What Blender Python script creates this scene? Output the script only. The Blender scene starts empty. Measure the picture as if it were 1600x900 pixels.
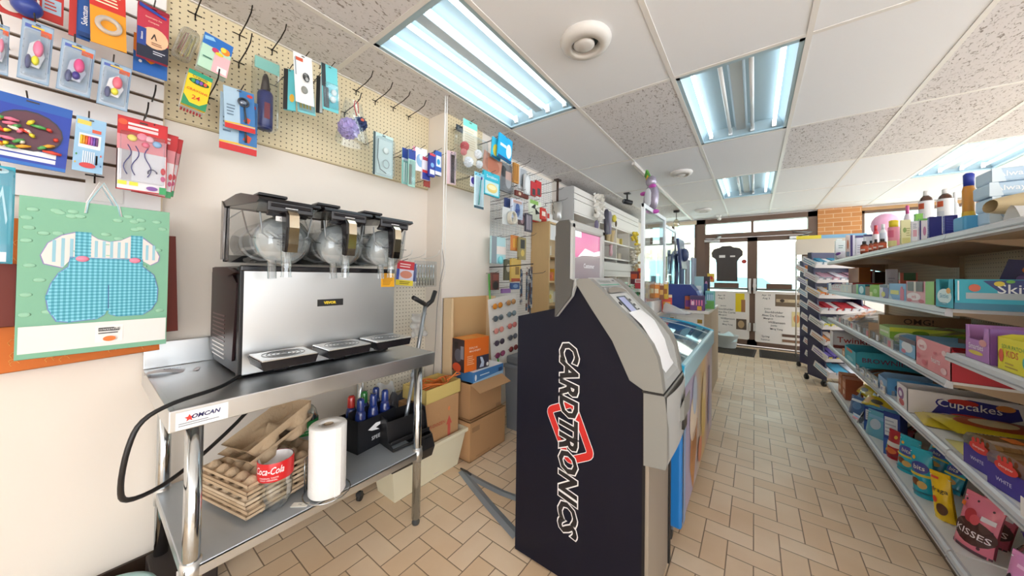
import bpy, bmesh, math, random
from mathutils import Vector, Matrix
random.seed(11)
sc = bpy.context.scene
COL = sc.collection
PI = math.pi
def rad(a): return math.radians(a)

# ---------------------------------------------------------------- camera
FPX, YAW, PIT, ROL = 504.351, rad(36.5484), rad(0.76737), rad(0.79191)
PCX, PCY, CAMZ = 805.12, 424.21, 1.27
_f = Vector((-math.sin(YAW)*math.cos(PIT), math.cos(YAW)*math.cos(PIT), math.sin(PIT)))
_r = Vector((math.cos(YAW), math.sin(YAW), 0)); _u = _r.cross(_f)
_r2 = _r*math.cos(ROL)+_u*math.sin(ROL); _u2 = _u*math.cos(ROL)-_r*math.sin(ROL)
cam = bpy.data.cameras.new('camera'); camo = bpy.data.objects.new('camera', cam); COL.objects.link(camo)
cam.sensor_width = 36.0; cam.lens = FPX/1600*36.0; cam.clip_start = 0.02; cam.clip_end = 200
cam.shift_x = (800-PCX)/1600; cam.shift_y = (PCY-450)/1600
camo.matrix_world = Matrix(((_r2.x,_u2.x,-_f.x,0),(_r2.y,_u2.y,-_f.y,0),(_r2.z,_u2.z,-_f.z,CAMZ),(0,0,0,1)))
sc.camera = camo
def P(u, v, ax, val):
    """point of the plane (axis ax = val) that stands at survey reading (u, v)"""
    d = _r2*((u-PCX)/FPX)+_u2*((PCY-v)/FPX)+_f
    o = Vector((0,0,CAMZ)); t = (val-o[ax])/d[ax]
    return o+d*t

# ---------------------------------------------------------------- world, sun, exposure
wd = bpy.data.worlds.new('world'); sc.world = wd; wd.use_nodes = True
bg = wd.node_tree.nodes['Background']; bg.inputs[0].default_value = (0.92,0.96,1.0,1); bg.inputs[1].default_value = 3.1
sun = bpy.data.lights.new('sun', 'SUN'); suno = bpy.data.objects.new('sun', sun); COL.objects.link(suno)
sun.energy = 3.0; sun.angle = rad(2); sun.color = (1,0.96,0.9); suno.rotation_euler = (rad(32), 0, rad(-25))
sc.cycles.transparent_max_bounces = 28
sc.view_settings.view_transform = 'Standard'; sc.view_settings.look = 'None'
sc.view_settings.exposure = 1.1; sc.view_settings.gamma = 1.0; sc.view_settings.use_curve_mapping = False
TUBE_POWER = 2.4

# ---------------------------------------------------------------- materials
def lin(h):
    h = h.lstrip('#'); c = [int(h[i:i+2],16)/255 for i in (0,2,4)]
    return tuple((x/12.92 if x <= .04045 else ((x+.055)/1.055)**2.4) for x in c)+(1,)
_mc = {}
def M(hexc, rough=.5, metal=0, bump=0, bscale=60, spec=.5, emit=0, var=0, vscale=6, stretch=None, coat=0):
    k = (hexc,rough,metal,bump,bscale,spec,emit,var,vscale,stretch,coat)
    if k in _mc: return _mc[k]
    m = bpy.data.materials.new('paint_'+hexc.strip('#')); m.use_nodes = True
    nt = m.node_tree; b = nt.nodes['Principled BSDF']
    b.inputs['Base Color'].default_value = lin(hexc); b.inputs['Roughness'].default_value = rough
    b.inputs['Metallic'].default_value = metal; b.inputs['Specular IOR Level'].default_value = spec
    b.inputs['Coat Weight'].default_value = coat
    if emit:
        b.inputs['Emission Color'].default_value = lin(hexc); b.inputs['Emission Strength'].default_value = emit
    if bump or var:
        tc = nt.nodes.new('ShaderNodeTexCoord'); mp = nt.nodes.new('ShaderNodeMapping')
        nt.links.new(tc.outputs['Object'], mp.inputs[0])
        if stretch: mp.inputs['Scale'].default_value = stretch
    if bump:
        n = nt.nodes.new('ShaderNodeTexNoise'); n.inputs['Scale'].default_value = bscale; n.inputs['Detail'].default_value = 3
        bp = nt.nodes.new('ShaderNodeBump'); bp.inputs['Strength'].default_value = bump; bp.inputs['Distance'].default_value = .01
        nt.links.new(mp.outputs[0], n.inputs['Vector']); nt.links.new(n.outputs[0], bp.inputs['Height']); nt.links.new(bp.outputs[0], b.inputs['Normal'])
    if var:
        n = nt.nodes.new('ShaderNodeTexNoise'); n.inputs['Scale'].default_value = vscale; n.inputs['Detail'].default_value = 4
        mx = nt.nodes.new('ShaderNodeMix'); mx.data_type = 'RGBA'
        c = lin(hexc); mx.inputs[6].default_value = tuple(min(1,x*(1+var)) for x in c[:3])+(1,)
        mx.inputs[7].default_value = tuple(x*(1-var) for x in c[:3])+(1,)
        nt.links.new(mp.outputs[0], n.inputs['Vector']); nt.links.new(n.outputs[0], mx.inputs[0]); nt.links.new(mx.outputs[2], b.inputs['Base Color'])
    _mc[k] = m; return m
def clear(tint='#f4f8fa', refl=.12, rough=.05, frost=0.0, key=''):
    k = ('clear',tint,refl,rough,frost)
    if k in _mc: return _mc[k]
    m = bpy.data.materials.new('clear_plastic'); m.use_nodes = True; nt = m.node_tree; nt.nodes.clear()
    out = nt.nodes.new('ShaderNodeOutputMaterial'); tr = nt.nodes.new('ShaderNodeBsdfTransparent'); gl = nt.nodes.new('ShaderNodeBsdfGlossy')
    tr.inputs[0].default_value = lin(tint); gl.inputs['Roughness'].default_value = rough
    fr = nt.nodes.new('ShaderNodeLayerWeight'); fr.inputs[0].default_value = .35
    mr = nt.nodes.new('ShaderNodeMapRange'); mr.inputs[3].default_value = refl*.5; mr.inputs[4].default_value = min(1,refl*4)
    mx = nt.nodes.new('ShaderNodeMixShader')
    nt.links.new(fr.outputs['Facing'], mr.inputs[0]); nt.links.new(mr.outputs[0], mx.inputs[0])
    nt.links.new(tr.outputs[0], mx.inputs[1]); nt.links.new(gl.outputs[0], mx.inputs[2])
    last = mx
    if frost:
        df = nt.nodes.new('ShaderNodeBsdfDiffuse'); df.inputs[0].default_value = lin('#eef1f2')
        m2 = nt.nodes.new('ShaderNodeMixShader'); m2.inputs[0].default_value = frost
        nt.links.new(mx.outputs[0], m2.inputs[1]); nt.links.new(df.outputs[0], m2.inputs[2]); last = m2
    nt.links.new(last.outputs[0], out.inputs[0]); _mc[k] = m; return m
def nodes_mat(name):
    m = bpy.data.materials.new(name); m.use_nodes = True; return m, m.node_tree, m.node_tree.nodes['Principled BSDF']
def mth(nt, op, a, b=None, c=None):
    n = nt.nodes.new('ShaderNodeMath'); n.operation = op
    for i, x in enumerate((a, b, c)):
        if x is None: continue
        if isinstance(x, (int, float)): n.inputs[i].default_value = x
        else: nt.links.new(x, n.inputs[i])
    return n.outputs[0]
def mixc(nt, fac, a, b):
    mx = nt.nodes.new('ShaderNodeMix'); mx.data_type = 'RGBA'
    if isinstance(fac, (int,float)): mx.inputs[0].default_value = fac
    else: nt.links.new(fac, mx.inputs[0])
    for i, x in ((6,a),(7,b)):
        if isinstance(x, tuple): mx.inputs[i].default_value = x
        else: nt.links.new(x, mx.inputs[i])
    return mx.outputs[2]
def floor_mat():
    m, nt, b = nodes_mat('herringbone_tiles')
    tc = nt.nodes.new('ShaderNodeTexCoord'); sx = nt.nodes.new('ShaderNodeSeparateXYZ'); nt.links.new(tc.outputs['Object'], sx.inputs[0])
    X = mth(nt,'MULTIPLY_ADD',sx.outputs[0],10.0,400.0); Y = mth(nt,'MULTIPLY_ADD',sx.outputs[1],10.0,400.0)
    i = mth(nt,'FLOOR',X); j = mth(nt,'FLOOR',Y); fx = mth(nt,'FRACT',X); fy = mth(nt,'FRACT',Y)
    k = mth(nt,'MODULO',mth(nt,'ADD',i,j),4.0)
    eq = lambda v: mth(nt,'COMPARE',k,float(v),.1)
    e2, e1, e0, e3 = eq(2), eq(1), eq(0), eq(3)
    d1 = mth(nt,'ADD',fx,e2); d2 = mth(nt,'ADD',mth(nt,'SUBTRACT',1.0,fx),e1)
    d3 = mth(nt,'ADD',fy,e0); d4 = mth(nt,'ADD',mth(nt,'SUBTRACT',1.0,fy),e3)
    d = mth(nt,'MINIMUM',mth(nt,'MINIMUM',d1,d2),mth(nt,'MINIMUM',d3,d4))
    g = nt.nodes.new('ShaderNodeMapRange'); nt.links.new(d, g.inputs[0]); g.inputs[1].default_value = .014; g.inputs[2].default_value = .03
    cx = nt.nodes.new('ShaderNodeCombineXYZ'); nt.links.new(mth(nt,'SUBTRACT',i,e2), cx.inputs[0]); nt.links.new(mth(nt,'SUBTRACT',j,e0), cx.inputs[1])
    wn = nt.nodes.new('ShaderNodeTexWhiteNoise'); nt.links.new(cx.outputs[0], wn.inputs[0])
    no = nt.nodes.new('ShaderNodeTexNoise'); no.inputs['Scale'].default_value = 2.2; no.inputs['Detail'].default_value = 6; nt.links.new(tc.outputs['Object'], no.inputs['Vector'])
    c1 = mixc(nt, wn.outputs[0], lin('#ebd6bb'), lin('#e0c3a0'))
    nr = nt.nodes.new('ShaderNodeMapRange'); nt.links.new(no.outputs[0], nr.inputs[0]); nr.inputs[1].default_value = .42; nr.inputs[2].default_value = .75; nr.inputs[4].default_value = .55
    c2 = mixc(nt, nr.outputs[0], c1, lin('#cda67a'))
    nt.links.new(mixc(nt, g.outputs[0], lin('#8a735c'), c2), b.inputs['Base Color'])
    b.inputs['Roughness'].default_value = .38
    bp = nt.nodes.new('ShaderNodeBump'); bp.inputs['Strength'].default_value = .5; bp.inputs['Distance'].default_value = .002
    nt.links.new(g.outputs[0], bp.inputs['Height']); nt.links.new(bp.outputs[0], b.inputs['Normal'])
    return m
def tile_mat(fissured):
    m, nt, b = nodes_mat('ceiling_tile'); b.inputs['Roughness'].default_value = .9
    tc = nt.nodes.new('ShaderNodeTexCoord')
    if fissured:
        mp = nt.nodes.new('ShaderNodeMapping'); mp.inputs['Scale'].default_value = (1.0,0.55,1); nt.links.new(tc.outputs['Object'], mp.inputs[0])
        n = nt.nodes.new('ShaderNodeTexNoise'); n.inputs['Scale'].default_value = 62; n.inputs['Detail'].default_value = 2.5; n.inputs['Distortion'].default_value = 1.4
        nt.links.new(mp.outputs[0], n.inputs['Vector'])
        r = nt.nodes.new('ShaderNodeMapRange'); nt.links.new(n.outputs[0], r.inputs[0]); r.inputs[1].default_value = .33; r.inputs[2].default_value = .42
        nt.links.new(mixc(nt, r.outputs[0], lin('#958d88'), lin('#dddadb')), b.inputs['Base Color'])
        bp = nt.nodes.new('ShaderNodeBump'); bp.inputs['Strength'].default_value = .6; bp.inputs['Distance'].default_value = .004
        nt.links.new(r.outputs[0], bp.inputs['Height']); nt.links.new(bp.outputs[0], b.inputs['Normal'])
    else: b.inputs['Base Color'].default_value = lin('#eceef2')
    return m
def peg_mat(base, pitch=.0254, axis=1):
    m, nt, b = nodes_mat('pegboard'); b.inputs['Roughness'].default_value = .55
    tc = nt.nodes.new('ShaderNodeTexCoord'); sx = nt.nodes.new('ShaderNodeSeparateXYZ'); nt.links.new(tc.outputs['Object'], sx.inputs[0])
    fx = mth(nt,'SUBTRACT',mth(nt,'FRACT',mth(nt,'MULTIPLY_ADD',sx.outputs[axis],1/pitch,100.0)),.5)
    fz = mth(nt,'SUBTRACT',mth(nt,'FRACT',mth(nt,'MULTIPLY_ADD',sx.outputs[2],1/pitch,100.0)),.5)
    d = mth(nt,'SQRT',mth(nt,'ADD',mth(nt,'MULTIPLY',fx,fx),mth(nt,'MULTIPLY',fz,fz)))
    r = nt.nodes.new('ShaderNodeMapRange'); nt.links.new(d, r.inputs[0]); r.inputs[1].default_value = .10; r.inputs[2].default_value = .16
    nt.links.new(mixc(nt, r.outputs[0], lin('#4a3d2e'), lin(base)), b.inputs['Base Color'])
    return m
def steel(base='#c9cccd', rough=.36, sc3=(1,60,1)):
    m, nt, b = nodes_mat('brushed_steel'); b.inputs['Metallic'].default_value = 1; b.inputs['Base Color'].default_value = lin(base)
    tc = nt.nodes.new('ShaderNodeTexCoord'); mp = nt.nodes.new('ShaderNodeMapping'); mp.inputs['Scale'].default_value = sc3
    n = nt.nodes.new('ShaderNodeTexNoise'); n.inputs['Scale'].default_value = 14; n.inputs['Detail'].default_value = 4
    nt.links.new(tc.outputs['Object'], mp.inputs[0]); nt.links.new(mp.outputs[0], n.inputs['Vector'])
    r = nt.nodes.new('ShaderNodeMapRange'); nt.links.new(n.outputs[0], r.inputs[0]); r.inputs[3].default_value = rough-.07; r.inputs[4].default_value = rough+.12
    nt.links.new(r.outputs[0], b.inputs['Roughness'])
    return m

# ---------------------------------------------------------------- mesh builder
_tc = {}
def text_geo(s, shear=0, bold=.0):
    k = (s,shear,bold)
    if k in _tc: return _tc[k]
    cu = bpy.data.curves.new('t','FONT'); cu.body = s; cu.resolution_u = 2; cu.offset = bold; cu.shear = shear
    ob = bpy.data.objects.new('t', cu); me = bpy.data.meshes.new_from_object(ob)
    vs = [v.co.copy() for v in me.vertices]; fs = [tuple(p.vertices) for p in me.polygons]
    bpy.data.objects.remove(ob); bpy.data.curves.remove(cu); bpy.data.meshes.remove(me)
    if vs:
        x0 = min(v.x for v in vs); x1 = max(v.x for v in vs); y0 = min(v.y for v in vs); y1 = max(v.y for v in vs)
    else: x0=y0=0; x1=y1=1
    _tc[k] = ([(v.x-(x0+x1)/2, v.y-(y0+y1)/2) for v in vs], fs, x1-x0, y1-y0)
    return _tc[k]
def frame(o, a, b, n):
    a, b, n = Vector(a), Vector(b), Vector(n)
    return Matrix(((a.x,b.x,n.x,o[0]),(a.y,b.y,n.y,o[1]),(a.z,b.z,n.z,o[2]),(0,0,0,1)))
def FF(x0, y, z0): return frame((x0,y,z0),(1,0,0),(0,0,1),(0,-1,0))
def FR(x, y0, z0): return frame((x,y0,z0),(0,1,0),(0,0,1),(1,0,0))
def FL(x, y1, z0): return frame((x,y1,z0),(0,-1,0),(0,0,1),(-1,0,0))
def FT(x0, y0, z): return frame((x0,y0,z),(1,0,0),(0,1,0),(0,0,1))
class MB:
    def __init__(s): s.v=[]; s.f=[]; s.fm=[]; s.fs=[]; s.mats=[]; s.T=None
    def mi(s, m):
        if isinstance(m, str): m = M(m)
        if m not in s.mats: s.mats.append(m)
        return s.mats.index(m)
    def add(s, vs, fs, m, smooth=False, T=None):
        n = len(s.v); k = s.mi(m)
        for v in vs:
            v = Vector(v)
            if T is not None: v = T @ v
            if s.T is not None: v = s.T @ v
            s.v.append(v)
        for f in fs: s.f.append(tuple(n+i for i in f)); s.fm.append(k); s.fs.append(smooth)
        return s
    def box(s, x0,y0,z0,x1,y1,z1, m, bev=0, T=None):
        if x0>x1: x0,x1=x1,x0
        if y0>y1: y0,y1=y1,y0
        if z0>z1: z0,z1=z1,z0
        if bev:
            b = min(bev,(x1-x0)*.45,(y1-y0)*.45,(z1-z0)*.45); vs=[]
            bm = bmesh.new(); r = bmesh.ops.create_cube(bm, size=1)
            for v in bm.verts: v.co = Vector(((x0+x1)/2+v.co.x*(x1-x0),(y0+y1)/2+v.co.y*(y1-y0),(z0+z1)/2+v.co.z*(z1-z0)))
            bmesh.ops.bevel(bm, geom=bm.edges[:], offset=b, segments=2, profile=.5, affect='EDGES'); bm.verts.index_update()
            s.add([v.co for v in bm.verts], [tuple(v.index for v in f.verts) for f in bm.faces], m, False, T); bm.free(); return s
        vs = [(x0,y0,z0),(x1,y0,z0),(x1,y1,z0),(x0,y1,z0),(x0,y0,z1),(x1,y0,z1),(x1,y1,z1),(x0,y1,z1)]
        return s.add(vs, [(3,2,1,0),(4,5,6,7),(0,1,5,4),(1,2,6,5),(2,3,7,6),(3,0,4,7)], m, False, T)
    def tube(s, pts, r, m, n=8, closed=False, T=None, caps=True):
        pts = [Vector(p) for p in pts]; N = len(pts); rs = r if isinstance(r,(list,tuple)) else [r]*N
        vs=[]; fs=[]; prev=None
        for i,p in enumerate(pts):
            if closed: t = pts[(i+1)%N]-pts[i-1]
            else: t = pts[min(i+1,N-1)]-pts[max(i-1,0)]
            if t.length < 1e-9: t = Vector((0,0,1))
            t.normalize()
            if prev is None: a = Vector((0,0,1)) if abs(t.z)<.9 else Vector((1,0,0)); a = (a-t*a.dot(t)).normalized()
            else: a = prev-t*prev.dot(t); a = a.normalized() if a.length>1e-6 else t.orthogonal().normalized()
            prev = a; b = t.cross(a)
            for k in range(n):
                an = 2*PI*k/n; vs.append(p+(a*math.cos(an)+b*math.sin(an))*rs[i])
        for i in range(N if closed else N-1):
            for k in range(n):
                j=(i+1)%N; fs.append((i*n+k,i*n+(k+1)%n,j*n+(k+1)%n,j*n+k))
        if caps and not closed: fs.append(tuple(range(n))[::-1]); fs.append(tuple((N-1)*n+k for k in range(n)))
        return s.add(vs,fs,m,n>4,T)
    def lathe(s, prof, m, c=(0,0,0), n=16, sx=1, sy=1, T=None, cap=True):
        vs=[]; fs=[]; N=len(prof)
        for r,z in prof:
            for k in range(n): a=2*PI*k/n; vs.append((c[0]+r*sx*math.cos(a),c[1]+r*sy*math.sin(a),c[2]+z))
        for i in range(N-1):
            for k in range(n): fs.append((i*n+k,i*n+(k+1)%n,(i+1)*n+(k+1)%n,(i+1)*n+k))
        if cap: fs.append(tuple(range(n))[::-1]); fs.append(tuple((N-1)*n+k for k in range(n)))
        return s.add(vs,fs,m,True,T)
    def ball(s, c, rx, ry, rz, m, n=12, T=None):
        pr = [(max(.001,math.sin(PI*i/8)),-math.cos(PI*i/8)*rz) for i in range(9)]
        return s.lathe(pr, m, c, n, rx, ry, T)
    def prism(s, poly, d0, d1, m, axis='y', T=None):
        def q(a,b,d): return (a,d,b) if axis=='y' else ((d,a,b) if axis=='x' else (a,b,d))
        n=len(poly); vs=[q(a,b,d0) for a,b in poly]+[q(a,b,d1) for a,b in poly]
        fs=[tuple(range(n)),tuple(range(2*n-1,n-1,-1))]+[(i,(i+1)%n,n+(i+1)%n,n+i) for i in range(n)]
        return s.add(vs,fs,m,False,T)
    def grid(s, fn, nu, nv, m, smooth=True, T=None):
        vs=[fn(i/nu,j/nv) for j in range(nv+1) for i in range(nu+1)]
        fs=[(j*(nu+1)+i,j*(nu+1)+i+1,(j+1)*(nu+1)+i+1,(j+1)*(nu+1)+i) for j in range(nv) for i in range(nu)]
        return s.add(vs,fs,m,smooth,T)
    def text(s, t, F, cx, cy, h, col, maxw=None, shear=0, bold=.006, off=.0008, rot=0, warp=None, width=None):
        vs,fs,w,hh = text_geo(t,shear,bold)
        if not vs: return s
        k = h/hh; kx = k
        if maxw and w*k > maxw: k = kx = maxw/w
        if width: kx = width/w
        c,sn = math.cos(rot),math.sin(rot); out=[]
        for x,y in vs:
            x,y=x*kx,y*k; x,y=x*c-y*sn,x*sn+y*c; X,Y=cx+x,cy+y
            out.append((X,Y,off+(warp(X,Y) if warp else 0)))
        return s.add(out,fs,M(col) if isinstance(col,str) else col,False,F)
    def art(s, items, F, w, h, warp=None, eps=.0005, rough=.4, shiny=0):
        """printed graphics: fractions of a w x h face"""
        wf = warp or (lambda a,b:0)
        for k,it in enumerate(items):
            o = eps*(k+1); t = it[0]; col = it[-1] if not isinstance(it[-1],(int,float)) else it[-2]
            if isinstance(col,str): col = M(col,rough)
            if t=='r':
                x0,y0,x1,y1 = it[1]*w,it[2]*h,it[3]*w,it[4]*h
                n = 6 if warp else 1
                s.grid(lambda a,b:(x0+(x1-x0)*a,y0+(y1-y0)*b,o+wf(x0+(x1-x0)*a,y0+(y1-y0)*b)),n,n,col,bool(warp),F)
            elif t=='c':
                cx,cy,rx,ry = it[1]*w,it[2]*h,it[3]*w,it[4]*h; n=18; vs=[(cx,cy,o+wf(cx,cy))]; rings=(.5,1) if warp else (1,)
                for rr in rings:
                    for q in range(n): a=2*PI*q/n; X=cx+rx*rr*math.cos(a); Y=cy+ry*rr*math.sin(a); vs.append((X,Y,o+wf(X,Y)))
                fs=[(0,1+q,1+(q+1)%n) for q in range(n)]
                if warp: fs+=[(1+q,1+n+q,1+n+(q+1)%n,1+(q+1)%n) for q in range(n)]
                s.add(vs,fs,col,False,F)
            elif t=='p':
                vs=[(a*w,b*h,o+wf(a*w,b*h)) for a,b in it[1]]; s.add(vs,[tuple(range(len(vs)))],col,False,F)
            elif t=='t':
                s.text(it[1],F,it[2]*w,it[3]*h,it[4]*h,col,(it[6] if len(it)>6 else .9)*w,off=o,warp=warp)
            elif t=='s':   # stripes x0,y0,x1,y1,n vertical
                _,x0,y0,x1,y1,n,c2=it
                for q in range(n):
                    a=x0+(x1-x0)*q/n; s.art([('r',a,y0,a+(x1-x0)/n*.5,y1,c2)],F,w,h,warp,o,rough)
            elif t=='l':   # lines of small print x0,y0,x1,y1,n
                _,x0,y0,x1,y1,n,c2=it
                for q in range(n):
                    b=y0+(y1-y0)*(q+.3)/n; e=x1-(x1-x0)*random.uniform(0,.35)
                    s.art([('r',x0,b,e,b+(y1-y0)/n*.4,c2)],F,w,h,warp,o,rough)
        return s
    def mesh(s, name):
        me = bpy.data.meshes.new(name); me.from_pydata([tuple(v) for v in s.v],[],s.f)
        for m in s.mats: me.materials.append(m)
        me.polygons.foreach_set('material_index', s.fm); me.polygons.foreach_set('use_smooth', s.fs)
        me.update(); return me
    def build(s, name, parent=None, loc=None, rot=None):
        o = bpy.data.objects.new(name, s.mesh(name)); COL.objects.link(o)
        if parent: o.parent = parent
        if loc is not None: o.location = loc
        if rot is not None: o.rotation_euler = rot if isinstance(rot,(tuple,list)) else (0,0,rot)
        return o
def tag(o, label, cat, group=None):
    o['label']=label; o['category']=cat
    if group: o['group']=group
    return o
def thing(name, label, cat, loc=(0,0,0), rot=0, group=None):
    o = bpy.data.objects.new(name, None); COL.objects.link(o); o.empty_display_size=.05
    o.location=loc; o.rotation_euler = rot if isinstance(rot,(tuple,list)) else (0,0,rot)
    return tag(o,label,cat,group)
def solo(mb, name, label, cat, loc=(0,0,0), rot=0, group=None):
    return tag(mb.build(name,None,loc,rot),label,cat,group)
def struct(mb, name, parent=None):
    o = mb.build(name,parent)
    if not parent: o['kind']='structure'
    return o
H90 = PI/2

# ================================================================ THE ROOM
CEIL = 2.4686; TX0 = -1.618; TY0 = 2.097; WX = -2.02; FAR = 7.5
CREAM = M('#e8dfd4', .6, var=.035, vscale=2.2)
BRONZE = M('#6f5749', .45)
mb = MB(); mb.box(-2.4,-3.2,-.05,4.2,FAR+.15,0, floor_mat()); struct(mb,'floor')
mb = MB(); mb.box(WX-.15,-3.2,0,WX,FAR,CEIL+.3,CREAM); mb.box(WX,1.578,0,-1.84,2.105,CEIL+.02,CREAM); struct(mb,'wall_left')
mb = MB()
WALLW = M('#efe9e2',.6)
mb.box(WX,FAR,0,-.95,FAR+.15,.95,WALLW); mb.box(WX,FAR,2.42,-.95,FAR+.15,CEIL+.3,WALLW); mb.box(WX,FAR,.95,-1.86,FAR+.15,2.42,WALLW)
mb.box(-.95,FAR,2.45,.86,FAR+.15,CEIL+.3,WALLW); mb.box(1.38,FAR,0,4.2,FAR+.15,.95,WALLW); mb.box(1.38,FAR,2.40,4.2,FAR+.15,CEIL+.3,WALLW); mb.box(4.0,FAR,.95,4.2,FAR+.15,2.40,WALLW)
struct(mb,'wall_front')
def brick_mat():
    m, nt, b = nodes_mat('orange_brick'); tc = nt.nodes.new('ShaderNodeTexCoord'); mp = nt.nodes.new('ShaderNodeMapping'); mp.inputs['Rotation'].default_value=(rad(90),0,0)
    br = nt.nodes.new('ShaderNodeTexBrick'); br.inputs['Color1'].default_value=lin('#cf9058'); br.inputs['Color2'].default_value=lin('#c0824d'); br.inputs['Mortar'].default_value=lin('#d9b48c')
    br.inputs['Scale'].default_value=1; br.inputs['Brick Width'].default_value=.21; br.inputs['Row Height'].default_value=.072; br.inputs['Mortar Size'].default_value=.006
    nt.links.new(tc.outputs['Object'],mp.inputs[0]); nt.links.new(mp.outputs[0],br.inputs['Vector']); nt.links.new(br.outputs[0],b.inputs['Base Color']); b.inputs['Roughness'].default_value=.8; return m
mb = MB(); mb.box(.86,FAR-.06,0,1.38,FAR+.15,CEIL,brick_mat()); struct(mb,'wall_pier')
mb = MB(); mb.box(4.0,-3.2,0,4.15,FAR,.95,WALLW); mb.box(4.0,-3.2,2.35,4.15,FAR,CEIL+.3,WALLW)  # unseen side wall; its wide openings are added to flood shelves and ceiling with daylight
for y in (-3.2,-.6,2.0,4.6,7.2): mb.box(4.0,y,.95,4.15,y+.3,2.35,WALLW)
struct(mb,'wall_right')
mb = MB(); mb.box(-2.4,-3.35,0,1.2,-3.2,CEIL+.3,CREAM); struct(mb,'wall_back_blocker')  # unseen partial wall behind the camera, added to keep world light off the left wall
# ceiling tiles
TS, TF = tile_mat(False), tile_mat(True)
LIGHTS = [(0,-1),(2,0),(2,2),(5,2)]
FISS = {(1,0),(4,0),(5,0),(3,1),(4,1),(5,1),(4,-1),(5,-1),(0,-2),(1,-3),(0,3),(6,0),(6,1)}
mb = MB()
for i in range(-1,10):
    for j in range(-4,5):
        if (i,j) in LIGHTS: continue
        x0 = max(WX,TX0+i*.61); x1 = min(4.0,TX0+(i+1)*.61); y0 = TY0+j*1.22; y1 = min(FAR,TY0+(j+1)*1.22)
        if y0>=FAR or x0>=4: continue
        t = TF if (i==-1 or (i,j) in FISS) else TS
        mb.box(x0,y0,CEIL,x1,y1,CEIL+.02,t)
struct(mb,'ceiling')
mb = MB(); TB = M('#e6e3df',.4)
for i in range(0,10): mb.box(TX0+i*.61-.012,-2.78,CEIL-.003,TX0+i*.61+.012,FAR,CEIL+.01,TB)
for j in range(-4,5): mb.box(WX,TY0+j*1.22-.012,CEIL-.0025,4.0,TY0+j*1.22+.012,CEIL+.01,TB)
mb.box(WX,-2.78,CEIL-.004,WX+.02,1.578,CEIL+.01,TB); mb.box(WX,2.105,CEIL-.004,WX+.02,FAR,CEIL+.01,TB)
struct(mb,'trim_1')
mb = MB(); mb.box(WX,-3,0,WX+.012,1.575,.1,M('#3a2c24',.5)); struct(mb,'baseboard_left')
mb = MB(); mb.box(-1.9,FAR-.04,CEIL-.10,-.95,FAR,CEIL-.03,M('#d8c7ae',.5)); mb.box(1.2,FAR-.05,CEIL-.075,4.0,FAR,CEIL-.03,M('#b98f5e',.5)); struct(mb,'trim_2')

def troffer(i,j,lit,label):
    x0=TX0+i*.61+.012; x1=x0+.586; y0=TY0+j*1.22+.012; y1=y0+1.196; t=thing('ceiling_light',label,'light',((x0+x1)/2,(y0+y1)/2,CEIL))
    W=M('#a6bfca',.45); a=.293; b=.598; p=MB(); d=.085
    p.box(-a,-b,0,-a+.022,b,.012,W); p.box(a-.022,-b,0,a,b,.012,W); p.box(-a,-b,0,a,-b+.03,.012,W); p.box(-a,b-.03,0,a,b,.012,W)
    p.add([(-a,-b,d),(a,-b,d),(a,b,d),(-a,b,d)],[(3,2,1,0)],W)
    for s in(-1,1):
        p.add([(s*a,-b,0),(s*a,b,0),(s*(a-.05),b,d),(s*(a-.05),-b,d)],[(0,1,2,3)],W)
        p.add([(-a,s*b,0),(a,s*b,0),(a,s*(b-.05),d),(-a,s*(b-.05),d)],[(0,1,2,3)],W)
    p.prism([(-.045,d-.001),(.045,d-.001),(.03,d-.035),(-.03,d-.035)],-b+.04,b-.04,M('#b9c6cc',.4),'y')
    p.build('housing',t)
    for k,x in enumerate((-.215,-.075,.075,.215)):
        for s in (-1,1):
            q=MB(); q.box(x-.014,s*(b-.045),.02,x+.014,s*(b-.028),d,M('#f2f6f7',.4)); q.build('lamp_holder',t)
        on=lit[k]; q=MB(); q.tube([(x,-b+.045,.043),(x,b-.045,.043)],.0127,M('#f3fbff',.3,emit=TUBE_POWER) if on else M('#e9eef0',.25),10)
        q.build('tube',t)
troffer(0,-1,(1,1,1,1),'four tube fluorescent troffer in the ceiling above the slush machine, all tubes lit')
troffer(2,0,(1,0,0,1),'fluorescent troffer in mid ceiling with only its two outer tubes lit, nearest of the two')
troffer(2,2,(1,0,0,1),'smaller looking far fluorescent troffer in the ceiling in front of the entrance doors')
troffer(5,2,(1,1,1,1),'fluorescent troffer at the right above the top shelf of the gondola')

# doors and glazing
GL = clear('#eaf6f4',.05)
def pane(n,x0,x1,z0,z1,bars=()):
    f=MB(); q=.045
    f.box(x0,FAR+.02,z0,x0+q,FAR+.08,z1,BRONZE);f.box(x1-q,FAR+.02,z0,x1,FAR+.08,z1,BRONZE);f.box(x0,FAR+.02,z0,x1,FAR+.08,z0+q,BRONZE);f.box(x0,FAR+.02,z1-q,x1,FAR+.08,z1,BRONZE)
    for b in bars: f.box(b-.025,FAR+.02,z0,b+.025,FAR+.08,z1,BRONZE)
    o=struct(f,n); g=MB(); g.box(x0+q,FAR+.047,z0+q,x1-q,FAR+.053,z1-q,GL); g.build('glass_pane',o); return o
pane('window_1',-1.86,-.95,.95,2.42,(-1.4,)); pane('window_2',1.38,4.0,.95,2.40,(2.3,3.2))
f=MB()
f.box(-.95,FAR-.03,0,-.80,FAR+.12,2.45,BRONZE); f.box(.74,FAR-.03,0,.86,FAR+.12,2.45,BRONZE); f.box(-.95,FAR-.03,2.36,.86,FAR+.12,2.45,BRONZE)
f.box(-.8,FAR-.03,2.07,.74,FAR+.12,2.15,BRONZE); f.box(-.055,FAR-.02,2.15,-.015,FAR+.1,2.36,BRONZE)
f.box(-.8,FAR-.03,0,.74,FAR+.12,.02,M('#8b8078',.4,.6)); o=struct(f,'trim_3')
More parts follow.
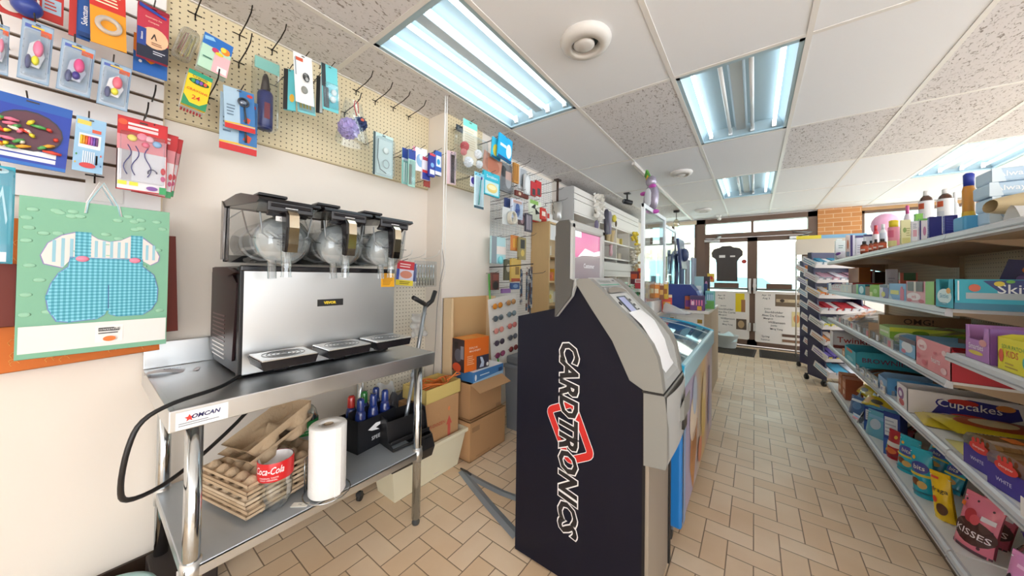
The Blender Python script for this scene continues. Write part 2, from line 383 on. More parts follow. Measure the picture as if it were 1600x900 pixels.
g=MB(); g.box(-.8,FAR+.04,2.15,-.055,FAR+.046,2.36,GL); g.box(-.015,FAR+.04,2.15,.74,FAR+.046,2.36,GL); g.build('glass_pane',o)
MET=M('#c9ccce',.3,.9)
def door(n,x0,x1,s):
    f=MB(); f.box(x0,FAR,.03,x0+.075,FAR+.05,2.06,BRONZE); f.box(x1-.075,FAR,.03,x1,FAR+.05,2.06,BRONZE)
    f.box(x0,FAR,1.98,x1,FAR+.05,2.06,BRONZE); f.box(x0,FAR,.03,x1,FAR+.05,.14,BRONZE); f.box(x0,FAR,1.06,x1,FAR+.05,1.10,M('#7d8a88',.4)); o=struct(f,n)
    g=MB(); g.box(x0+.07,FAR+.02,.13,x1-.07,FAR+.026,1.99,GL); g.build('glass_pane',o)
    g=MB(); g.box((x0+x1)/2-.2+.02*s,FAR-.07,1.10,(x0+x1)/2+.18,FAR-.04,1.19,BRONZE,.008); g.box(x0+.01,FAR-.05,1.12,x0+.06,FAR,1.17,MET); g.build('push_bar',o)
    g=MB(); a=x0+.12 if s<0 else x1-.12; g.box(a-.13,FAR-.06,1.99,a+.13,FAR,2.04,MET,.006); g.tube([(a,FAR-.05,2.03),(a+.16,FAR-.16,2.08),(a+.28*-s*.3,FAR-.04,2.11)],.011,MET,6); g.build('closer',o)
    g=MB(); e=x1-.035 if s<0 else x0+.035; g.box(e-.018,FAR-.03,.30,e+.018,FAR,.45,MET,.005); g.box(e-.02,FAR-.035,1.0,e+.02,FAR,1.28,MET,.006); g.build('lock',o)
    return o
door('door_1',-.80,-.035,-1); door('door_2',-.035,.74,1)
INK='#4b4a50'
def poster(x0,x1,z0,z1,items,label):
    w=x1-x0;h=z1-z0;p=MB(); c=.03
    poly=[(c,0),(w-c,0),(w-c*.3,c*.3),(w,c),(w,h-c),(w-c*.3,h-c*.3),(w-c,h),(c,h),(c*.3,h-c*.3),(0,h-c),(0,c),(c*.3,c*.3)]
    p.prism([(a,b) for a,b in poly],-.003,0,M('#f3eee8',.6)); p.art(items,FF(0,-.003,0),w,h)
    solo(p,'exhibition_poster',label,'poster',(x0,FAR-.002,z0))
def tl(t,x,z,h,mw=.5): return ('t',t,x,z,h,INK,mw)
poster(-.71,-.075,.13,1.03,[tl('Apr 10',.3,.9,.045,.3),tl('Aug 3',.3,.84,.045,.3),('r',.66,.42+.15,.88,.96,'#f0d51c'),('r',.8,.57,.9,.83,'#b07a4a'),('r',.68,.2,.93,.42,'#5d4d40'),('c',.8,.31,.08,.08,'#b89a72'),
 tl('Jessica',.35,.68,.035,.3),tl('Stockholder',.42,.61,.04,.5),tl('Alex Da Corte',.42,.545,.04,.5),tl('Margaux',.34,.48,.04,.35),tl('Williamson',.46,.41,.04,.45),tl('Justin',.42,.345,.04,.25),tl('Ming Yong',.46,.28,.04,.42),tl('Spring',.2,.1,.04,.3)],
 'white exhibition poster with a yellow block on the lower left entrance door')
poster(.01,.66,.11,1.05,[tl('Apr 10',.25,.92,.045,.3),tl('Aug 3',.25,.86,.045,.3),('r',.45,.72,.99,.95,'#7d6c58'),('r',.47,.80,.97,.86,'#c9b695'),('c',.6,.83,.05,.03,'#4a3d33'),('c',.8,.83,.08,.03,'#d9c8a4'),('r',.8,.35,.99,.63,'#e6d9a0'),('c',.9,.5,.06,.08,'#d98f5a'),
 tl('Jessica',.28,.66,.035,.3),tl('Stockholder',.42,.6,.04,.5),tl('Alex Da Corte',.4,.535,.04,.55),tl('Margaux',.3,.47,.04,.38),tl('Williamson',.48,.405,.04,.45),tl('Justin',.42,.34,.04,.25),tl('Ming Yong',.48,.275,.04,.45),tl('Spring',.24,.12,.045,.3),tl('Summer',.24,.06,.03,.3),
 ('r',.6,.15,.97,.2,'#6a5244'),('r',.6,.05,.97,.1,'#8f6d55')],'white exhibition poster with a brown photo strip on the lower right entrance door')
p=MB(); pts=[(-.17,0),(.17,0),(.165,.38),(.2,.45),(.25,.5),(.25,.58),(.2,.64),(.1,.66),(.06,.69),(-.08,.69),(-.12,.66),(-.22,.63),(-.26,.56),(-.25,.48),(-.19,.43),(-.175,.36)]
p.prism(pts,-.012,0,M('#4d4746',.7)); p.box(-.13,-.014,.46,-.03,-.012,.51,'#e9e6e2'); p.box(.05,-.014,.47,.13,-.012,.50,'#e9e6e2')
solo(p,'hanging_sign','dark bread loaf shaped sign hanging in the left entrance door glass','sign',(-.43,FAR-.005,1.22))
p=MB(); p.art([('r',0,0,1,.45,'#d98a3a'),('r',0,.5,1,1,'#e7c64b'),('c',.5,.5,.3,.2,'#c8352b')],FF(-.06,-.002,0),.12,.17); p.box(-.06,-.002,0,.06,0,.17,'#e9d9a0')
solo(p,'door_sticker','small orange and yellow sticker low on the left door glass beside the loaf sign','sticker',(-.70,FAR-.004,1.2))
p=MB(); p.prism([(.04*math.cos(a*PI/4+.39),.04*math.sin(a*PI/4+.39)) for a in range(8)],-.003,0,'#c03a34'); solo(p,'door_sticker','small red octagonal sticker on the left door glass right of the loaf sign','sticker',(-.16,FAR-.004,1.6))
p=MB(); p.box(-.2,-.3,0,.2,.3,.02,M('#3c3733',.9),.004)
def mat_(x0,y0,x1,y1,lab,rot=0):
    q=MB(); q.box(-(x1-x0)/2,-(y1-y0)/2,0,(x1-x0)/2,(y1-y0)/2,.01,M('#57504a',.95,bump=.8,bscale=220),.004); w=(x1-x0)/2-.03;h=(y1-y0)/2-.03
    for k in range(26): q.box(-w,-h+2*h*k/26,.01,w,-h+2*h*(k+.5)/26,.013,M('#48423d',.95))
    solo(q,'door_mat',lab,'mat',((x0+x1)/2,(y0+y1)/2,0),rot)
mat_(-.9,6.55,.02,7.25,'dark grey ribbed door mat inside the left entrance door',rad(-3)); mat_(.07,6.60,.62,7.3,'dark grey ribbed door mat inside the right entrance door beside the magazine racks')
# waste tub by the door
t=thing('waste_bin','small white plastic bin beside the left door poster','bin',(-.42,7.12,.013))
p=MB(); p.lathe([(.12,0),(.125,.01),(.15,.22),(.16,.225),(.15,.23),(.14,.22),(.115,.02)],M('#dfe6e4',.4),n=20,sx=1.25); p.build('body',t)
p=MB(); p.grid(lambda a,b:(.17*(a-.5)*2,.12*(b-.5)*2,.25+.05*math.sin(a*7)*math.cos(b*5)-.3*((a-.5)**2+(b-.5)**2)),8,8,M('#d3ecf0',.3)); p.build('bin_liner',t)
# street outside
mb=MB(); mb.box(-14,FAR+.15,-.14,14,40,-.02,M('#c9c5be',.8)); struct(mb,'ground_outside')
p=MB(); p.box(-14,21,-.1,14,24,7,M('#f2e6d8',.7))
for k in range(-6,7): p.box(k*2+.1,20.95,.6,k*2+1.7,21,2.3,M('#a9d3d6',.2)); p.box(k*2+.3,20.95,3.6,k*2+1.5,21,5.2,M('#9fb7c0',.2))
p.box(-14,20.8,2.5,14,21,3.0,M('#d9c3a8',.6)); solo(p,'street_building','cream building with pale blue shopfront windows across the street','building')
t=thing('parked_car','white car parked on the street outside the entrance doors','car',(-.2,15,-.02))
p=MB(); p.prism([(-2.1,.25),(2.1,.25),(2.15,.7),(1.7,.88),(1.0,.95),(.5,1.4),(-.9,1.42),(-1.5,1.0),(-2.15,.9)],-.85,.85,M('#f4f6f7',.25,coat=1)); p.build('body',t)
p=MB(); p.prism([(-1.35,.98),(.85,.98),(.42,1.34),(-.85,1.36)],-.86,-.84,M('#6f8f97',.1)); p.build('window',t)
for x in (-1.35,1.35):
    p=MB(); p.tube([(x,-.88,.33),(x,-.66,.33)],.33,M('#2b2b2d',.8),18); p.build('wheel',t)

# ceiling devices
def vent(loc,r,lab,rot=0):
    t=thing('ceiling_vent',lab,'vent',loc,rot); p=MB(); p.lathe([(r,0),(r*1.02,-.008),(r*.93,-.03),(r*.6,-.045),(r*.55,-.03),(r*.5,-.01)],M('#d9d6d2',.4),n=32,cap=False); p.build('rim',t)
    p=MB(); p.lathe([(.001,-.002),(r*.55,-.002)],M('#3f5358',.5),n=24,cap=False); p.build('throat',t)
    p=MB(); p.lathe([(.001,-.05),(r*.3,-.05),(r*.42,-.04),(r*.40,-.03),(.001,-.03)],M('#d0cdc9',.4),(0,-r*.14,0),n=24,cap=False); p.build('damper_disc',t)
vent((-.69,1.50,CEIL),.125,'large round white ceiling vent between the two nearest troffers')
vent((-.67,4.03,CEIL),.115,'round ceiling vent in mid ceiling, second from the camera')
vent((-.725,6.45,CEIL),.13,'farthest round ceiling vent just in front of the entrance doors')
t=thing('ceiling_camera','small black security camera hanging over the white wall shelving','camera',(-1.46,4.62,CEIL)); K=M('#26262a',.4)
p=MB(); p.box(-.04,-.04,-.012,.04,.04,0,K); p.tube([(0,0,0),(0,0,-.09)],.012,K); p.build('mount',t); p=MB(); p.tube([(-.03,-.05,-.12),(.05,.04,-.14)],.035,K,12); p.build('body',t); p=MB(); p.tube([(-.04,-.062,-.118),(-.03,-.05,-.12)],.025,M('#606468',.2),12); p.build('lens',t)
t=thing('ceiling_camera','small white camera on the ceiling over the left entrance door','camera',(-.55,7.2,CEIL)); p=MB(); p.box(-.04,-.05,-.03,.04,.05,0,'#eceae6',.006); p.build('mount',t); p=MB(); p.tube([(0,.02,-.06),(.02,-.08,-.08)],.03,M('#e5e3de',.4),12); p.build('body',t)
mb=MB(); mb.box(-1.03,3.4,CEIL-.03,-1.0,7.4,CEIL-.003,M('#cfcac4',.4)); solo(mb,'cable_raceway','long white cable channel along the ceiling above the counter','raceway')

# ================================================================ LEFT WALL BOARDS
def HL(u0,v0,u1,v1,x):
    c=(u0+u1)/2; m=(v0+v1)/2; y0=P(u0,m,0,x).y; y1=P(u1,m,0,x).y; z1=P(c,v0,0,x).z; z0=P(c,v1,0,x).z
    return (x,(y0+y1)/2,z0), y1-y0, z1-z0
# slatwall panel
t=thing('slatwall_panel','white slatwall display panel with dark horizontal grooves at the left','display panel',(WX,-.5,1.52))
p=MB(); SW=M('#efecea',.45); DK=M('#57432f',.7); p.box(.0,-.75,0,.008,.70,.95,DK)
zs=[0]+[1.60-1.52+.0762*k for k in range(12)]
for a,b in zip(zs,zs[1:]):
    if b>.95: b=.95
    p.box(.008,-.75,a+(.0 if a==0 else .006),.02,.70,b-.006,SW)
p.box(0,.697,0,.022,.701,.95,M('#cbb99c',.6)); p.build('panel',t)
p=MB(); p.box(0,0,0,.003,.09,.085,'#ece9e4'); solo(p,'price_card','small blank white price card on the slatwall behind the gift bag handles','card',(WX+.021,P(133,300,0,-2).y,P(133,312,0,-2).z))
PEG = peg_mat('#dccdaa'); PEGW = peg_mat('#e3dccb')
def board(y0,y1,z0,z1,x,lab,m=PEG,frame_=True):
    t=thing('pegboard',lab,'pegboard',(x,y0,z0)); p=MB(); p.box(0,0,0,.006,y1-y0,z1-z0,m); p.build('panel',t)
    if frame_:
        p=MB(); F=M('#c5b48f',.6); p.box(0,-.004,-.008,.012,y1-y0,0,F); p.box(0,-.004,0,.012,0,z1-z0,F); p.build('edging',t)
board(.2,1.574,1.925,CEIL,WX+.001,'long cream pegboard running along the wall top above the slush machine')
board(1.60,1.985,1.945,CEIL,-1.839,'cream pegboard on the projecting wall column beside the hanging cords')
board(1.06,1.575,.45,1.285,WX+.001,'low white pegboard on the wall behind the crutch and egg box',PEGW)
# wall grid beyond the column
t=thing('gridwall_panel','white gridwall crowded with small hanging goods beyond the wall column','display panel',(WX+.002,2.2,.5))
p=MB(); p.box(0,-.095,0,.006,1.25,1.93,peg_mat('#e9e6e1')); p.build('backing',t); p=MB(); W=M('#f1f1ef',.35)
for k in range(26): p.box(.012,-.05+k*.05,1.05,.016,-.046+k*.05,1.92,W)
for k in range(18): p.box(.010,-.05,1.05+k*.05,.014,1.24,1.054+k*.05,W)
p.build('wire_grid',t)

HK=M('#2b2725',.4,.6)
def hook(u,v,lab,x=WX+.008,L=.2,up=.035,mat=HK,grp=None):
    c=P(u,v,0,x); p=MB(); p.tube([(0,0,0),(.02,0,0),(L*.6,0,up*.25),(L*.9,0,up*.7),(L,0,up*1.6)],.0026,mat,6)
    p.tube([(.003,-.022,0),(.003,.022,0)],.0026,mat,6); p.tube([(.003,0,0),(.003,0,-.028)],.0026,mat,6)
    return solo(p,'peg_hook',lab,'hook',c,0,grp)
HT='empty black hook '
for u,v,l in [(305,23,'high on the pegboard left end, above the index cards'),(374,55,'high on the pegboard, between index cards and blue lighter gas can'),(373,98,'just left of the blue bottle bag, second row'),(325,152,'right of the crayon box, lowest row'),
              (425,78,'at the board top right above the blue bottle bag'),(500,100,'at the board top above the teal hair elastics card'),(556,142,'at the board top above the purple bath puff'),(586,158,'pale hook at the board top right of the bath puff'),(614,168,'at the board top, first of the pair left of the column'),(638,182,'at the board top, nearest to the column corner')]:
    hook(u,v,HT+l)
for u,v,l in [(237,160,'on the slatwall right end, above the red jewellery card'),(226,186,'on the slatwall over the red jewellery card')]: hook(u,v,HT+l,L=.12,up=.02)
for u,v,l in [(790,205+60,'high on the gridwall near the column'),(812,278,'in the gridwall upper rows'),(832,292,'high on the gridwall right end'),(845,303,'on the gridwall top right'),(852,318,'on the gridwall right edge'),(800,372,'in the gridwall middle rows'),(815,428,'in the gridwall lower rows')]:
    hook(u,v,'long thin hook '+l,L=.3,up=.02,mat=M('#4d4a48',.4,.6))
for u,v,l in [(875,325,'on the grey end panel of the wall shelving, top'),(876,333,'on the grey end panel of the wall shelving, middle'),(878,341,'on the grey end panel of the wall shelving, lowest')]:
    c=P(u,v,1,3.62); p=MB(); p.tube([(0,0,0),(.0,-.18,.03),(.02,-.24,.05)],.003,HK,6); solo(p,'peg_hook','grey hook '+l,'hook',c)

# ================================================================ HANGING GOODS (front faces the aisle, +x)
CP=clear('#f6f9fb',.10,.08)
def card(name,label,box,x,col,art,roll=0,hole=True,blister=None,thick=.003,grp=None,extra=None,copies=0,cdy=.012,cdz=-.012,yaw=0,cat='package',edge=None,hk=True):
    """hanging card; copies = further cards hanging behind on the same hook"""
    (lx,ly,lz),w,h=HL(*box,x)
    t=thing(name,label,cat,(lx,ly,lz),(0,rad(roll),H90+rad(yaw)),grp)
    p=MB(); p.box(-w/2,0,0,w/2,thick,h,col,.0 if thick<.004 else .002)
    if edge: p.art([('r',0,0,.02,1,edge),('r',.98,0,1,1,edge),('r',0,0,1,.015,edge),('r',0,.985,1,1,edge)],FF(-w/2,0,0),w,h)
    p.art(art,FF(-w/2,0,0),w,h)
    if hole: p.art([('r',.42,.945,.58,.965,'#3a3230')],FF(-w/2,-.004,0),w,h)
    p.build('card',t)
    if blister:
        x0,z0,x1,z1,d=blister; b=MB(); b.box(-w/2+x0*w,-d,z0*h,-w/2+x1*w,-.0005,z1*h,CP,min(d*.45,.01)); b.build('blister',t)
    if extra: extra(t,w,h)
    if hk and x>-1.86:
        wx=-1.838 if 1.59<ly<2.1 else WX+.008; q=MB(); L=x-wx+.035; m_=M('#4a4643',.4,.6)
        q.tube([(0,0,0),(L*.6,0,.002),(L,0,.02)],.002,m_,5); q.tube([(.002,-.015,0),(.002,.015,0)],.002,m_,5)
        solo(q,'peg_hook','hook for the '+' '.join(label.split()[:12]),'hook',(wx,ly,lz+h*.96),0)
    return t,w,h
def behind(name,label,box,x,col,art,**k): return card(name,label,box,x,col,art,**k)

# --- top row on the slatwall
def balls(cols,pos,r):
    def f(t,w,h):
        for c,(a,b) in zip(cols,pos):
            q=MB(); q.ball((-w/2+a*w,-r*.8,b*h),r,r,r,M(c,.3),12); q.build('ball',t)
    return f
card('toy_card','red toy card with blue balls at the very top left corner',(0,-40,58,28),-1.84,'#c23a35',[('r',0,.0,1,.3,'#b5302c'),('c',.3,.2,.3,.12,'#d8d2c9')],extra=balls(['#2b3f8f','#33489a'],[(.75,.25),(.55,.55)],.03))
card('toy_card','red toy card with a pale blue label beside the colourful one',(62,-30,100,34),-1.86,'#c7352f',[('r',.1,.2,.9,.55,'#a9c4d6'),('l',.2,.25,.8,.5,3,'#c7352f')])
card('cutter_card','blue and red card printed Selectum seen beside the orange tape package',(108,-30,142,60),-1.83,'#1f4f95',[('r',0,0,.35,1,'#b8332d')],extra=None)
t,w,h=card('tape_package','orange package with a clear tape roll and red and green header, top left',(143,-38,200,74),-1.80,'#e2961f',[('r',0,.5,1,1,'#c9322a'),('r',.05,.8,.95,.95,'#2f8a45'),('l',.15,.56,.9,.74,4,'#f3e5c4')],roll=-2,extra=lambda t,w,h:[q.build('tape_roll',t) for q in [MB().lathe([(.028,0),(.03,.002),(.03,.012),(.018,.012),(.018,.0)],clear('#e8efe6',.25,.1,.35),T=frame((0.0,-.001,.28*h),(1,0,0),(0,0,1),(0,-1,0)),n=24,cap=False)]])
o=[c for c in bpy.data.objects if c.name.startswith('card')][2]
def seltext(t,w,h,rot=0): pass
# compass set
t,w,h=card('compass_set','red and navy boxed compass set printed Selectum with a tan oval picture',(214,12,264,94),-1.80,'#b82f45',
 [('r',0,0,1,.33,'#1d2338'),('c',.55,.42,.44,.2,'#e6b792'),('r',0,.22,.28,.55,'#23408c'),('p',[(.42,.38),(.52,.5),(.55,.5),(.62,.38),(.58,.38),(.53,.46),(.46,.38)],'#2b2726'),('t','Geometry Set',.5,.78,.035,'#f2d9c2'),('t','Compass',.5,.7,.035,'#f2d9c2'),('l',.45,.27,.85,.34,2,'#7d5d4a'),('l',.5,.1,.9,.18,2,'#cfd3dd'),('r',0,.93,1,1,'#8f1f35'),('p',[(.05,.93),(.9,.84),(.9,.88),(.05,1)],'#2346a0')],thick=.02)
p=MB(); p.text('Selectum',FF(-w/2,-.002,0),.14*w,.39*h,.07*w,'#ffffff',rot=H90,maxw=.33*h); p.build('lettering',t)
card('craft_kit','blue and orange craft package hanging behind the compass set',(208,60,262,118),-1.86,'#1f5fae',[('p',[(0,.55),(.5,.3),(.85,.5),(.7,1),(0,1)],'#e2871f'),('c',.2,.3,.05,.04,'#e8f0f6')])
p=MB(); q=HL(124,-5,142,56,-1.825)
t,w,h=card('scissors_card','narrow blue card with white Selectum lettering running upward, top left',(122,-8,142,57),-1.815,'#1e4c90',[('r',0,0,1,.1,'#163a73')])
p=MB(); p.text('Selectum',FF(-w/2,-.002,0),.5*w,.5*h,.5*w,'#eef2f7',rot=H90,maxw=.8*h); p.build('lettering',t)
# --- craft sharpeners row
def toy(c1,c2,c3):
    def f(t,w,h):
        q=MB(); q.add([(-.3*w,-.006,.25*h),(.15*w,-.012,.22*h),(.3*w,-.006,.45*h),(.1*w,-.014,.72*h),(-.2*w,-.01,.6*h)],[(0,1,2,3,4)],M(c1,.3))
        q.ball((.08*w,-.012,.55*h),.17*w,.01,.14*h,M(c2,.3)); q.ball((.02*w,-.012,.34*h),.13*w,.01,.08*h,M(c3,.3)); q.ball((-.2*w,-.01,.3*h),.1*w,.008,.12*h,M('#5b5f86',.4)); q.build('glider',t)
    return f
for bx,l,rl,c in [((-12,38,14,116),'pale blue blister card cut by the left edge',0,('#e4e2e6','#e98ba5','#d5cfe0')),((27,34,78,128),'largest blue grey blister card with a pink and yellow toy',2,('#d9dadf','#ef7fa0','#e7dd45')),((88,66,142,146),'blue grey blister card with a purple and pink toy, middle of the row',3,('#bfc3d6','#d8538a','#4a3f8f')),((151,97,200,168),'smallest blue grey blister card with pink and yellow toy, right end of the row',3,('#e7e4e8','#e96f80','#e9dc4a'))]:
    card('toy_glider_card',l,bx,-1.83,'#9fb6cc',[('r',.08,.05,.92,.86,'#b9c4d2'),('r',.1,.88,.6,.94,'#5566b0'),('r',.6,.8,.95,.9,'#d9613f'),('r',.3,.9,.7,.93,'#f0c63c'),('s',.93,.2,.97,.8,1,'#5d7396')],roll=rl,blister=(.1,.06,.9,.84,.018),extra=toy(*c),edge='#7f9cb8')
# --- lower row
def balloons(t,w,h):
    q=MB(); rr=random.Random(4)
    for k in range(34):
        a=rr.uniform(-.42,.34)*w; b=.42*h+rr.uniform(-.2,.22)*h; an=rr.uniform(0,PI); L=rr.uniform(.05,.12)*w
        q.tube([(a-L*math.cos(an),-.012,b-L*.5*math.sin(an)),(a,-.017,b),(a+L*math.cos(an),-.012,b+L*.5*math.sin(an))],[.004,.006,.003],M(rr.choice(['#ecd53b','#ecd53b','#e8a531','#d94a3a','#e77c9a','#5aa45c','#e9e2d0','#d9538a']),.35),6)
    q.build('balloons',t)
card('balloon_bag','large blue bag of multicoloured modelling balloons at the left edge',(-30,152,104,258),-1.84,'#2340a6',[('r',0,.86,1,1,'#1f58ae'),('r',.15,.09,.86,.15,'#e4e4ea'),('r',.05,.17,.86,.24,'#e4e4ea'),('c',.5,.52,.42,.3,'#32323f'),('c',.5,.52,.4,.28,'#5a2f3f'),('r',0,0,1,.05,'#1a6ac0')],roll=3,extra=balloons)
def candles(t,w,h):
    for k,c in enumerate(['#efc33a','#e9a23a','#e2703a','#d95a8a','#a25ab0','#7a5ab8','#7a4a80']):
        q=MB(); a=(-.28+.085*k)*w; q.tube([(a,-.004,.50*h),(a,-.004,.66*h)],.0028,M(c,.4),6); q.build('candle',t)
card('birthday_candle_card','light blue card of birthday candles with a red cake picture',(113,184,161,269),-1.83,'#93bcdc',[('r',.14,.44,.86,.70,'#f3f1ec'),('c',.3,.82,.25,.07,'#9fc6e2'),('r',.05,.86,.5,.94,'#e6c95a'),('r',.55,.74,.85,.8,'#d5573a'),('s',.3,.16,.72,.38,6,'#e7edf6'),('c',.48,.12,.27,.05,'#c73636'),('c',.1,.3,.03,.02,'#3f8a4f'),('c',.9,.33,.03,.02,'#d3543c'),('c',.08,.15,.03,.02,'#c9a23a'),('c',.92,.14,.03,.02,'#3f6a9f')],roll=2,extra=candles)
def jewels(t,w,h):
    q=MB()
    for c,(a,b,r) in zip(['#e9d96a','#f08fa6','#f3b5c0','#8fb9df','#e56f8a'],[(-.22,.72,.012),(-.02,.76,.014),(.12,.75,.012),(.28,.7,.012),(.05,.66,.01)]): q.ball((a*w,-.006,b*h),r,.005,r,M(c,.2))
    q.build('charms',t); q=MB()
    for a,s in ((-.3,1),(-.15,1),(.1,-1)): q.tube([((a+s*.07*math.sin(k*.7))*w,-.005,(.62-.045*k)*h) for k in range(10)],.0015,M('#3b2f7c',.4),5)
    q.tube([((.2+.09*math.cos(k*.5))*w,-.005,(.28+.05*math.sin(k*.5))*h) for k in range(8)],.002,M('#57506a',.4),5); q.build('necklaces',t)
def jcard(bx,x,lab,roll,full=True):
    a=[('r',0,.0,1,.62,'#e7dfe2'),('r',0,.55,1,.75,'#dc8a92'),('r',.2,.84,.8,.88,'#f0c9cd'),('r',.2,.9,.8,.93,'#f3d9da'),('c',.1,.92,.09,.04,'#d9542e'),('r',.03,.07,.2,.12,'#e6d93a'),('r',.25,.07,.42,.12,'#e6d93a'),('r',.85,.0,1,.1,'#2f9a5a'),('c',.92,.33,.05,.05,'#c93540'),('c',.92,.22,.05,.04,'#c54a7a'),('c',.7,.06,.12,.03,'#7a4a9a')]
    card('toy_jewellery_card',lab,bx,x,'#c7262c',a,roll=roll,edge='#b8242a',extra=jewels if full else None,blister=(.05,.12,.95,.8,.012) if full else None)
jcard((212,206,272,302),-1.88,'red toy jewellery card, rearmost of three on one hook right of the slatwall',6,False)
jcard((206,202,268,305),-1.85,'red toy jewellery card, middle of three on one hook',4,False)
jcard((182,188,261,300),-1.82,'red toy jewellery card with star charms and purple necklaces, front of three on one hook',0)
card('craft_pack','turquoise package in clear film at the left edge beside the gift bag',(-30,258,22,412),-1.80,'#1ba0b8',[('r',0,.2,.9,.8,'#2bb1c4'),('r',0,.02,.8,.12,'#e7ecef'),('c',.5,.95,.3,.03,'#bfe3ea'),('p',[(.35,.5),(.6,.7),(.75,.4),(.8,.45),(.62,.8),(.4,.55)],'#a9dbe6')],roll=0,blister=(0,0,1,.97,.02))
# gift bags
def giftbag(box,x,dep,lab,colr,front,handle=None,roll=0,yaw=0):
    (lx,ly,lz),w,h=HL(*box,x); t=thing('gift_bag',lab,'bag',(lx,ly,lz),(0,rad(roll),H90+rad(yaw)))
    p=MB(); c=M(colr,.6); p.box(-w/2,0,0,w/2,.0015,h,c); p.box(-w/2,dep,0,w/2,dep+.0015,h,c); p.box(-w/2,0,0,w/2,dep,.0015,c)
    for s in (-1,1): p.add([(s*w/2,0,0),(s*w/2,dep,0),(s*w/2,dep,h),(s*w/2,0,h),(s*(w/2-.012),dep/2,0),(s*(w/2-.012),dep/2,h)],[(0,4,5,3),(4,1,2,5)],c)
    front(p,w,h); p.build('bag_body',t)
    if handle:
        for yy in (-.001,dep+.002):
            q=MB(); q.tube([(-.11*w,yy,h*.93),(-.1*w,yy-.002,h*1.0),(.0,yy,h*1.0+handle),(.1*w,yy-.002,h*1.0),(.12*w,yy,h*.93)],.0022,M('#a8cfd8',.5),6)
            q.tube([(-.12*w,yy,h*.93),(-.11*w,yy-.002,h*1.0),(-.01,yy,h*1.0+handle),(.11*w,yy-.002,h*1.0),(.13*w,yy,h*.93)],.0015,M('#ece7e6',.5),6); q.build('ribbon_handle',t)
    return t
def orangef(p,w,h):
    rr=random.Random(2)
    for k in range(60):
        a,b,r=rr.uniform(.05,.95)*w,rr.uniform(.02,.95)*h,rr.uniform(.006,.014); p.tube([(a-w/2+r*math.cos(q),-.0006,b+r*math.sin(q)) for q in (0,1,2,3,4)],.0008,M('#e9a95a',.5),4)
giftbag((-40,345,252,568),-1.93,.05,'large orange patterned gift bag hanging behind the green one','#cf6a17',orangef,roll=-3)
giftbag((215,368,280,520),-1.95,.03,'dark red brown gift bag edge showing right of the green gift bag','#7c2a18',lambda p,w,h:None,roll=-2)
giftbag((-30,412,24,512),-1.90,.03,'dark red gift bag edge left of the green gift bag','#6f2417',lambda p,w,h:None)
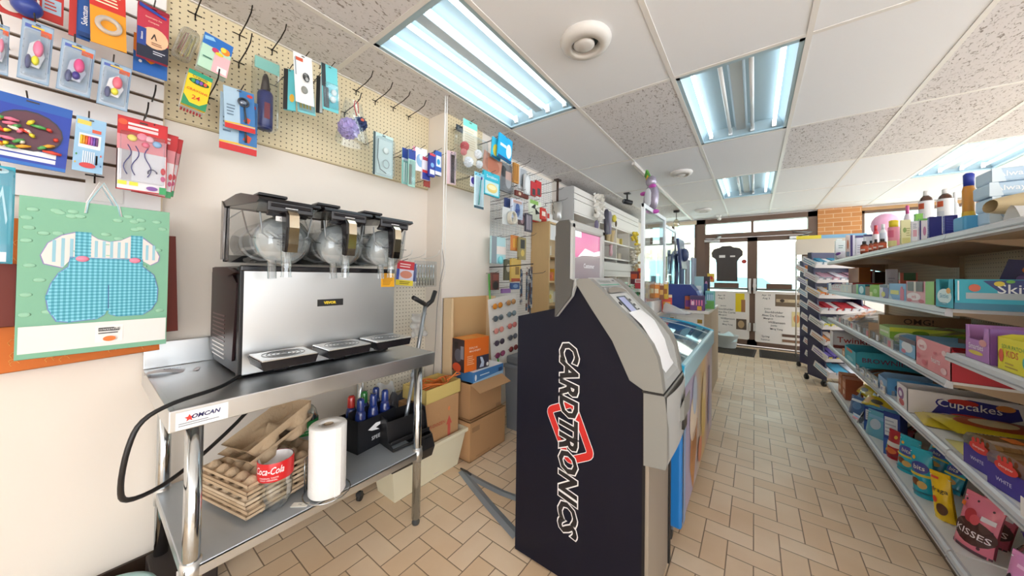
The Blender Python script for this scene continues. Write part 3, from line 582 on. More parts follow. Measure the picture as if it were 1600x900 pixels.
def outfit(p,w,h):
    F=FF(-w/2,0,0); rr=random.Random(5)
    for k in range(46):
        a,b=rr.uniform(.04,.96),rr.uniform(.24,.96)
        p.ball((-w/2+a*w,0,b*h),.012,.002,.007,M('#93c5a8',.5),10)
    y=.002; TE,LT,DKT=M('#86cfe0',.5),M('#b6e2ea',.5),M('#2f8fa6',.5)
    def poly(pts,off,m): p.add([(-w/2+a*w,-off,b*h) for a,b in pts],[tuple(range(len(pts)))],m)
    # shirt body with sleeves
    shirt=[(.30,.62),(.25,.56),(.14,.585),(.12,.64),(.16,.72),(.24,.775),(.32,.80),(.41,.80),(.47,.765),(.55,.75),(.63,.765),(.70,.80),(.80,.79),(.88,.74),(.93,.66),(.92,.62),(.86,.59),(.80,.62),(.79,.66),(.79,.60),(.30,.55)]
    poly(shirt,.0012,M('#8f86b8',.5)); poly([(.5+(a-.5)*.98,.68+(b-.68)*.95) for a,b in shirt],.0018,M('#e8dbd5',.5))
    for k in range(14):
        a=.19+.052*k; b0,b1=(.6,.74) if k in(0,) else ((.57,.755) if k<3 else (.63,.75)); 
        if k in (12,13): b0,b1=.63,.74
        p.art([('r',a,b0,a+.022,b1,'#8fbfcf')],F,w,h,eps=.0022)
    pants=[(.30,.63),(.79,.63),(.79,.58),(.88,.52),(.915,.42),(.91,.33),(.87,.27),(.80,.235),(.62,.235),(.565,.25),(.55,.29),(.53,.25),(.48,.225),(.30,.215),(.23,.225),(.18,.30),(.165,.38),(.19,.46),(.235,.53),(.29,.57)]
    poly([(.54+(a-.54)*1.02,.42+(b-.42)*1.03) for a,b in pants],.0024,M('#6a7fb8',.5)); poly(pants,.0032,TE)
    def inside(x,y,pg):
        c=False;j=len(pg)-1
        for i in range(len(pg)):
            if (pg[i][1]>y)!=(pg[j][1]>y) and x<(pg[j][0]-pg[i][0])*(y-pg[i][1])/(pg[j][1]-pg[i][1])+pg[i][0]: c=not c
            j=i
        return c
    def gingham(pg,off,x0,x1,y0,y1,n=0.0215):
        i=0; a=x0; ka=n*h/w
        while a<x1:
            b=y0; j=0
            while b<y1:
                if inside(a+ka/4,b+n/4,pg):
                    if i%2==0 and j%2==0: p.art([('r',a,b,a+ka/2,b+n/2,DKT)],F,w,h,eps=off)
                    elif i%2==0 or j%2==0: p.art([('r',a,b,a+ka/2,b+n/2,M('#58aec2',.5))],F,w,h,eps=off)
                b+=n/2; j+=1
            a+=ka/2; i+=1
    gingham(pants,.0036,.16,.92,.21,.635)
    for x0,x1 in ((.325,.425),(.70,.79)):
        st=[(x0,.62),(x1,.62),(x1,.80),(x0,.80)]; poly(st,.0026,TE); gingham(st,.0030,x0,x1,.62,.795)
    for cx in (.375,.735): p.ball((-w/2+cx*w,-.004,.625*h),.014,.004,.010,M('#e58aa4',.3))
    p.tube([(-w/2+.42*w,-.004,.636*h),(-w/2+.70*w,-.004,.636*h)],.0012,M('#e6eef2',.4),5)
    p.tube([(-w/2+.55*w,-.0042,.45*h),(-w/2+.553*w,-.0042,.29*h)],.0009,M('#5a6fae',.4),5)
    # white folded base with barcode sticker
    p.add([(-w/2+.005,-.003,.035*h),(w/2-.003,-.003,.035*h),(w/2-.003,-.0035,.2*h),(-w/2+.005,-.0035,.2*h)],[(0,1,2,3)],M('#e9e7e3',.6))
    p.art([('r',.47,.06,.66,.175,'#f3f1ed'),('l',.49,.115,.64,.165,3,'#3d3a3a'),('c',.565,.085,.045,.018,'#e8762a')],F,w,h,eps=.0045)
    p.text('BIENVENUE',F,.565*w,.15*h,.016*h,'#2e2c2e',maxw=.15*w,off=.008)
t=giftbag((26,318,263,550),-1.80,.07,'big green gift bag with a blue gingham baby romper on its front','#7fb698',outfit,handle=.075,roll=0,yaw=3)
hook(148,275,'black hook on the slatwall holding the green gift bag',x=-1.99,L=.2,up=.02)

# --- on the long pegboard
def tub(t,w,h):
    q=MB(); rr=random.Random(3)
    q.lathe([(w*.42,0),(w*.45,h*.1),(w*.47,h*.9),(w*.40,h)],clear('#f3f2ea',.15,.1,.12),(0,.03,0),16); q.build('tub',t)
    q=MB()
    for k in range(26):
        a=rr.uniform(-.3,.3)*w; q.tube([(a,.03+rr.uniform(-.02,.02),h*.15),(a+rr.uniform(-.1,.1)*w,.03+rr.uniform(-.02,.02),h*.85)],.0015,M(rr.choice(['#d9c94a','#9a3a34','#b8a64a','#6f7a3a','#c9b98f']),.5),5)
    q.build('sticks',t)
(l,w,h)=HL(266,36,302,86,-1.86); t=thing('skewer_tub','clear tub of coloured party picks hanging beside the compass set','package',l,(0,rad(14),H90)); tub(t,w,h)
def stack(name,lab,box,x,n,col,art,thick,roll=0,yaw=0,cat='package'):
    (lx,ly,lz),w,h=HL(*box,x); t=thing(name,lab,cat,(lx,ly,lz),(0,rad(roll),H90+rad(yaw)))
    q=MB(); q.box(-w/2,0,0,w/2,thick,h,col,.002); q.art(art,FF(-w/2,0,0),w,h); q.build('front_pack',t)
    q=MB()
    for k in range(n): q.box(-w/2,thick*(k+1)+.002,-.0,w/2,thick*(k+2),h,M('#dfeae2',.5))
    q.build('rear_packs',t); return t,w,h
t,w,h=stack('index_card_pack','pack of pastel index cards with a blue and orange header',(308,56,355,112),-1.83,3,'#b7dcc4',[('r',0,.68,1,1,'#2b6fc0'),('c',.78,.72,.16,.1,'#ef8a2f'),('c',.7,.75,.1,.07,'#f4d44a'),('r',.45,0,1,.55,'#efb7bd'),('r',.62,.05,.95,.22,'#f5f1ee'),('c',.45,.62,.12,.07,'#c23a6a'),('c',.6,.56,.14,.05,'#e6c93a'),('r',.1,.3,.4,.34,'#4a7a68'),('p',[(.05,.8),(.4,.86),(.3,.94),(.02,.9)],'#8fc4e8')],.012,roll=8)
t,w,h=stack('crayon_box','yellow and green box of crayons with more red boxes behind',(283,110,322,168),-1.82,2,'#e9c91f',[('p',[(0,0),(1,0),(1,.25),(.7,.1),(.3,.1),(0,.3)],'#2c8a5c'),('r',0,.88,1,1,'#2a9a7a'),('c',.5,.72,.42,.08,'#1f5a3a'),('t','Crayola',.5,.84,.09,'#27573a',.8),('c',.25,.72,.07,.05,'#3aa05a'),('c',.42,.72,.07,.05,'#3f6ac0'),('c',.58,.72,.07,.05,'#8a4ab0'),('c',.75,.72,.07,.05,'#d8533a'),('t','CRAYONS',.5,.46,.13,'#d8362a',.85),('t','24',.5,.27,.12,'#d8362a',.4)],.02,roll=8)
q=MB(); 
for k in range(7): q.tube([(-w/2+.1*w+k*.13*w,.045,-.012),(-w/2+.1*w+k*.13*w,.045,.02)],.003,M('#a83238',.4),6)
q.build('crayons',t)
# magnifiers
def magn(t,w,h):
    q=MB(); q.tube([(w*.12+.018*math.cos(a*PI/10),-.008,.7*h+.018*math.sin(a*PI/10)) for a in range(20)],.003,M('#4b4f55',.3,.6),8,closed=True); q.tube([(w*.14,-.008,.59*h),(w*.18,-.008,.2*h)],[.003,.0045],M('#3a3d42',.4),8); q.build('magnifier',t)
    q=MB(); q.lathe([(.001,0),(.016,0),(.016,.003)],clear('#dfe6ea',.3),(0,0,0),20,T=frame((w*.12,-.006,.7*h),(1,0,0),(0,0,1),(0,-1,0))); q.build('lens',t)
MA=[('r',0,0,1,.12,'#c92a2c'),('p',[(0,.12),(1,.14),(1,.19),(0,.15)],'#e9b63a'),('r',.5,.16,1,1,'#3d78b4'),('p',[(.6,.25),(.78,.2),(.85,.32),(.7,.36)],'#d8502c'),('l',.08,.3,.35,.6,4,'#6b8196'),('c',.85,.9,.1,.04,'#c9342c')]
card('magnifier_card','blue and red magnifying glass card, rear one of the pair, hanging lower',(343,152,402,238),-1.85,'#a9c4d8',MA,roll=0,extra=magn)
card('magnifier_card','blue and red magnifying glass card, front one of the pair',(352,141,400,204),-1.81,'#a9c4d8',MA,roll=-3,extra=magn)
# blue gas bottle in a bag
(l,w,h)=HL(398,90,437,200,-1.84); t=thing('lighter_fuel_bottle','dark blue bottle with a black nozzle hanging in a clear bag','bottle',l,(0,0,H90))
q=MB(); q.lathe([(.028,0),(.031,.004),(.031,h*.5),(.026,h*.54)],M('#1f2f6f',.3),(0,.03,0),18); q.art([('r',.25,.15,.75,.8,'#7a2a3a')],FF(-.022,-.001,h*.08),.044,h*.35); q.build('body',t)
q=MB(); q.lathe([(.021,h*.52),(.012,h*.75),(.006,h*.80)],M('#2a2425',.5),(0,.03,0),14); q.build('nozzle',t)
q=MB(); q.box(-w/2,-.006,0,w/2,.066,h,CP,.012); q.build('clear_bag',t); q=MB(); q.box(-w/2,.01,h*.82,w/2,.014,h*.98,M('#8fd0c4',.5)); q.build('header',t)
def pins(t,w,h):
    q=MB(); 
    for k in range(5): q.tube([(w*.1+.014*math.cos(a*.6)*(1-.1*k),-.006-.002*k,.55*h-.003*k+.02*math.sin(a*.6)*(1-.1*k)) for a in range(11)],.0013,M('#3f4245',.3,.6),5,closed=True)
    q.ball((-.02*w,-.005,.28*h),.014,.005,.018,M('#8a8c86',.4)); q.build('rings',t)
card('sewing_ring_card','white card with dark coiled rings, front of the group right of the blue bottle',(463,88,492,163),-1.74,'#eceeee',[('r',.1,.85,.5,.92,'#c9563a'),('r',.05,.55,.12,.9,'#9aa6ae')],roll=-4,extra=pins)
card('hair_comb_card','teal card with a black comb, left of the white ring card',(443,108,462,172),-1.80,'#59bcc8',[('r',.0,.0,.35,1,'#1d1d20'),('c',.7,.3,.2,.1,'#e0b23a')],yaw=-30,thick=.012)
card('hair_elastic_card','pale teal card with white elastics hanging behind the white ring card',(466,130,494,178),-1.80,'#7fc9cf',[('r',.1,.1,.9,.6,'#d8e6e8'),('s',.15,.15,.85,.55,4,'#c9b23f')],blister=(.05,.05,.95,.65,.01),roll=-6)
card('hair_elastic_card','teal card with white pompom elastics at the group right end',(505,104,530,174),-1.76,'#6fcbd2',[('r',.0,.5,.25,1,'#33383d'),('r',.05,.05,.4,.5,'#5a6468')],extra=lambda t,w,h:[MB().ball((w*.2,-.008,h*.42),.014,.01,.016,M('#e6f0f0',.6)).build('pompom',t),MB().ball((w*.1,-.01,h*.25),.015,.012,.016,M('#dcebec',.6)).build('pompom',t)],roll=-3,blister=(.1,.05,1,.6,.02))
card('hair_comb_card','card with a long black comb hanging between white rings and pompoms',(494,118,504,176),-1.8,'#26262a',[('r',.6,0,1,1,'#bfc9cd')],yaw=-35,thick=.01)
# bath puffs
(l,w,h)=HL(527,158,574,226,-1.80); t=thing('bath_puff_bag','clear bag with a purple and a navy bath puff and a red loop','bath puff',l,(0,0,H90))
def puff(c,r,m,sd):
    rr=random.Random(sd); q=MB()
    def fn(a,b):
        th=a*2*PI; ph=b*PI; k=1+.10*math.sin(th*9+ph*7)+.07*math.sin(ph*15+th*3); return (c[0]+r*k*math.sin(ph)*math.cos(th),c[1]+r*k*math.sin(ph)*math.sin(th),c[2]+r*k*math.cos(ph))
    q.grid(fn,32,20,m,False); return q
puff((-.022,0,h*.34),.052,M('#a99bd0',.8),1).build('purple_puff',t); puff((.03,-.02,h*.5),.036,M('#26355f',.8),2).build('navy_puff',t)
q=MB(); q.ball((.025,-.055,h*.55),.010,.006,.008,M('#d9644a',.5)); q.tube([(.0,-.04,h*.62),(-.02,-.05,h*.8),(-.015,-.05,h*.93),(0,-.05,h*.9),(.008,-.045,h*.68)],.0025,M('#b8303f',.5),6); q.build('loop',t)
q=MB(); q.grid(lambda a,b:(math.cos(a*2*PI)*(w*.55*(1-.5*b)),math.sin(a*2*PI)*(.07*(1-.7*b)),h*(.02+.98*b)),20,8,CP); q.build('clear_bag',t)
hook(538,176,'black hook holding the bag of bath puffs',L=.2)
def ringcable(t,w,h):
    q=MB(); q.tube([(.02*math.cos(a*.5)+.1*w,-.012,.3*h+.024*math.sin(a*.5)) for a in range(12)],.003,M('#b9c4c6',.3,.5),6,closed=True)
    q.tube([(-.3*w,-.01,h*.85),(-.34*w,-.012,h*.4),(-.2*w,-.012,h*.15),(.1*w,-.012,.08*h)],.003,M('#70807f',.4),6); q.ball((.1*w,-.01,.62*h),.02,.008,.02,M('#dfe9e6',.4)); q.build('hose',t)
card('plug_cable_card','grey green card with a coiled white chain, low on the pegboard',(583,210,614,276),-1.80,'#bcd6d4',[('r',0,0,.1,1,'#3a4a4c'),('r',.1,.03,.95,.9,'#cfe0de')],extra=ringcable,blister=(.08,.02,1,.9,.03))
card('toothbrush_card','pale green toothbrush pack with navy top, left of the pair',(628,232,640,288),-1.78,'#8fc7c0',[('r',0,.72,1,1,'#27418f'),('r',0,.66,1,.72,'#d2d9ea'),('s',.2,.05,.8,.6,2,'#d9ebe6')],blister=(.1,.05,.9,.7,.015))
card('toothbrush_card','pale green toothbrush pack with navy top, right of the pair',(638,234,649,292),-1.74,'#a5d0c2',[('r',0,.74,1,1,'#2d479a'),('r',.1,.05,.5,.6,'#7d837a')],blister=(.1,.05,.9,.7,.015))
card('dental_pack','white and pink package with a blue figure beside the toothbrushes',(648,232,670,268),-1.76,'#eeecef',[('r',0,.5,.15,1,'#e88fa8'),('c',.45,.45,.28,.28,'#8fb3d6'),('c',.55,.6,.16,.14,'#d9e4ee')],roll=-6)
card('tube_box','red and navy toothpaste box, left of three near the column corner',(660,246,672,281),-1.75,'#e4e0ea',[('r',0,0,1,.3,'#2c3a94'),('r',0,.3,1,.42,'#c93a3f'),('r',0,.85,1,1,'#bb4558')],thick=.02,hole=False)
card('tube_box','navy toothpaste box with red foot, middle of three near the column corner',(671,240,680,276),-1.72,'#303b97',[('r',.1,.1,.9,.3,'#e5e7f2'),('c',.5,.5,.3,.1,'#7bb0e0'),('r',0,.9,1,1,'#d24a5a')],thick=.02,hole=False)
card('tube_box','blue and white toothpaste box, right of three near the column corner',(680,236,690,274),-1.72,'#2f5fb8',[('r',.15,.35,.9,.8,'#e8eef6'),('c',.5,.55,.25,.12,'#3fa0d0'),('r',0,0,1,.15,'#e8e4ec')],thick=.02,hole=False)
card('nail_file_card','dark red narrow card under the toothpaste boxes',(662,281,672,292),-1.80,'#a4433a',[],hole=False)
# --- column board
COLX=-1.72
card('hair_comb_card','pink card with a black comb left of the hair ties on the column',(699,236,711,288),-1.70,'#d9b9be',[('r',.45,.05,.85,.9,'#2b2628'),('s',.45,.1,.85,.8,3,'#5a4c50')],yaw=-20,blister=(.3,.02,.95,.93,.01))
card('bobby_pin_card','small black hair clip card high on the column board',(713,196,724,206),-1.78,'#3d4650',[('r',.2,.3,.8,.7,'#6d7880')],hole=False)
card('hair_tie_card','long cream card with a teal header and round hair ties on the column',(724,190,746,256),-1.66,'#e3d6bd',[('r',0,.84,1,1,'#6fc6b8'),('l',.1,.3,.9,.8,9,'#cbb998')],roll=-1)
(l,w,h)=HL(712,212,758,274,-1.66); t=thing('scrunchie_bag','bag of white and red fluffy scrunchies hanging on the column','package',l,(0,0,H90))
for k,(a,b,r,c) in enumerate([(-.25,.65,.03,'#c9565a'),(-.28,.5,.022,'#d98a8c'),(.2,.6,.03,'#f0f0f2'),(-.12,.3,.034,'#e9eef2'),(.25,.35,.026,'#eef1f4')]):
    puff((a*w,-.01,b*h),r,M(c,.8),k).build('scrunchie',t)
q=MB(); q.box(-w/2,-.04,0,w/2,.03,h,CP,.02); q.build('clear_bag',t)
card('sponge_pack','turquoise sponge packet printed with a yellow sponge, highest on the column right',(768,216,782,248),-1.60,'#35b0cf',[('c',.4,.4,.3,.3,'#e6cf4a'),('r',0,0,1,.08,'#2c5f8a')],roll=6,thick=.012)
card('sponge_pack','bright blue sponge packet with a white end, right of the yellow one on the column',(778,212,799,250),-1.56,'#19a3d6',[('c',.75,.45,.2,.3,'#dff1ef'),('r',.1,.5,.55,.62,'#d8eef6'),('r',0,0,1,.1,'#17487f')],roll=6,thick=.015)
card('foot_pad_card','brown rounded pad card in the middle of the column goods',(753,242,782,271),-1.64,'#c9917b',[('c',.5,.45,.4,.4,'#b9745c')],roll=10,hole=False)
card('dishcloth_pack','turquoise pack with a yellow sponge picture at the board bottom',(756,270,781,306),-1.60,'#2fb2cb',[('r',.08,.05,.92,.6,'#bfe1e3'),('c',.5,.32,.33,.2,'#e9d17e'),('c',.5,.36,.25,.1,'#f3e7b8'),('t','Scrubbers',.5,.8,.13,'#e6f6fa',.8)],thick=.02)
def tbrush(t,w,h):
    q=MB(); q.tube([(-.1*w,-.008,.1*h),(0,-.01,.5*h),(.12*w,-.008,.85*h)],[.004,.0045,.003],M('#1fa7a6',.3),8); q.ball((.12*w,-.012,.85*h),.006,.006,.012,M('#4a3fa0',.5)); q.build('toothbrush',t)
card('toothbrush_card','white toothbrush card with a teal brush at the column board bottom edge',(741,270,756,326),-1.58,'#d6eef4',[('r',0,0,1,.07,'#264a5a'),('r',0,.9,1,1,'#7dc6de')],extra=tbrush,blister=(.1,.08,.9,.88,.014))
card('floss_pack','small purple and white pack left of the teal toothbrush',(735,276,744,292),-1.6,'#e7e6f2',[('c',.5,.6,.4,.35,'#4a3f9a')])

# --- gridwall crowd
def small(name,lab,u0,v0,u1,v1,x,col,art=(),thick=.02,roll=0,yaw=0,bl=None,cat='package'): return card(name,lab,(u0,v0,u1,v1),x,col,list(art),thick=thick,roll=roll,yaw=yaw,blister=bl,hole=False,cat=cat)
small('kitchen_tool_bag','bag of steel kitchen tools with a pink tag, left end of the gridwall top',781,256,800,300,-1.78,'#8d8f93',[('c',.3,.7,.25,.2,'#54565a'),('c',.7,.4,.25,.25,'#b9bcc0'),('r',.45,.45,.95,.75,'#e6bdb0')],bl=(0,0,1,1,.03))
small('wooden_spoon_pack','tan wooden utensil pack high on the gridwall',803,255,811,286,-1.75,'#c98f45',[('s',.1,.1,.9,.9,2,'#a06a2c')])
small('ladle_card','white card with a clear ladle high on the gridwall',811,262,822,296,-1.75,'#d9dbdd',[('c',.5,.3,.35,.2,'#b4babf')],bl=(.1,.1,.9,.9,.02))
small('strainer_card','pale oval strainer card right of the ladle',820,273,829,304,-1.7,'#c6cacd',[('c',.5,.5,.4,.45,'#e8ecee')])
small('battery_card','red battery card, left of two on the gridwall right side',830,284,838,306,-1.7,'#c4303a',[('r',.2,.05,.8,.5,'#3a3a3f')])
small('battery_card','red battery card, right of two on the gridwall right side',838,283,846,306,-1.7,'#cf2f33',[('r',.2,.05,.8,.5,'#46464b')])
small('peeler_card','dark red peeler card just under the steel tools',806,300,826,308,-1.72,'#6d2f28',[('c',.3,.5,.1,.3,'#c9b59a')])
small('brush_card','blue brush in a pale package, gridwall second row',800,312,817,342,-1.64,'#cfd8ea',[('c',.5,.45,.22,.36,'#4a6fb8'),('r',.1,.8,.9,.95,'#e5b8a8')],bl=(.1,.05,.9,.9,.02))
small('scissors_pack','dark blue scissor pack left of the round rope coil',790,310,800,328,-1.7,'#3a4a7a',[])
def coil(t,w,h):
    q=MB()
    for k in range(5): q.tube([(.42*w*math.cos(a*.4),-.015-.008*k,h*.5+.42*h*math.sin(a*.4)) for a in range(16)],.006,M('#d9d3c4',.7),6,closed=True)
    q.build('coil',t)
small('clothesline_coil','round coil of cream clothesline on the gridwall',785,325,806,352,-1.66,'#cfd3d2',[],thick=.004)[0]
coil([o for o in bpy.data.objects if o.get('label','').startswith('round coil')][0],.1,.12)
small('bulb_card','green and white pack with zigzag print, gridwall second row right',828,314,846,344,-1.64,'#dfe9d6',[('p',[(.1,.6),(.5,.9),(.45,.6),(.9,.4),(.5,.3),(.6,.55)],'#2b2b2b'),('r',0,.8,.7,1,'#8fbf5f')])
small('key_ring_card','card of dark key rings below the second row',812,336,826,352,-1.66,'#6d5a5c',[('c',.3,.5,.2,.4,'#c9a9b0'),('c',.7,.4,.2,.35,'#3a3438')])
small('marker_set','dark marker set hanging under the key rings',822,334,832,362,-1.62,'#4c4a55',[('s',.1,.1,.9,.9,3,'#b0a9b5')])
small('red_carton','red carton on top of the wooden cabinet, left of two',846,325,853,343,-1.55,'#c8362b',[('r',.1,.3,.9,.7,'#e8d9cc')])
small('yarn_pack','white and aqua ball of yarn with a pink band',768,370,790,412,-1.75,'#b9dfe4',[('r',0,.35,1,.65,'#efe6e0'),('r',0,0,.35,1,'#8e9aa2')],thick=.02)
[MB().ball((.01,-.015,.03),.028,.022,.035,M('#86d4dd',.8)).build('yarn_ball',o) for o in bpy.data.objects if o.get('label','')=='white and aqua ball of yarn with a pink band']
small('glue_card','orange and yellow card, upper of the tan cards on the gridwall',800,368,811,392,-1.7,'#d98a4a',[('s',.2,.2,.8,.8,2,'#e7c45a')])
small('lock_card','black and gold lock card right of the orange card',811,371,822,406,-1.66,'#9a8a5a',[('r',.2,.5,.8,.9,'#2f2b28'),('c',.5,.3,.25,.15,'#d6b85a')])
small('hinge_card','dark card with a brass hinge, left of the gold door lock card',789,406,799,438,-1.7,'#5a5a48',[('c',.5,.6,.3,.2,'#b9b3a0')])
small('lock_card','gold card with a brass door lock, middle of the gridwall',799,404,814,440,-1.68,'#d6b45f',[('r',.4,.3,.8,.65,'#8a6a2a'),('r',0,0,1,.14,'#b4502f')])
small('plug_card','blue plug card below the gold lock card',799,442,812,452,-1.7,'#3f5f9a',[('c',.5,.5,.3,.3,'#7fa0cc')])
small('tape_measure_card','dark red card with a round tape measure low on the gridwall',769,426,780,453,-1.74,'#6a4038',[('c',.5,.25,.4,.25,'#2d2826'),('r',.1,.55,.9,.9,'#8f5348')])
small('purple_tag_card','small lilac card above the sunglasses panel',785,451,798,458,-1.7,'#9a6fae',[])
# watch / strap strip
(l,w,h)=HL(815,416,834,492,-1.45); t=thing('strap_rack','tall hanging bunch of dark patterned lanyards beside the wooden cabinet','lanyards',l,(0,0,H90)); rr=random.Random(8)
for k in range(10):
    a=rr.uniform(-.45,.45)*w; y=rr.uniform(-.04,.04); q=MB(); z1=h*rr.uniform(.9,1.0); z0=h*rr.uniform(.0,.3)
    for s in range(12): q.box(a-.008,y-.002,z0+(z1-z0)*s/12,a+.008,y+.002,z0+(z1-z0)*(s+1)/12,M(rr.choice(['#3a3f4a','#55606e','#8a8f98','#6a4a44','#2f4a6a','#c9c5bf']),.5))
    q.build('lanyard',t)
q=MB(); q.tube([(0,0,0),(.3,0,.01),(l[0]-WX+.04,0,.03)],.004,HK,6); solo(q,'peg_hook','long black hook carrying the bunch of patterned lanyards','hook',(WX+.008,l[1],l[2]+h*.97))
# sunglasses panel
(l,w,h)=HL(769,462,812,560,-1.70); t=thing('sunglasses_board','white tilted board carrying pairs of sunglasses beside the green cord','sunglasses display',l,(0,rad(-6),H90))
q=MB(); q.box(-w/2,0,0,w/2,.004,h,'#e9e4de'); q.build('board',t)
cols=['#d98a2a','#b98a5a','#5f6a72','#6f7f88','#d98f86','#c96f68','#4b3f4f','#5a5a62','#8a3f5f','#7a3030','#565a60','#2f2f33']; n=0
for r_ in range(5):
    for c_ in range(2):
        q=MB(); zz=h*(.88-.19*r_); xx=(-.24+.48*c_)*w; m=M(cols[n%12],.15); n+=1
        for s in (-1,1): q.ball((xx+s*.034,-.014,zz),.030,.009,.024,m,12)
        q.tube([(xx-.006,-.014,zz+.004),(xx+.006,-.014,zz+.004)],.002,HK,5); q.tube([(xx-.062,-.01,zz+.008),(xx-.066,-.004,zz)],.002,HK,5); q.tube([(xx+.062,-.01,zz+.008),(xx+.066,-.004,zz)],.002,HK,5); q.build('sunglasses',t)
# low pegboard goods
small('bandage_pack','red and yellow packet with a clear window, left on the low pegboard',618,408,645,446,-1.80,'#d7d5e6',[('r',0,.66,1,1,'#c9323c'),('r',0,0,1,.22,'#e9d43a'),('r',0,.22,.15,.66,'#3f52a8'),('c',.55,.45,.35,.16,'#d98f78'),('l',.15,.72,.9,.92,2,'#f0d9d6'),('l',.2,.04,.9,.18,2,'#6a5a20')],thick=.004,roll=5)
small('bandage_pack','blue packet edge behind the red and yellow packet',643,412,652,440,-1.86,'#3f55a6',[],thick=.004)
(l,w,h)=HL(648,408,681,448,-1.80); t=thing('utensil_pack','clear packs of silver cutlery on the low pegboard','package',l,(0,0,H90))
for k in range(7):
    q=MB(); a=(-.4+.13*k)*w; q.tube([(a,0,.05*h),(a,0,.75*h)],.0035,M('#c9ccd0',.25,.9),6); q.ball((a,0,.8*h),.007,.004,.014,M('#c9ccd0',.25,.9),8); q.build('cutlery',t)
q=MB(); q.box(-w/2,-.01,0,w/2,.01,h,CP,.004); q.build('clear_bag',t)
for u,l in ((620,'left'),(641,'middle'),(662,'right')): hook(u,404,'white plastic hook in the low pegboard top row, '+l+' of three',L=.18,mat=M('#eceae4',.4))
p=MB(); rr=random.Random(6)
p.grid(lambda a,b:(.02*math.sin(a*9+b*4)+.012*math.sin(b*21),.15*(a-.5)*(1-.25*b)+.01*math.sin(b*9),.17*b),10,12,clear('#f2f2f2',.2,.2,.45))
c=P(655,560,0,-1.93); solo(p,'plastic_bag','crumpled white plastic bag hanging on the low pegboard behind the crutch','bag',(-1.95,c.y,.82))
p=MB(); p.grid(lambda a,b:(.02*math.sin(a*7+b*4),.12*(a-.5),.10*b+.01*math.sin(a*11)),8,6,clear('#f6f6f6',.2,.2,.6)); c=P(607,640,0,-1.9); solo(p,'plastic_bag','small crumpled white plastic bag above the black bin','bag',(-1.93,c.y,.46))
# cords
W=M('#e9e7e3',.4); c=P(697,150,2,CEIL); d=P(688,440,0,-1.70)
p=MB(); p.tube([(-1.667,1.435,CEIL),(-1.668,1.437,2.1),(-1.672,1.44,1.6),(-1.69,1.44,1.27)],.004,W,6); solo(p,'ceiling_wire','thicker of two white cords hanging from the ceiling in front of the column','cord')
p=MB(); p.tube([(-1.66,1.445,CEIL),(-1.665,1.455,2.0),(-1.668,1.455,1.5),(-1.67,1.46,1.28),(-1.70,1.46,1.22)],.0028,W,6); solo(p,'ceiling_wire','thinner of two white cords hanging from the ceiling in front of the column','cord')
p=MB(); pts=[P(690,380,0,-1.83),P(694,412,0,-1.82),P(688,440,0,-1.82),P(683,480,0,-1.83),P(680,540,0,-1.85),P(676,600,0,-1.9)]
p.tube(pts,.0022,M('#7b7b7d',.4),5); solo(p,'thin_cable','thin grey cable trailing down the column edge behind the crutch','cable')
p=MB(); pts=[P(764,428,0,-1.80),P(765,460,0,-1.78),P(769,500,0,-1.75),P(775,545,0,-1.72),P(778,562,0,-1.70),P(782,600,0,-1.68)]
p.tube(pts,.008,M('#5fb54f',.35),8); solo(p,'garden_hose','bright green hose hanging in front of the sunglasses board','hose')

# ================================================================ STEEL TABLE
STL = steel('#d3d6d8',.33,(60,1,1)); STH = steel('#dddfe0',.36,(1,60,60)); GALV = M('#b9c0c6',.42,.55,var=.05); CHR = M('#c2c8cc',.12,1)
t=thing('steel_work_table','stainless steel work table with an undershelf along the left wall','table',(WX+.02,.16,0))
TW,TL=.665,.945
p=MB(); p.box(.001,.002,.835,TW-.003,TL-.002,.868,STL); p.box(0.001,.004,.812,.02,TL-.004,.836,STL); p.box(TW-.012,-.002,.806,TW,TL+.002,.8688,STL,.003)
p.box(0,-.0015,.806,TW-.012,.012,.8686,STL,.002); p.box(0,TL-.012,.806,TW-.012,TL+.0015,.8686,STL,.002); p.build('tabletop',t)
p=MB(); p.box(0,0,.868,.016,TL,.975,STL,.003); p.build('backsplash',t)
p=MB(); p.box(.03,.04,.362,TW-.03,TL-.04,.374,GALV,.003); p.box(.03,.04,.335,.04,TL-.04,.365,STL); p.box(TW-.04,.04,.335,TW-.03,TL-.04,.372,STL,.002); p.box(.03,.04,.335,TW-.03,.05,.366,STL); p.box(.03,TL-.05,.335,TW-.03,TL-.04,.366,STL); p.build('undershelf',t)
for lx,ly in ((.05,.06),(TW-.05,.06),(.05,TL-.06),(TW-.05,TL-.06)):
    p=MB(); p.tube([(lx,ly,.03),(lx,ly,.81)],.021,CHR,18); p.tube([(lx,ly,.32),(lx,ly,.385)],.0255,STH,18); o=p.build('leg',t)
    q=MB(); q.lathe([(.018,0),(.02,.01),(.014,.03),(.014,.04)],M('#4c4f52',.4,.5),(lx,ly,0),14); q.build('adjustable_foot',o)
p=MB(); p.box(0,0,0,.0015,.115,.05,'#eceef0'); F=FR(.0015,0,0); p.text('OMCAN',F,.065,.032,.013,'#2a2760',maxw=.07,shear=.25,bold=.03)
for k in range(5):
    a=PI/2+k*2*PI/5; p.add([(.0022,.028+.011*math.cos(a),.03+.011*math.sin(a)),(.0022,.028+.005*math.cos(a+.63),.03+.005*math.sin(a+.63)),(.0022,.028,.03),(.0022,.028+.005*math.cos(a-.63),.03+.005*math.sin(a-.63))],[(0,1,2,3)],M('#d63a2f'))
p.art([('l',.05,.15,.9,.4,2,'#8a8c92')],F,.115,.05); solo(p,'maker_label','white sticker with a red star at the near front corner of the steel table','sticker',(WX+.02+TW+.0005,.172,.81))
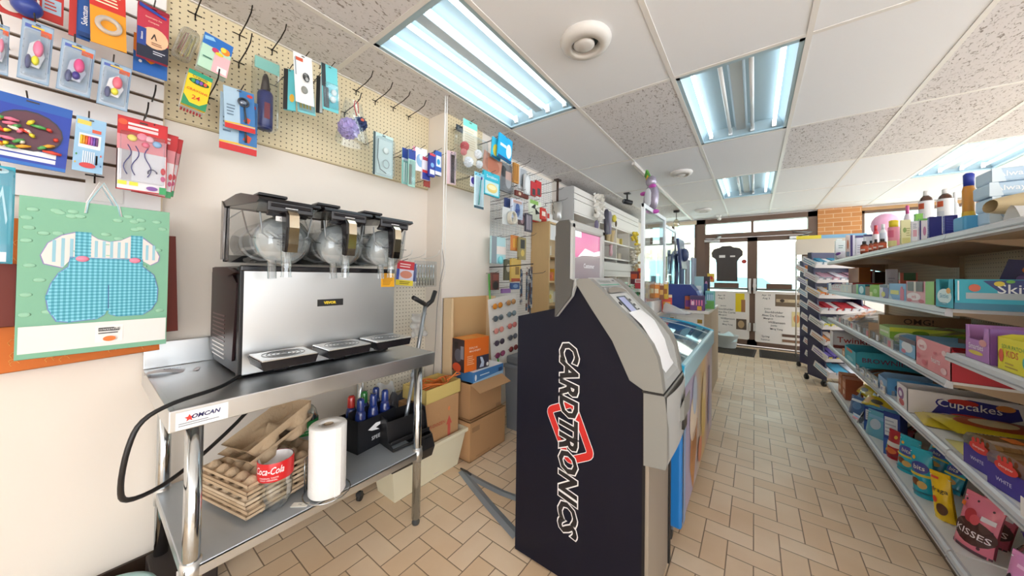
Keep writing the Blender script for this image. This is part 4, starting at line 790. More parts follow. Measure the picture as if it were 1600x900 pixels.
p=MB(); p.grid(lambda a,b:(.15*(a-.5),.06*(b-.5),.003+.006*math.sin(a*6)),8,3,M('#e6e6ec',.5)); p.text('LABEL',FT(-.05,-.012,.012),.05,.012,.014,'#2b3c8a',maxw=.1); solo(p,'paper_slip','small white printed paper slip lying on the table behind the slush machine','paper',(-1.86,.23,.87),rad(75))

# ================================================================ SLUSH MACHINE   (front faces +x)
t=thing('slush_machine','three bowl frozen drink machine with a steel front on the steel table','machine',(-1.545,.68,.868),H90)
W2=.322; BK=M('#1b191b',.4,spec=.35); BKS=M('#18161a',.25)
p=MB(); p.box(-W2,0,.012,W2,.012,.413,STH,.003); p.build('front_panel',t)
p=MB(); p.box(-W2+.004,.012,.012,W2-.004,.40,.41,BK,.004); p.box(-W2-.001,-.001,.005,-W2+.012,.03,.42,BK,.003)
p.box(-W2,-.004,.405,W2,.02,.428,BKS,.005); p.box(-W2-.003,.02,.405,W2+.003,.40,.424,BKS,.006); p.build('chassis',t)
p=MB(); p.prism([(-.02+.04,.36),(.10,.40),(.38,.40),(.40,.40),(.40,.06),(.06,.06)],-W2-.006,-W2+.002,M('#241417',.35,spec=.3),'x')
for k in range(11): p.box(-W2-.0075,.17,.05+k*.017,-W2-.005,.36,.056+k*.017,M('#c7c0bc',.3,.4) if k<4 else M('#5a3a3c',.3))
p.prism([(.0,.40),(.11,.42),(.34,.42),(.34,.385),(.11,.385)],-W2-.016,-W2,M('#2e1518',.35,spec=.3),'x'); p.build('side_panel',t)
for x in (-.29,.29):
    for y in (.04,.36):
        q=MB(); q.lathe([(.014,-.0),(.016,.006),(.012,.016)],BK,(x,y,0),12); q.build('foot',t)
q=MB(); q.box(-.055,-.002,0,.055,0,.03,'#1b1a1b'); q.text('VEVOR',FF(-.055,-.002,0),.052,.015,.013,'#e6c62b',maxw=.075,bold=.05); o=q.build('badge',t); o.location=(-.0,0,.255)
q=MB(); q.box(0,-.0015,0,.075,0,.075,'#e3a51c'); q.art([('l',.1,.1,.92,.9,8,'#9a6410')],FF(0,-.0015,0),.075,.075); o=q.build('warning_sticker',t); o.location=(.245,0,.335); o['label']='yellow orange warning sticker'
SMK=clear('#e3e7ea',.2,.05); TNK=clear('#f3f5f6',.08,.04); CLR2=clear('#f2f5f6',.16,.04); FRO=clear('#f0f3f4',.15,.3,.55)
def bowl(cx,lab=None,spiral=True):
    o=thing_part=bpy.data.objects.new('bowl',None); COL.objects.link(o); o.parent=t; o.location=(cx,0,.425); o.empty_display_size=.03
    w=.094
    # tank shell, side profile (y,z): front is -y
    prof=[(-.085,.055),(-.10,.10),(-.115,.20),(-.15,.232),(.30,.262),(.30,.03),(.22,.015)]
    q=MB(); n=len(prof)
    for s in (-w,w): q.add([(s,a,b) for a,b in prof],[tuple(range(n))],TNK)
    for i in (0,1,2,4,5): 
        j=(i+1)%n; q.add([(-w,*prof[i]),(w,*prof[i]),(w,*prof[j]),(-w,*prof[j])],[(0,1,2,3)],TNK)
    # inner moulded step lines
    for s in (-w-.001,w+.001): q.tube([(s,.27,.20),(s,.05,.215),(s,-.02,.13),(s,-.07,.105),(s,-.115,.10)],.0025,CLR2,6)
    q.tube([(-w+.01,-.118,.195),(-w+.02,-.113,.12),(-w+.04,-.108,.105),(w-.04,-.108,.105),(w-.02,-.113,.12),(w-.01,-.118,.195)],.003,M('#8a8f93',.15),6)
    q.build('tank',o)
    q=MB(); # lid
    q.prism([(-.165,.232),(-.158,.243),(-.06,.262),(.05,.283),(.12,.288),(.31,.282),(.315,.262),(.29,.258),(-.14,.226)],-w-.006,w+.006,BKS,'x')
    q.box(-w+.02,-.162,.195,w-.02,-.150,.236,BKS,.008); q.prism([(-.16,.232),(-.11,.19),(-.12,.185),(-.165,.215)],-w+.03,w-.03,M('#17161c',.15),'x')
    q.box(-.05,.03,.283,.05,.10,.296,BKS,.004); q.box(-.02,-.1645,.212,.02,-.162,.216,M('#d8d8da',.3)); q.build('lid',o)
    q=MB(); # drum: horizontal cylinder
    T=frame((0,0,.100),(1,0,0),(0,0,1),(0,-1,0)); q.lathe([(.084,-.27),(.086,.06),(.093,.075),(.093,.095),(.080,.118),(.05,.135)],CLR2,T=T,n=28,cap=False); q.build('drum',o)
    q=MB(); q.lathe([(.060,-.25),(.060,.04),(.052,.055)],M('#e8eaeb',.35),T=T,n=24,cap=True); q.build('evaporator',o)
    q=MB(); # auger disc + ribs in frosted white
    q.lathe([(.086,.062),(.086,.072),(.030,.085),(.012,.10)],FRO,T=T,n=28,cap=False)
    for k in range(3):
        a=k*2.1+.4; q.box(.01,.0,.085,.066,.01,.10,FRO,.003,T=T@Matrix.Rotation(a,4,'Z'))
    q.tube([T@Vector((.07*math.cos(.35*k),.07*math.sin(.35*k),-.24+.0075*k)) for k in range(40)],.006,M('#f1f2f3',.4),6)
    q.ball((.028,-.118,.115),.012,.012,.014,M('#cfd2d4',.3),10); q.lathe([(.089,.066),(.092,.07),(.089,.076)],M('#d9dcde',.25),T=T,n=28,cap=False); q.build('auger',o)
    q=MB(); # spout
    q.tube([(-.008,-.130,.10),(-.008,-.146,.02),(-.008,-.146,-.035)],.0165,CLR2,14,caps=False); q.tube([(-.008,-.146,-.035),(-.008,-.146,-.04)],.018,CLR2,14,caps=False)
    q.tube([(-.045,-.115,.02),(-.045,-.125,-.045)],.014,clear('#d8dbdc',.2),12,caps=False)
    q.tube([(-.03+.008*math.cos(k*.9),-.146+.008*math.sin(k*.9),.075+.0016*k) for k in range(30)],.0012,M('#9a9da0',.3,.8),5); q.build('spout',o)
    q=MB(); GD=M('#c3b9a4',.12,1)
    prof=[(-.165,.185),(-.150,.190),(-.140,.17),(-.150,.10),(-.150,.035),(-.172,.03),(-.180,.06),(-.188,.12),(-.185,.165)]
    prof=[(a,b+.022) for a,b in prof]; q.prism(prof,-.014,.018,GD,'x'); q.prism([(a+.006,b) for a,b in prof],-.022,-.014,BKS,'x'); q.build('lever',o)
    q=MB(); q.box(-w-.002,.29,.02,-w+.014,.315,.285,BK,.003); q.box(w-.014,.29,.02,w+.002,.315,.285,BK,.003); q.box(-w+.014,.29,.255,w-.014,.313,.283,BK); q.box(-w+.014,.29,.02,w-.014,.313,.05,BK); q.prism([(.29,.03),(.315,.03),(.315,.285),(.27,.25),(.28,.15)],-w-.010,-w-.002,M('#8f8a88',.2,.7),'x'); q.build('rear_post',o)
    if lab:
        q=MB(); q.box(-.028,0,0,.028,.001,.018,'#f0f0f0'); q.text('COLA',FF(-.028,0,0),.028,.009,.008,'#4a4a4e',maxw=.045); l=q.build('flavour_label',o); l.location=(-.01,-.125,.168)
    return o
bowl(-.215,'COLA'); bowl(.0); bowl(.215)
for cx in (-.215,-.0,.205):
    q=MB(); q.prism([(-.082,0),(.082,0),(.086,.012),(.092,.03),(-.092,.03),(-.086,.012)],-.19,-.045,BKS); q.box(-.025,-.10,-.03,.025,-.05,.0,BK,.004); q.box(-.07,-.05,.0,.07,.0,.025,BK); o=q.build('drip_tray',t); o.location=(cx,0,.062)
    q=MB(); q.box(-.088,-.192,.03,.088,-.042,.036,M('#dfe2e3',.22,.8),.003)
    for k in range(1,6):
        for s in (0,): q.tube([(.074*k/5.5*math.cos(a*PI/14),-.117+.064*k/5.5*math.sin(a*PI/14),.0365) for a in range(28)],.0012,M('#6d7072',.4),4,closed=True)
    g=q.build('grate',o)
# recess dimples on the front panel under each bowl are part of the steel sheet
p=MB(); pts=[(-1.60,.40,.885),(-1.50,.33,.88),(-1.42,.27,.885),(-1.36,.17,.885),(-1.34,.11,.86),(-1.33,.085,.80),(-1.34,.075,.70),(-1.38,.09,.64),(-1.44,.16,.62),(-1.52,.26,.64),(-1.60,.40,.72),(-1.70,.50,.80)]
def smooth(pts,n=4):
    V=[Vector(q) for q in pts]; out=[]
    for i in range(len(V)-1):
        a=V[max(i-1,0)];b=V[i];c=V[i+1];d=V[min(i+2,len(V)-1)]
        for k in range(n):
            s=k/n; out.append(.5*((2*b)+(c-a)*s+(2*a-5*b+4*c-d)*s*s+(3*b-a-3*c+d)*s**3))
    out.append(V[-1]); return out
p.tube(smooth(pts),.0065,M('#1a191b',.4),8); solo(p,'power_cord','thick black power cord looping off the table beside the near leg','cord')

# ---- on the undershelf (z .374)
US=.3745
def tray(seed,kind=0):
    rr=random.Random(seed); q=MB(); c=M(['#bfa78a','#b89f82','#c9b59b'][kind%3],.9,bump=.3,bscale=90); w,d=.30,.30
    def fn(a,b):
        x=(a-.5)*w; y=(b-.5)*d
        e=min(a,1-a,b,1-b); s=abs(math.sin(a*5*PI))*abs(math.sin(b*5*PI)); z=.045*s**.6 if e>.04 else .022
        return (x,y,z+(.004 if e<.04 else 0))
    q.grid(fn,40,40,c,True); 
    for x0,y0,x1,y1 in ((-w/2,-d/2,w/2,-d/2+.004),(-w/2,d/2-.004,w/2,d/2),(-w/2,-d/2,-w/2+.004,d/2),(w/2-.004,-d/2,w/2,d/2)): q.box(x0,y0,.018,x1,y1,.028,c)
    return q
trays=[(0,0,0,'lowest egg tray of the stack on the undershelf'),(.004,.004,.017,'second lowest egg tray of the stack'),(-.003,.0,.034,'third egg tray from the bottom of the stack'),(.002,-.004,.052,'pale egg tray in the middle of the stack'),(.0,.003,.070,'egg tray just above the pale one'),(.004,0,.088,'egg tray in the upper half of the stack'),(-.004,.004,.107,'third egg tray from the top of the stack')]
for k,(dx,dy,dz,l) in enumerate(trays):
    solo(tray(k,2 if k==3 else k%2),'egg_tray','grey brown pulp '+l,'egg tray',(-1.62+dx,.475+dy,US+dz),rad(14),'stacked pulp egg trays')
# cup carriers on top, tilted
def carrier(seed):
    q=MB(); c=M('#b7a083' if seed else '#c0a98c',.9,bump=.3,bscale=90)
    def fn(a,b):
        x=(a-.5)*.25; y=(b-.5)*.25; z=.03
        for cx in (-.062,.062):
            for cy in (-.062,.062):
                r=math.hypot(x-cx,y-cy); z-=.035*max(0,min(1,(.052-r)/.012))
        e=min(a,1-a,b,1-b); z+=.035*max(0,1-e/.06)*(1 if seed else .6)+.03*max(0,1-math.hypot(x,y)/.03)
        return (x,y,z+.02)
    q.grid(fn,36,36,c,True); return q
solo(carrier(0),'cup_carrier','pulp drink carrier tilted on the egg trays, lower of two','cup carrier',(-1.61,.50,US+.165),(rad(20),rad(-8),rad(10)),'pulp drink carriers')
solo(carrier(1),'cup_carrier','pulp drink carrier with open cup wells tilted on top of the stack','cup carrier',(-1.60,.51,US+.205),(rad(26),rad(-10),rad(6)),'pulp drink carriers')
# cut cola bottle
c=P(434,800,2,US); PET=clear('#eef4f4',.28,.03)
t=thing('cut_soda_bottle','cut off clear soda bottle with a red Coca-Cola label beside the egg trays','bottle',(c.x-.03,c.y,US),rad(50))
q=MB(); n=30
def petf(a,b):
    th=a*2*PI; z=b*.062; lob=.5+.5*math.cos(5*th); r=.020+.034*min(1,(b*1.15))**.6; r*=(1-.22*(1-lob)*(1-b)); return (r*math.cos(th),r*math.sin(th),z*(1 if b>0 else 1)+.006*(1-lob)*(1-b))
q.grid(petf,40,8,PET); q.lathe([(.054,.062),(.055,.10),(.051,.112),(.055,.124),(.056,.20)],PET,n=30,cap=False); q.build('body',t)
q=MB(); q.lathe([(.0565,.130),(.0575,.132),(.0575,.195),(.0565,.197)],M('#cf2127',.3),n=36,cap=False)
def wrapF(txt,zc,h,arc,rad_,colr,a0=-PI/2,bold=.02,shear=0):
    vs,fs,w,hh=text_geo(txt,shear,bold); k=h/hh; kk=arc/(w*1.0)
    q.add([(rad_*math.cos(a0+x*kk),rad_*math.sin(a0+x*kk),zc+y*k) for x,y in vs],fs,M(colr,.4))
wrapF('Coca-Cola',.172,.026,1.7,.0583,'#f5f2f2',shear=.35,bold=.01); wrapF('ORIGINAL TASTE',.147,.005,1.1,.0583,'#f0dada'); wrapF('GOUT ORIGINAL',.139,.005,1.0,.0583,'#f0dada'); q.build('label_band',t)
q=MB(); q.lathe([(.053,.13),(.054,.196)],M('#e9e6e8',.5),n=30,cap=False); q.build('label_inner',t)
c=P(468,760,2,US); t=thing('cut_soda_bottle','clear soda bottle with a green label standing behind the paper towels','bottle',(-1.74,.66,US))
q=MB(); q.grid(petf,40,8,PET); q.lathe([(.054,.062),(.055,.10),(.050,.115),(.055,.13),(.054,.20),(.045,.235),(.034,.25)],PET,n=30,cap=False); q.build('body',t)
q=MB(); q.lathe([(.0565,.130),(.0565,.195)],M('#2f9550',.3),n=36,cap=False); wrapF('SODA',.163,.02,1.0,.0575,'#e8f2e6',a0=-.4); wrapF('lemon lime',.145,.006,.9,.0575,'#dff0dc',a0=-.4); q.build('label_band',t)
# paper towels
c=P(511,768,2,US); t=thing('paper_towel_roll','white paper towel roll standing on a wire holder on the undershelf','paper towel',(c.x,c.y,US+.006))
q=MB(); q.lathe([(.066,0),(.068,.004),(.068,.268),(.065,.272),(.02,.272),(.02,.262)],M('#f2f1ef',.9,bump=.25,bscale=140),n=36,cap=False); q.box(.066,-.002,0,.0695,.02,.27,M('#eeedeb',.9)); q.build('paper',t)
q=MB(); q.lathe([(.019,.0),(.019,.271)],M('#b9a58c',.8),n=20,cap=False); q.build('core',t)
t2=thing('towel_holder','thin chrome wire holder around the paper towel roll','holder',(c.x,c.y,US)); q=MB()
q.tube([(.085*math.cos(a*PI/14),.085*math.sin(a*PI/14),.004) for a in range(28)],.0025,CHR,6,closed=True); q.tube([(0,0,.004),(0,0,.264)],.004,CHR,6); q.tube([(-.085,0,.004),(.085,0,.004)],.0025,CHR,6)
q.build('base_ring',t2); q=MB(); a=rad(215); q.tube([(.085*math.cos(a),.085*math.sin(a),.004),(.086*math.cos(a),.086*math.sin(a),.14),(.086*math.cos(a+.2),.086*math.sin(a+.2),.14),(.085*math.cos(a+.2),.085*math.sin(a+.2),.004)],.0022,CHR,6); q.build('tension_arm',t2)
c=P(469,789,2,US); p=MB(); p.box(-.03,-.012,0,.03,.012,.002,'#e4e0d6'); p.text('tag',FT(-.03,-.012,.002),.03,.012,.01,'#7a7a7a',maxw=.04); solo(p,'price_tag','tiny pale printed tag lying in front of the paper towels','tag',(c.x,c.y,US),rad(40))
# bottle caddy
c=P(560,672,2,US+.02); t=thing('bottle_caddy','black carton carrier holding blue bottles behind the paper towels','caddy',(-1.66,.935,US),H90+rad(8))
q=MB(); q.prism([(-.115,.0),(.115,.0),(.115,.16),(.06,.155),(-.06,.155),(-.115,.16)],-.075,-.071,M('#191a1f',.4)); q.prism([(-.115,0),(.115,0),(.115,.16),(-.115,.16)],.071,.075,M('#191a1f',.4)); q.box(-.115,-.075,0,.115,.075,.004,M('#191a1f',.4)); q.box(-.115,-.075,0,-.111,.075,.16,M('#191a1f',.4)); q.box(.111,-.075,0,.115,.075,.16,M('#191a1f',.4))
q.art([('p',[(.25,.62),(.45,.75),(.7,.72),(.75,.6),(.6,.66),(.45,.6),(.55,.5),(.35,.55)],'#e9ebee'),('t','SPEED',.5,.3,.12,'#cfd3d8',.7)],FF(-.115,-.0755,0),.23,.16); q.build('carrier',t)
q=MB(); q.box(-.115,-.003,.1,.115,.003,.19,M('#191a1f',.4)); q.build('divider',t)
labs=['front left','front middle','front right','rear left','rear middle','rear right']
capc=['#22397f','#22397f','#22397f','#b8322d','#2c7a3a','#22397f']
def sbottle(x,y,z,cc,lab):
    b=thing('drink_bottle','blue bottle in the black carrier, '+lab,'bottle',(x,y,z),0,'bottles in the black carrier'); q=MB(); q.lathe([(.026,0),(.029,.006),(.029,.15),(.024,.18),(.017,.20)],M('#1e2f70',.15,coat=.6),n=16); q.build('body',b)
    q=MB(); q.lathe([(.018,.19),(.019,.20),(.018,.245),(.012,.255)],M(cc,.25,coat=.5),n=16); q.build('cap',b)
R=Matrix.Rotation(H90+rad(8),4,'Z')
for k in range(6):
    v=R@Vector(((-.075+.075*(k%3)),(-.037 if k<3 else .037),0)); sbottle(-1.66+v.x,.935+v.y,US+.0045,capc[k],labs[k]+(' with a %s cap'%{'#22397f':'blue','#b8322d':'red','#2c7a3a':'green'}[capc[k]]))
# teal lidded tub at the bottom left corner and dark box
c=P(170,895,2,.10); t=thing('teal_tub','round teal plastic tub lid at the floor in the bottom left corner','tub',(-1.78,.04,0))
q=MB(); q.lathe([(.11,0),(.125,.02),(.14,.10),(.145,.11)],M('#7fb0b2',.4),n=36); q.build('body',t)
q=MB(); q.lathe([(.155,.10),(.16,.112),(.155,.124),(.145,.126),(.12,.124),(.118,.118),(.09,.118)],M('#a9cfce',.35),n=40); q.tube([(.075*math.cos(a*PI/14)+.0,.05*math.sin(a*PI/14),.128) for a in range(28)],.005,M('#e6ece8',.4),6,closed=True); q.ball((0,0,.122),.065,.045,.006,M('#6a625c',.5),18); q.build('lid',t)
t=thing('dark_box','dark brown box with white paper edge on the floor behind the near table legs','box',(-1.88,.24,0)); q=MB(); q.box(-.1,-.06,0,.12,.12,.115,M('#2b2220',.6),.004); q.build('body',t); q=MB(); q.box(.121,.0,.0,.124,.07,.13,'#d9d5d0'); q.build('paper_label',t)
t=thing('caster_wheel','black caster wheel on the floor under the far end of the table','caster',(P(562,782,2,0).x,P(562,782,2,0).y,0),rad(30))
q=MB(); q.tube([(-.009,0,.022),(.009,0,.022)],.022,M('#202022',.5),16); q.build('wheel',t); q=MB(); q.box(-.014,-.02,.03,.014,.012,.05,M('#2c2c2e',.4),.004); q.tube([(0,0,.045),(0,0,.075)],.006,CHR,8); q.build('fork',t)

# ================================================================ FLOOR CLUTTER BEYOND THE TABLE
CB=M('#b98e63',.8,bump=.12,bscale=30,var=.04); CBI=M('#a67c52',.85)
def crate(name,lab,cat,loc,rot,w,d,h,flaps=(),art=(),th=.004,sideart=()):
    t=thing(name,lab,cat,loc,rot); q=MB()
    q.box(-w/2,0,0,w/2,th,h,CB); q.box(-w/2,d-th,0,w/2,d,h,CB); q.box(-w/2,th,0,-w/2+th,d-th,h,CB); q.box(w/2-th,th,0,w/2,d-th,h,CB); q.box(-w/2,0,0,w/2,d,th,CBI)
    q.art(list(art),FF(-w/2,0,0),w,h); q.art(list(sideart),FR(w/2,0,0),d,h); q.build('box_body',t)
    for f in flaps:
        q=MB(); side,ang,L=f
        if side=='f': T=Matrix.Translation((0,0,h))@Matrix.Rotation(rad(ang),4,'X'); q.box(-w/2,-L,0,w/2,0,.003,CB,T=T)
        if side=='b': T=Matrix.Translation((0,d,h))@Matrix.Rotation(rad(-ang),4,'X'); q.box(-w/2,0,0,w/2,L,.003,CB,T=T)
        if side=='r': T=Matrix.Translation((w/2,0,h))@Matrix.Rotation(rad(ang),4,'Y'); q.box(0,0,0,L,d,.003,CB,T=T)
        if side=='l': T=Matrix.Translation((-w/2,0,h))@Matrix.Rotation(rad(-ang),4,'Y'); q.box(-L,0,0,0,d,.003,CB,T=T)
        if side=='top': q.box(-w/2,0,h-.004,w/2,d,h,CB)
        q.build('flap',t)
    return t
# storage tub
t=thing('storage_tub','long cream plastic storage tub on the floor under the egg box','tub',(-1.64,1.335,0)); CRM=M('#e0d8bd',.45,var=.05)
q=MB()
x0,x1,y0,y1=-.13,.04,-.27,.20; X0,X1,Y0,Y1=-.16,.07,-.31,.25; h=.235
q.add([(x0,y0,0),(x1,y0,0),(x1,y1,0),(x0,y1,0),(X0,Y0,h),(X1,Y0,h),(X1,Y1,h),(X0,Y1,h),(X0+.012,Y0+.012,h),(X1-.012,Y0+.012,h),(X1-.012,Y1-.012,h),(X0+.012,Y1-.012,h),(x0+.012,y0+.012,.01),(x1-.012,y0+.012,.01),(x1-.012,y1-.012,.01),(x0+.012,y1-.012,.01)],
 [(3,2,1,0),(0,1,5,4),(1,2,6,5),(2,3,7,6),(3,0,4,7),(4,5,9,8),(5,6,10,9),(6,7,11,10),(7,4,8,11),(8,9,13,12),(9,10,14,13),(10,11,15,14),(11,8,12,15),(12,13,14,15)],CRM); q.build('body',t)
q=MB(); 
for a,b in (((X0-.012,Y0-.012),(X1+.012,Y0)),((X0-.012,Y1),(X1+.012,Y1+.012)),((X0-.012,Y0),(X0,Y1)),((X1,Y0),(X1+.014,Y1))): q.box(a[0],a[1],h-.022,b[0],b[1],h+.002,CRM,.004)
q.build('rim',t)
# egg box in the tub
ART=[('p',[(.1,.35),(.17,.35),(.17,.62),(.21,.62),(.135,.74),(.06,.62),(.1,.62)],'#c4574a'),('p',[(.72,.35),(.79,.35),(.79,.62),(.83,.62),(.755,.74),(.68,.62),(.72,.62)],'#c4574a'),('t','THIS SIDE UP',.44,.24,.04,'#c98a72',.4),('t','15-DOZEN',.45,.68,.07,'#b5503f',.4),('t','KEEP REFRIGERATED',.42,.08,.06,'#b5503f',.8),('c',.2,.22,.035,.03,'#3a2a1e'),('c',.66,.30,.035,.03,'#3a2a1e'),('r',.4,.03,.52,.16,'#d8cdbf'),('c',.74,.84,.03,.03,'#d9814f')]
crate('egg_carton_box','open brown 15-dozen egg box with red arrows, standing in the cream tub','box',(-1.60,1.37,.012),H90,.33,.19,.465,[('f',-60,.0001)],ART)
# dark bin resting against it
c=P(632,738,0,-1.50)
t=thing('black_sorting_bin','black plastic bin with open pockets leaning on the tub beside the table leg','bin',(c.x,c.y+.02,.275),H90-rad(4))
BP=M('#1c1b1d',.4); w=.115; q=MB()
prof=[(.06,-.02),(-.05,-.01),(-.075,.05),(-.05,.11),(-.005,.13),(.02,.24),(.10,.25),(.12,.02)]
for sx in (-w,w): q.prism(prof,sx-.003,sx+.003,BP,'x')
for (a,b),(c_,d_) in (((.06,-.02),(-.05,-.01)),((-.05,-.01),(-.075,.05)),((.10,.25),(.12,.02)),((.06,-.02),(.12,.02)),((.0,.03),(.03,.22)),((-.075,.05),(-.06,.10))): q.add([(-w,a,b),(w,a,b),(w,c_,d_),(-w,c_,d_)],[(0,1,2,3)],BP)
q.build('shell',t); q=MB(); q.box(-w,-.058,.10,w,-.048,.115,BP,.003); q.box(-w,-.03,.12,w,-.022,.14,BP,.003); q.box(-.03,-.080,.04,.03,-.074,.06,M('#3a393c',.4)); q.build('pocket_lip',t)
# yellow tray with extension cord on the egg box
t=thing('card_tray','shallow yellow card tray resting on top of the egg box','tray',(-1.60,1.41,.479),H90+rad(3))
Y=M('#d6bd72',.7); q=MB(); w,d,hh=.30,.22,.085
q.box(-w/2,0,0,w/2,.004,hh,Y);q.box(-w/2,d-.004,0,w/2,d,hh,Y);q.box(-w/2,0,0,-w/2+.004,d,hh,Y);q.box(w/2-.004,0,0,w/2,d,hh,Y);q.box(-w/2,0,0,w/2,d,.003,Y); q.build('body',t)
q=MB(); rr=random.Random(9); pts=[]
for k in range(110):
    a=k*.42; r=.075+.025*math.sin(k*.37); pts.append((-1.60-.11+r*.8*math.cos(a),1.41+r*1.35*math.sin(a),.489+.075*min(1,k/80)+.012*math.sin(k*1.3)))
pts+= [(-1.60,1.45,.59),(-1.585,1.50,.625),(-1.60,1.55,.60),(-1.64,1.50,.585),(-1.60,1.43,.59)]
q.tube(smooth(pts,2),.0042,M('#e07a35',.4),6); solo(q,'extension_cord','coiled orange extension cord heaped in the yellow tray','cord')
t=thing('dark_clothing','crumpled dark grey cloth stuffed beside the egg box near the pegboard','cloth',(-1.90,1.27,.40)); q=MB(); q.grid(lambda a,b:((a-.5)*.14,(b-.5)*.2,.06+.05*math.sin(a*8+b*5)*math.sin(b*11)-.22*((a-.5)**2+(b-.5)**2)),16,16,M('#55565e',.9)); q.build('fabric',t)
# two stacked boxes right
crate('cardboard_box','lower sealed brown cardboard box on the floor right of the cream tub','box',(-1.54,1.78,0),H90,.38,.195,.27,[('top',0,0)],[('r',.05,.72,.25,.85,'#9a7450'),('t','HANDLE WITH CARE',.35,.08,.04,'#8a6440',.5)])
crate('cardboard_box','upper brown cardboard box with an open front flap, on the sealed box','box',(-1.565,1.78,.272),H90,.34,.165,.245,[('f',25,.10)],[('r',.82,.03,.98,.14,'#9a7450')])
def plainbox(name,lab,cat,loc,rot,w,d,h,col,front=(),side=(),top=(),rear=(),grp=None,bev=.0015,left=()):
    q=MB(); q.box(-w/2,0,0,w/2,d,h,col,bev); q.art(list(front),FF(-w/2,0,0),w,h); q.art(list(side),FR(w/2,0,0),d,h); q.art(list(left),FL(-w/2,d,0),d,h); q.art(list(top),FT(-w/2,0,h),w,d)
    return solo(q,name,lab,cat,loc,rot,grp)
plainbox('blue_carton','flat blue and white carton on the upper brown box','box',(-1.56,1.80,.52),H90,.33,.17,.075,'#3f78b4',[('p',[(0,0),(1,0),(1,.35),(0,.1)],'#9cc3e2'),('c',.07,.45,.03,.3,'#d9e6f2'),('r',.2,.5,.5,.6,'#cfe0ef'),('r',.82,.3,.95,.7,'#26487a')],top=[('r',0,0,1,1,'#e9eef4')])
plainbox('heating_blower_box','orange product box with a dark photo side standing on the blue carton','box',(-1.59,1.70,.597),H90-rad(4),.235,.13,.225,'#dd6b1c',[('t','DEALS IN',.35,.72,.06,'#f6e3d0',.45),('t','MACHINERY',.42,.62,.06,'#f6e3d0',.55),('r',.48,0,1,.42,'#3a3648'),('p',[(.6,.05),(.68,.2),(.62,.38),(.72,.36),(.8,.2),(.78,.05)],'#b9c4d9'),('c',.94,.1,.05,.06,'#e9e6e4'),('l',.1,.2,.42,.5,5,'#f0b98e')],top=[('r',0,0,1,1,'#e98a2e'),('r',.1,.2,.6,.7,'#eda04c')],left=[('r',0,0,1,1,'#3b2a2d'),('c',.5,.5,.3,.2,'#5b5a66'),('r',.7,.4,.95,.8,'#8d8a92'),('c',.4,.12,.35,.14,'#d6502b'),('r',.2,.7,.5,.9,'#241a1c')])
# tall open tan carton behind
t=thing('tall_open_carton','tall tan open fronted carton standing against the wall column behind the orange box','box',(-1.838,1.83,0),H90)
T1=M('#cfa877',.7); T2=M('#dfc39b',.7); w=.245; q=MB(); q.box(-w,-.10,.5,-w+.02,-.01,1.10,T2); q.box(w-.02,-.10,.5,w,-.01,1.10,T2); q.box(-w,-.015,.5,w,-.01,1.10,T1); q.box(-w,-.10,.0,w,-.01,.5,T2); q.build('body',t)
# grey bin at right
t=thing('grey_trash_bin','slim grey plastic bin standing beside the brown boxes','bin',(-1.56,2.27,0)); G=M('#7d8289',.5)
q=MB(); q.prism([(-.10,0),(.10,0),(.13,.52),(-.13,.52)],-.12,.12,G,'y'); q.box(-.14,-.13,.50,.14,.13,.53,G,.006); q.build('body',t); q=MB(); q.box(-.125,-.115,.53,.125,.115,.60,M('#6d7279',.5),.02); q.build('lid',t)
# crutch
t=thing('forearm_crutch','grey metal forearm crutch leaning against the pegboard behind the table','crutch',(0,0,0)); a=P(681,452,0,-1.72); b=P(622,694,0,-1.66)
top=P(680,455,0,-1.74); grip=P(665,476,0,-1.72); bot=P(628,690,0,-1.56); mid=grip
q=MB(); M1=M('#aeb3b8',.3,.7); q.tube([tuple(grip),tuple(grip.lerp(bot,.55))],.013,M1,12); q.tube([tuple(grip.lerp(bot,.5)),tuple(bot)],.0105,M1,12); q.tube([tuple(grip.lerp(bot,.54)),tuple(grip.lerp(bot,.57))],.016,M('#8f9499',.4),12); q.build('tube',t)
q=MB(); KK=M('#232224',.5); q.tube([tuple(P(646,465,0,-1.66)),tuple(P(660,473,0,-1.70)),tuple(grip)],.014,KK,10); q.build('hand_grip',t)
q=MB(); q.tube([tuple(grip+Vector((0,0,-.01))),tuple(P(675,470,0,-1.73)),tuple(top)],.015,KK,10); q.build('arm_cuff',t)
q=MB(); q.tube([tuple(bot),tuple(bot+(bot-grip).normalized()*.03)],.015,KK,10); q.build('rubber_tip',t)
# duct tape on the floor
def tapestrip(pts,w,lab):
    q=MB(); V=[P(u,v,2,.002) for u,v in pts]; L=[];
    for i,a in enumerate(V):
        d=(V[min(i+1,len(V)-1)]-V[max(i-1,0)]); d.z=0; d.normalize(); n=Vector((-d.y,d.x,0)); L.append((a-n*w/2,a+n*w/2))
    vs=[];fs=[]
    for k,(a,b) in enumerate(L): vs+=[a,b,(a+b)/2+Vector((0,0,.006))]
    for k in range(len(L)-1): o=3*k; fs+=[(o,o+2,o+5,o+3),(o+2,o+1,o+4,o+5)]
    q.add(vs,fs,M('#8f979e',.35,.3)); solo(q,'floor_tape',lab,'tape')
tapestrip([(722,736),(742,762),(765,790),(790,818),(808,838)],.055,'wide grey cable tape strip running on the floor toward the cash machine foot')
tapestrip([(728,740),(755,755),(785,770),(812,780)],.05,'grey cable tape strip branching to the side of the cash machine')
p=MB(); q=[P(720,732,2,.012),P(730,737,2,.02),P(736,742,2,.01)]; p.tube([tuple(x) for x in q],.006,M('#2a2725',.5),6); solo(p,'cable_end','short black cable end at the cream tub corner by the floor tape','cable')
p=MB(); rr=random.Random(12)

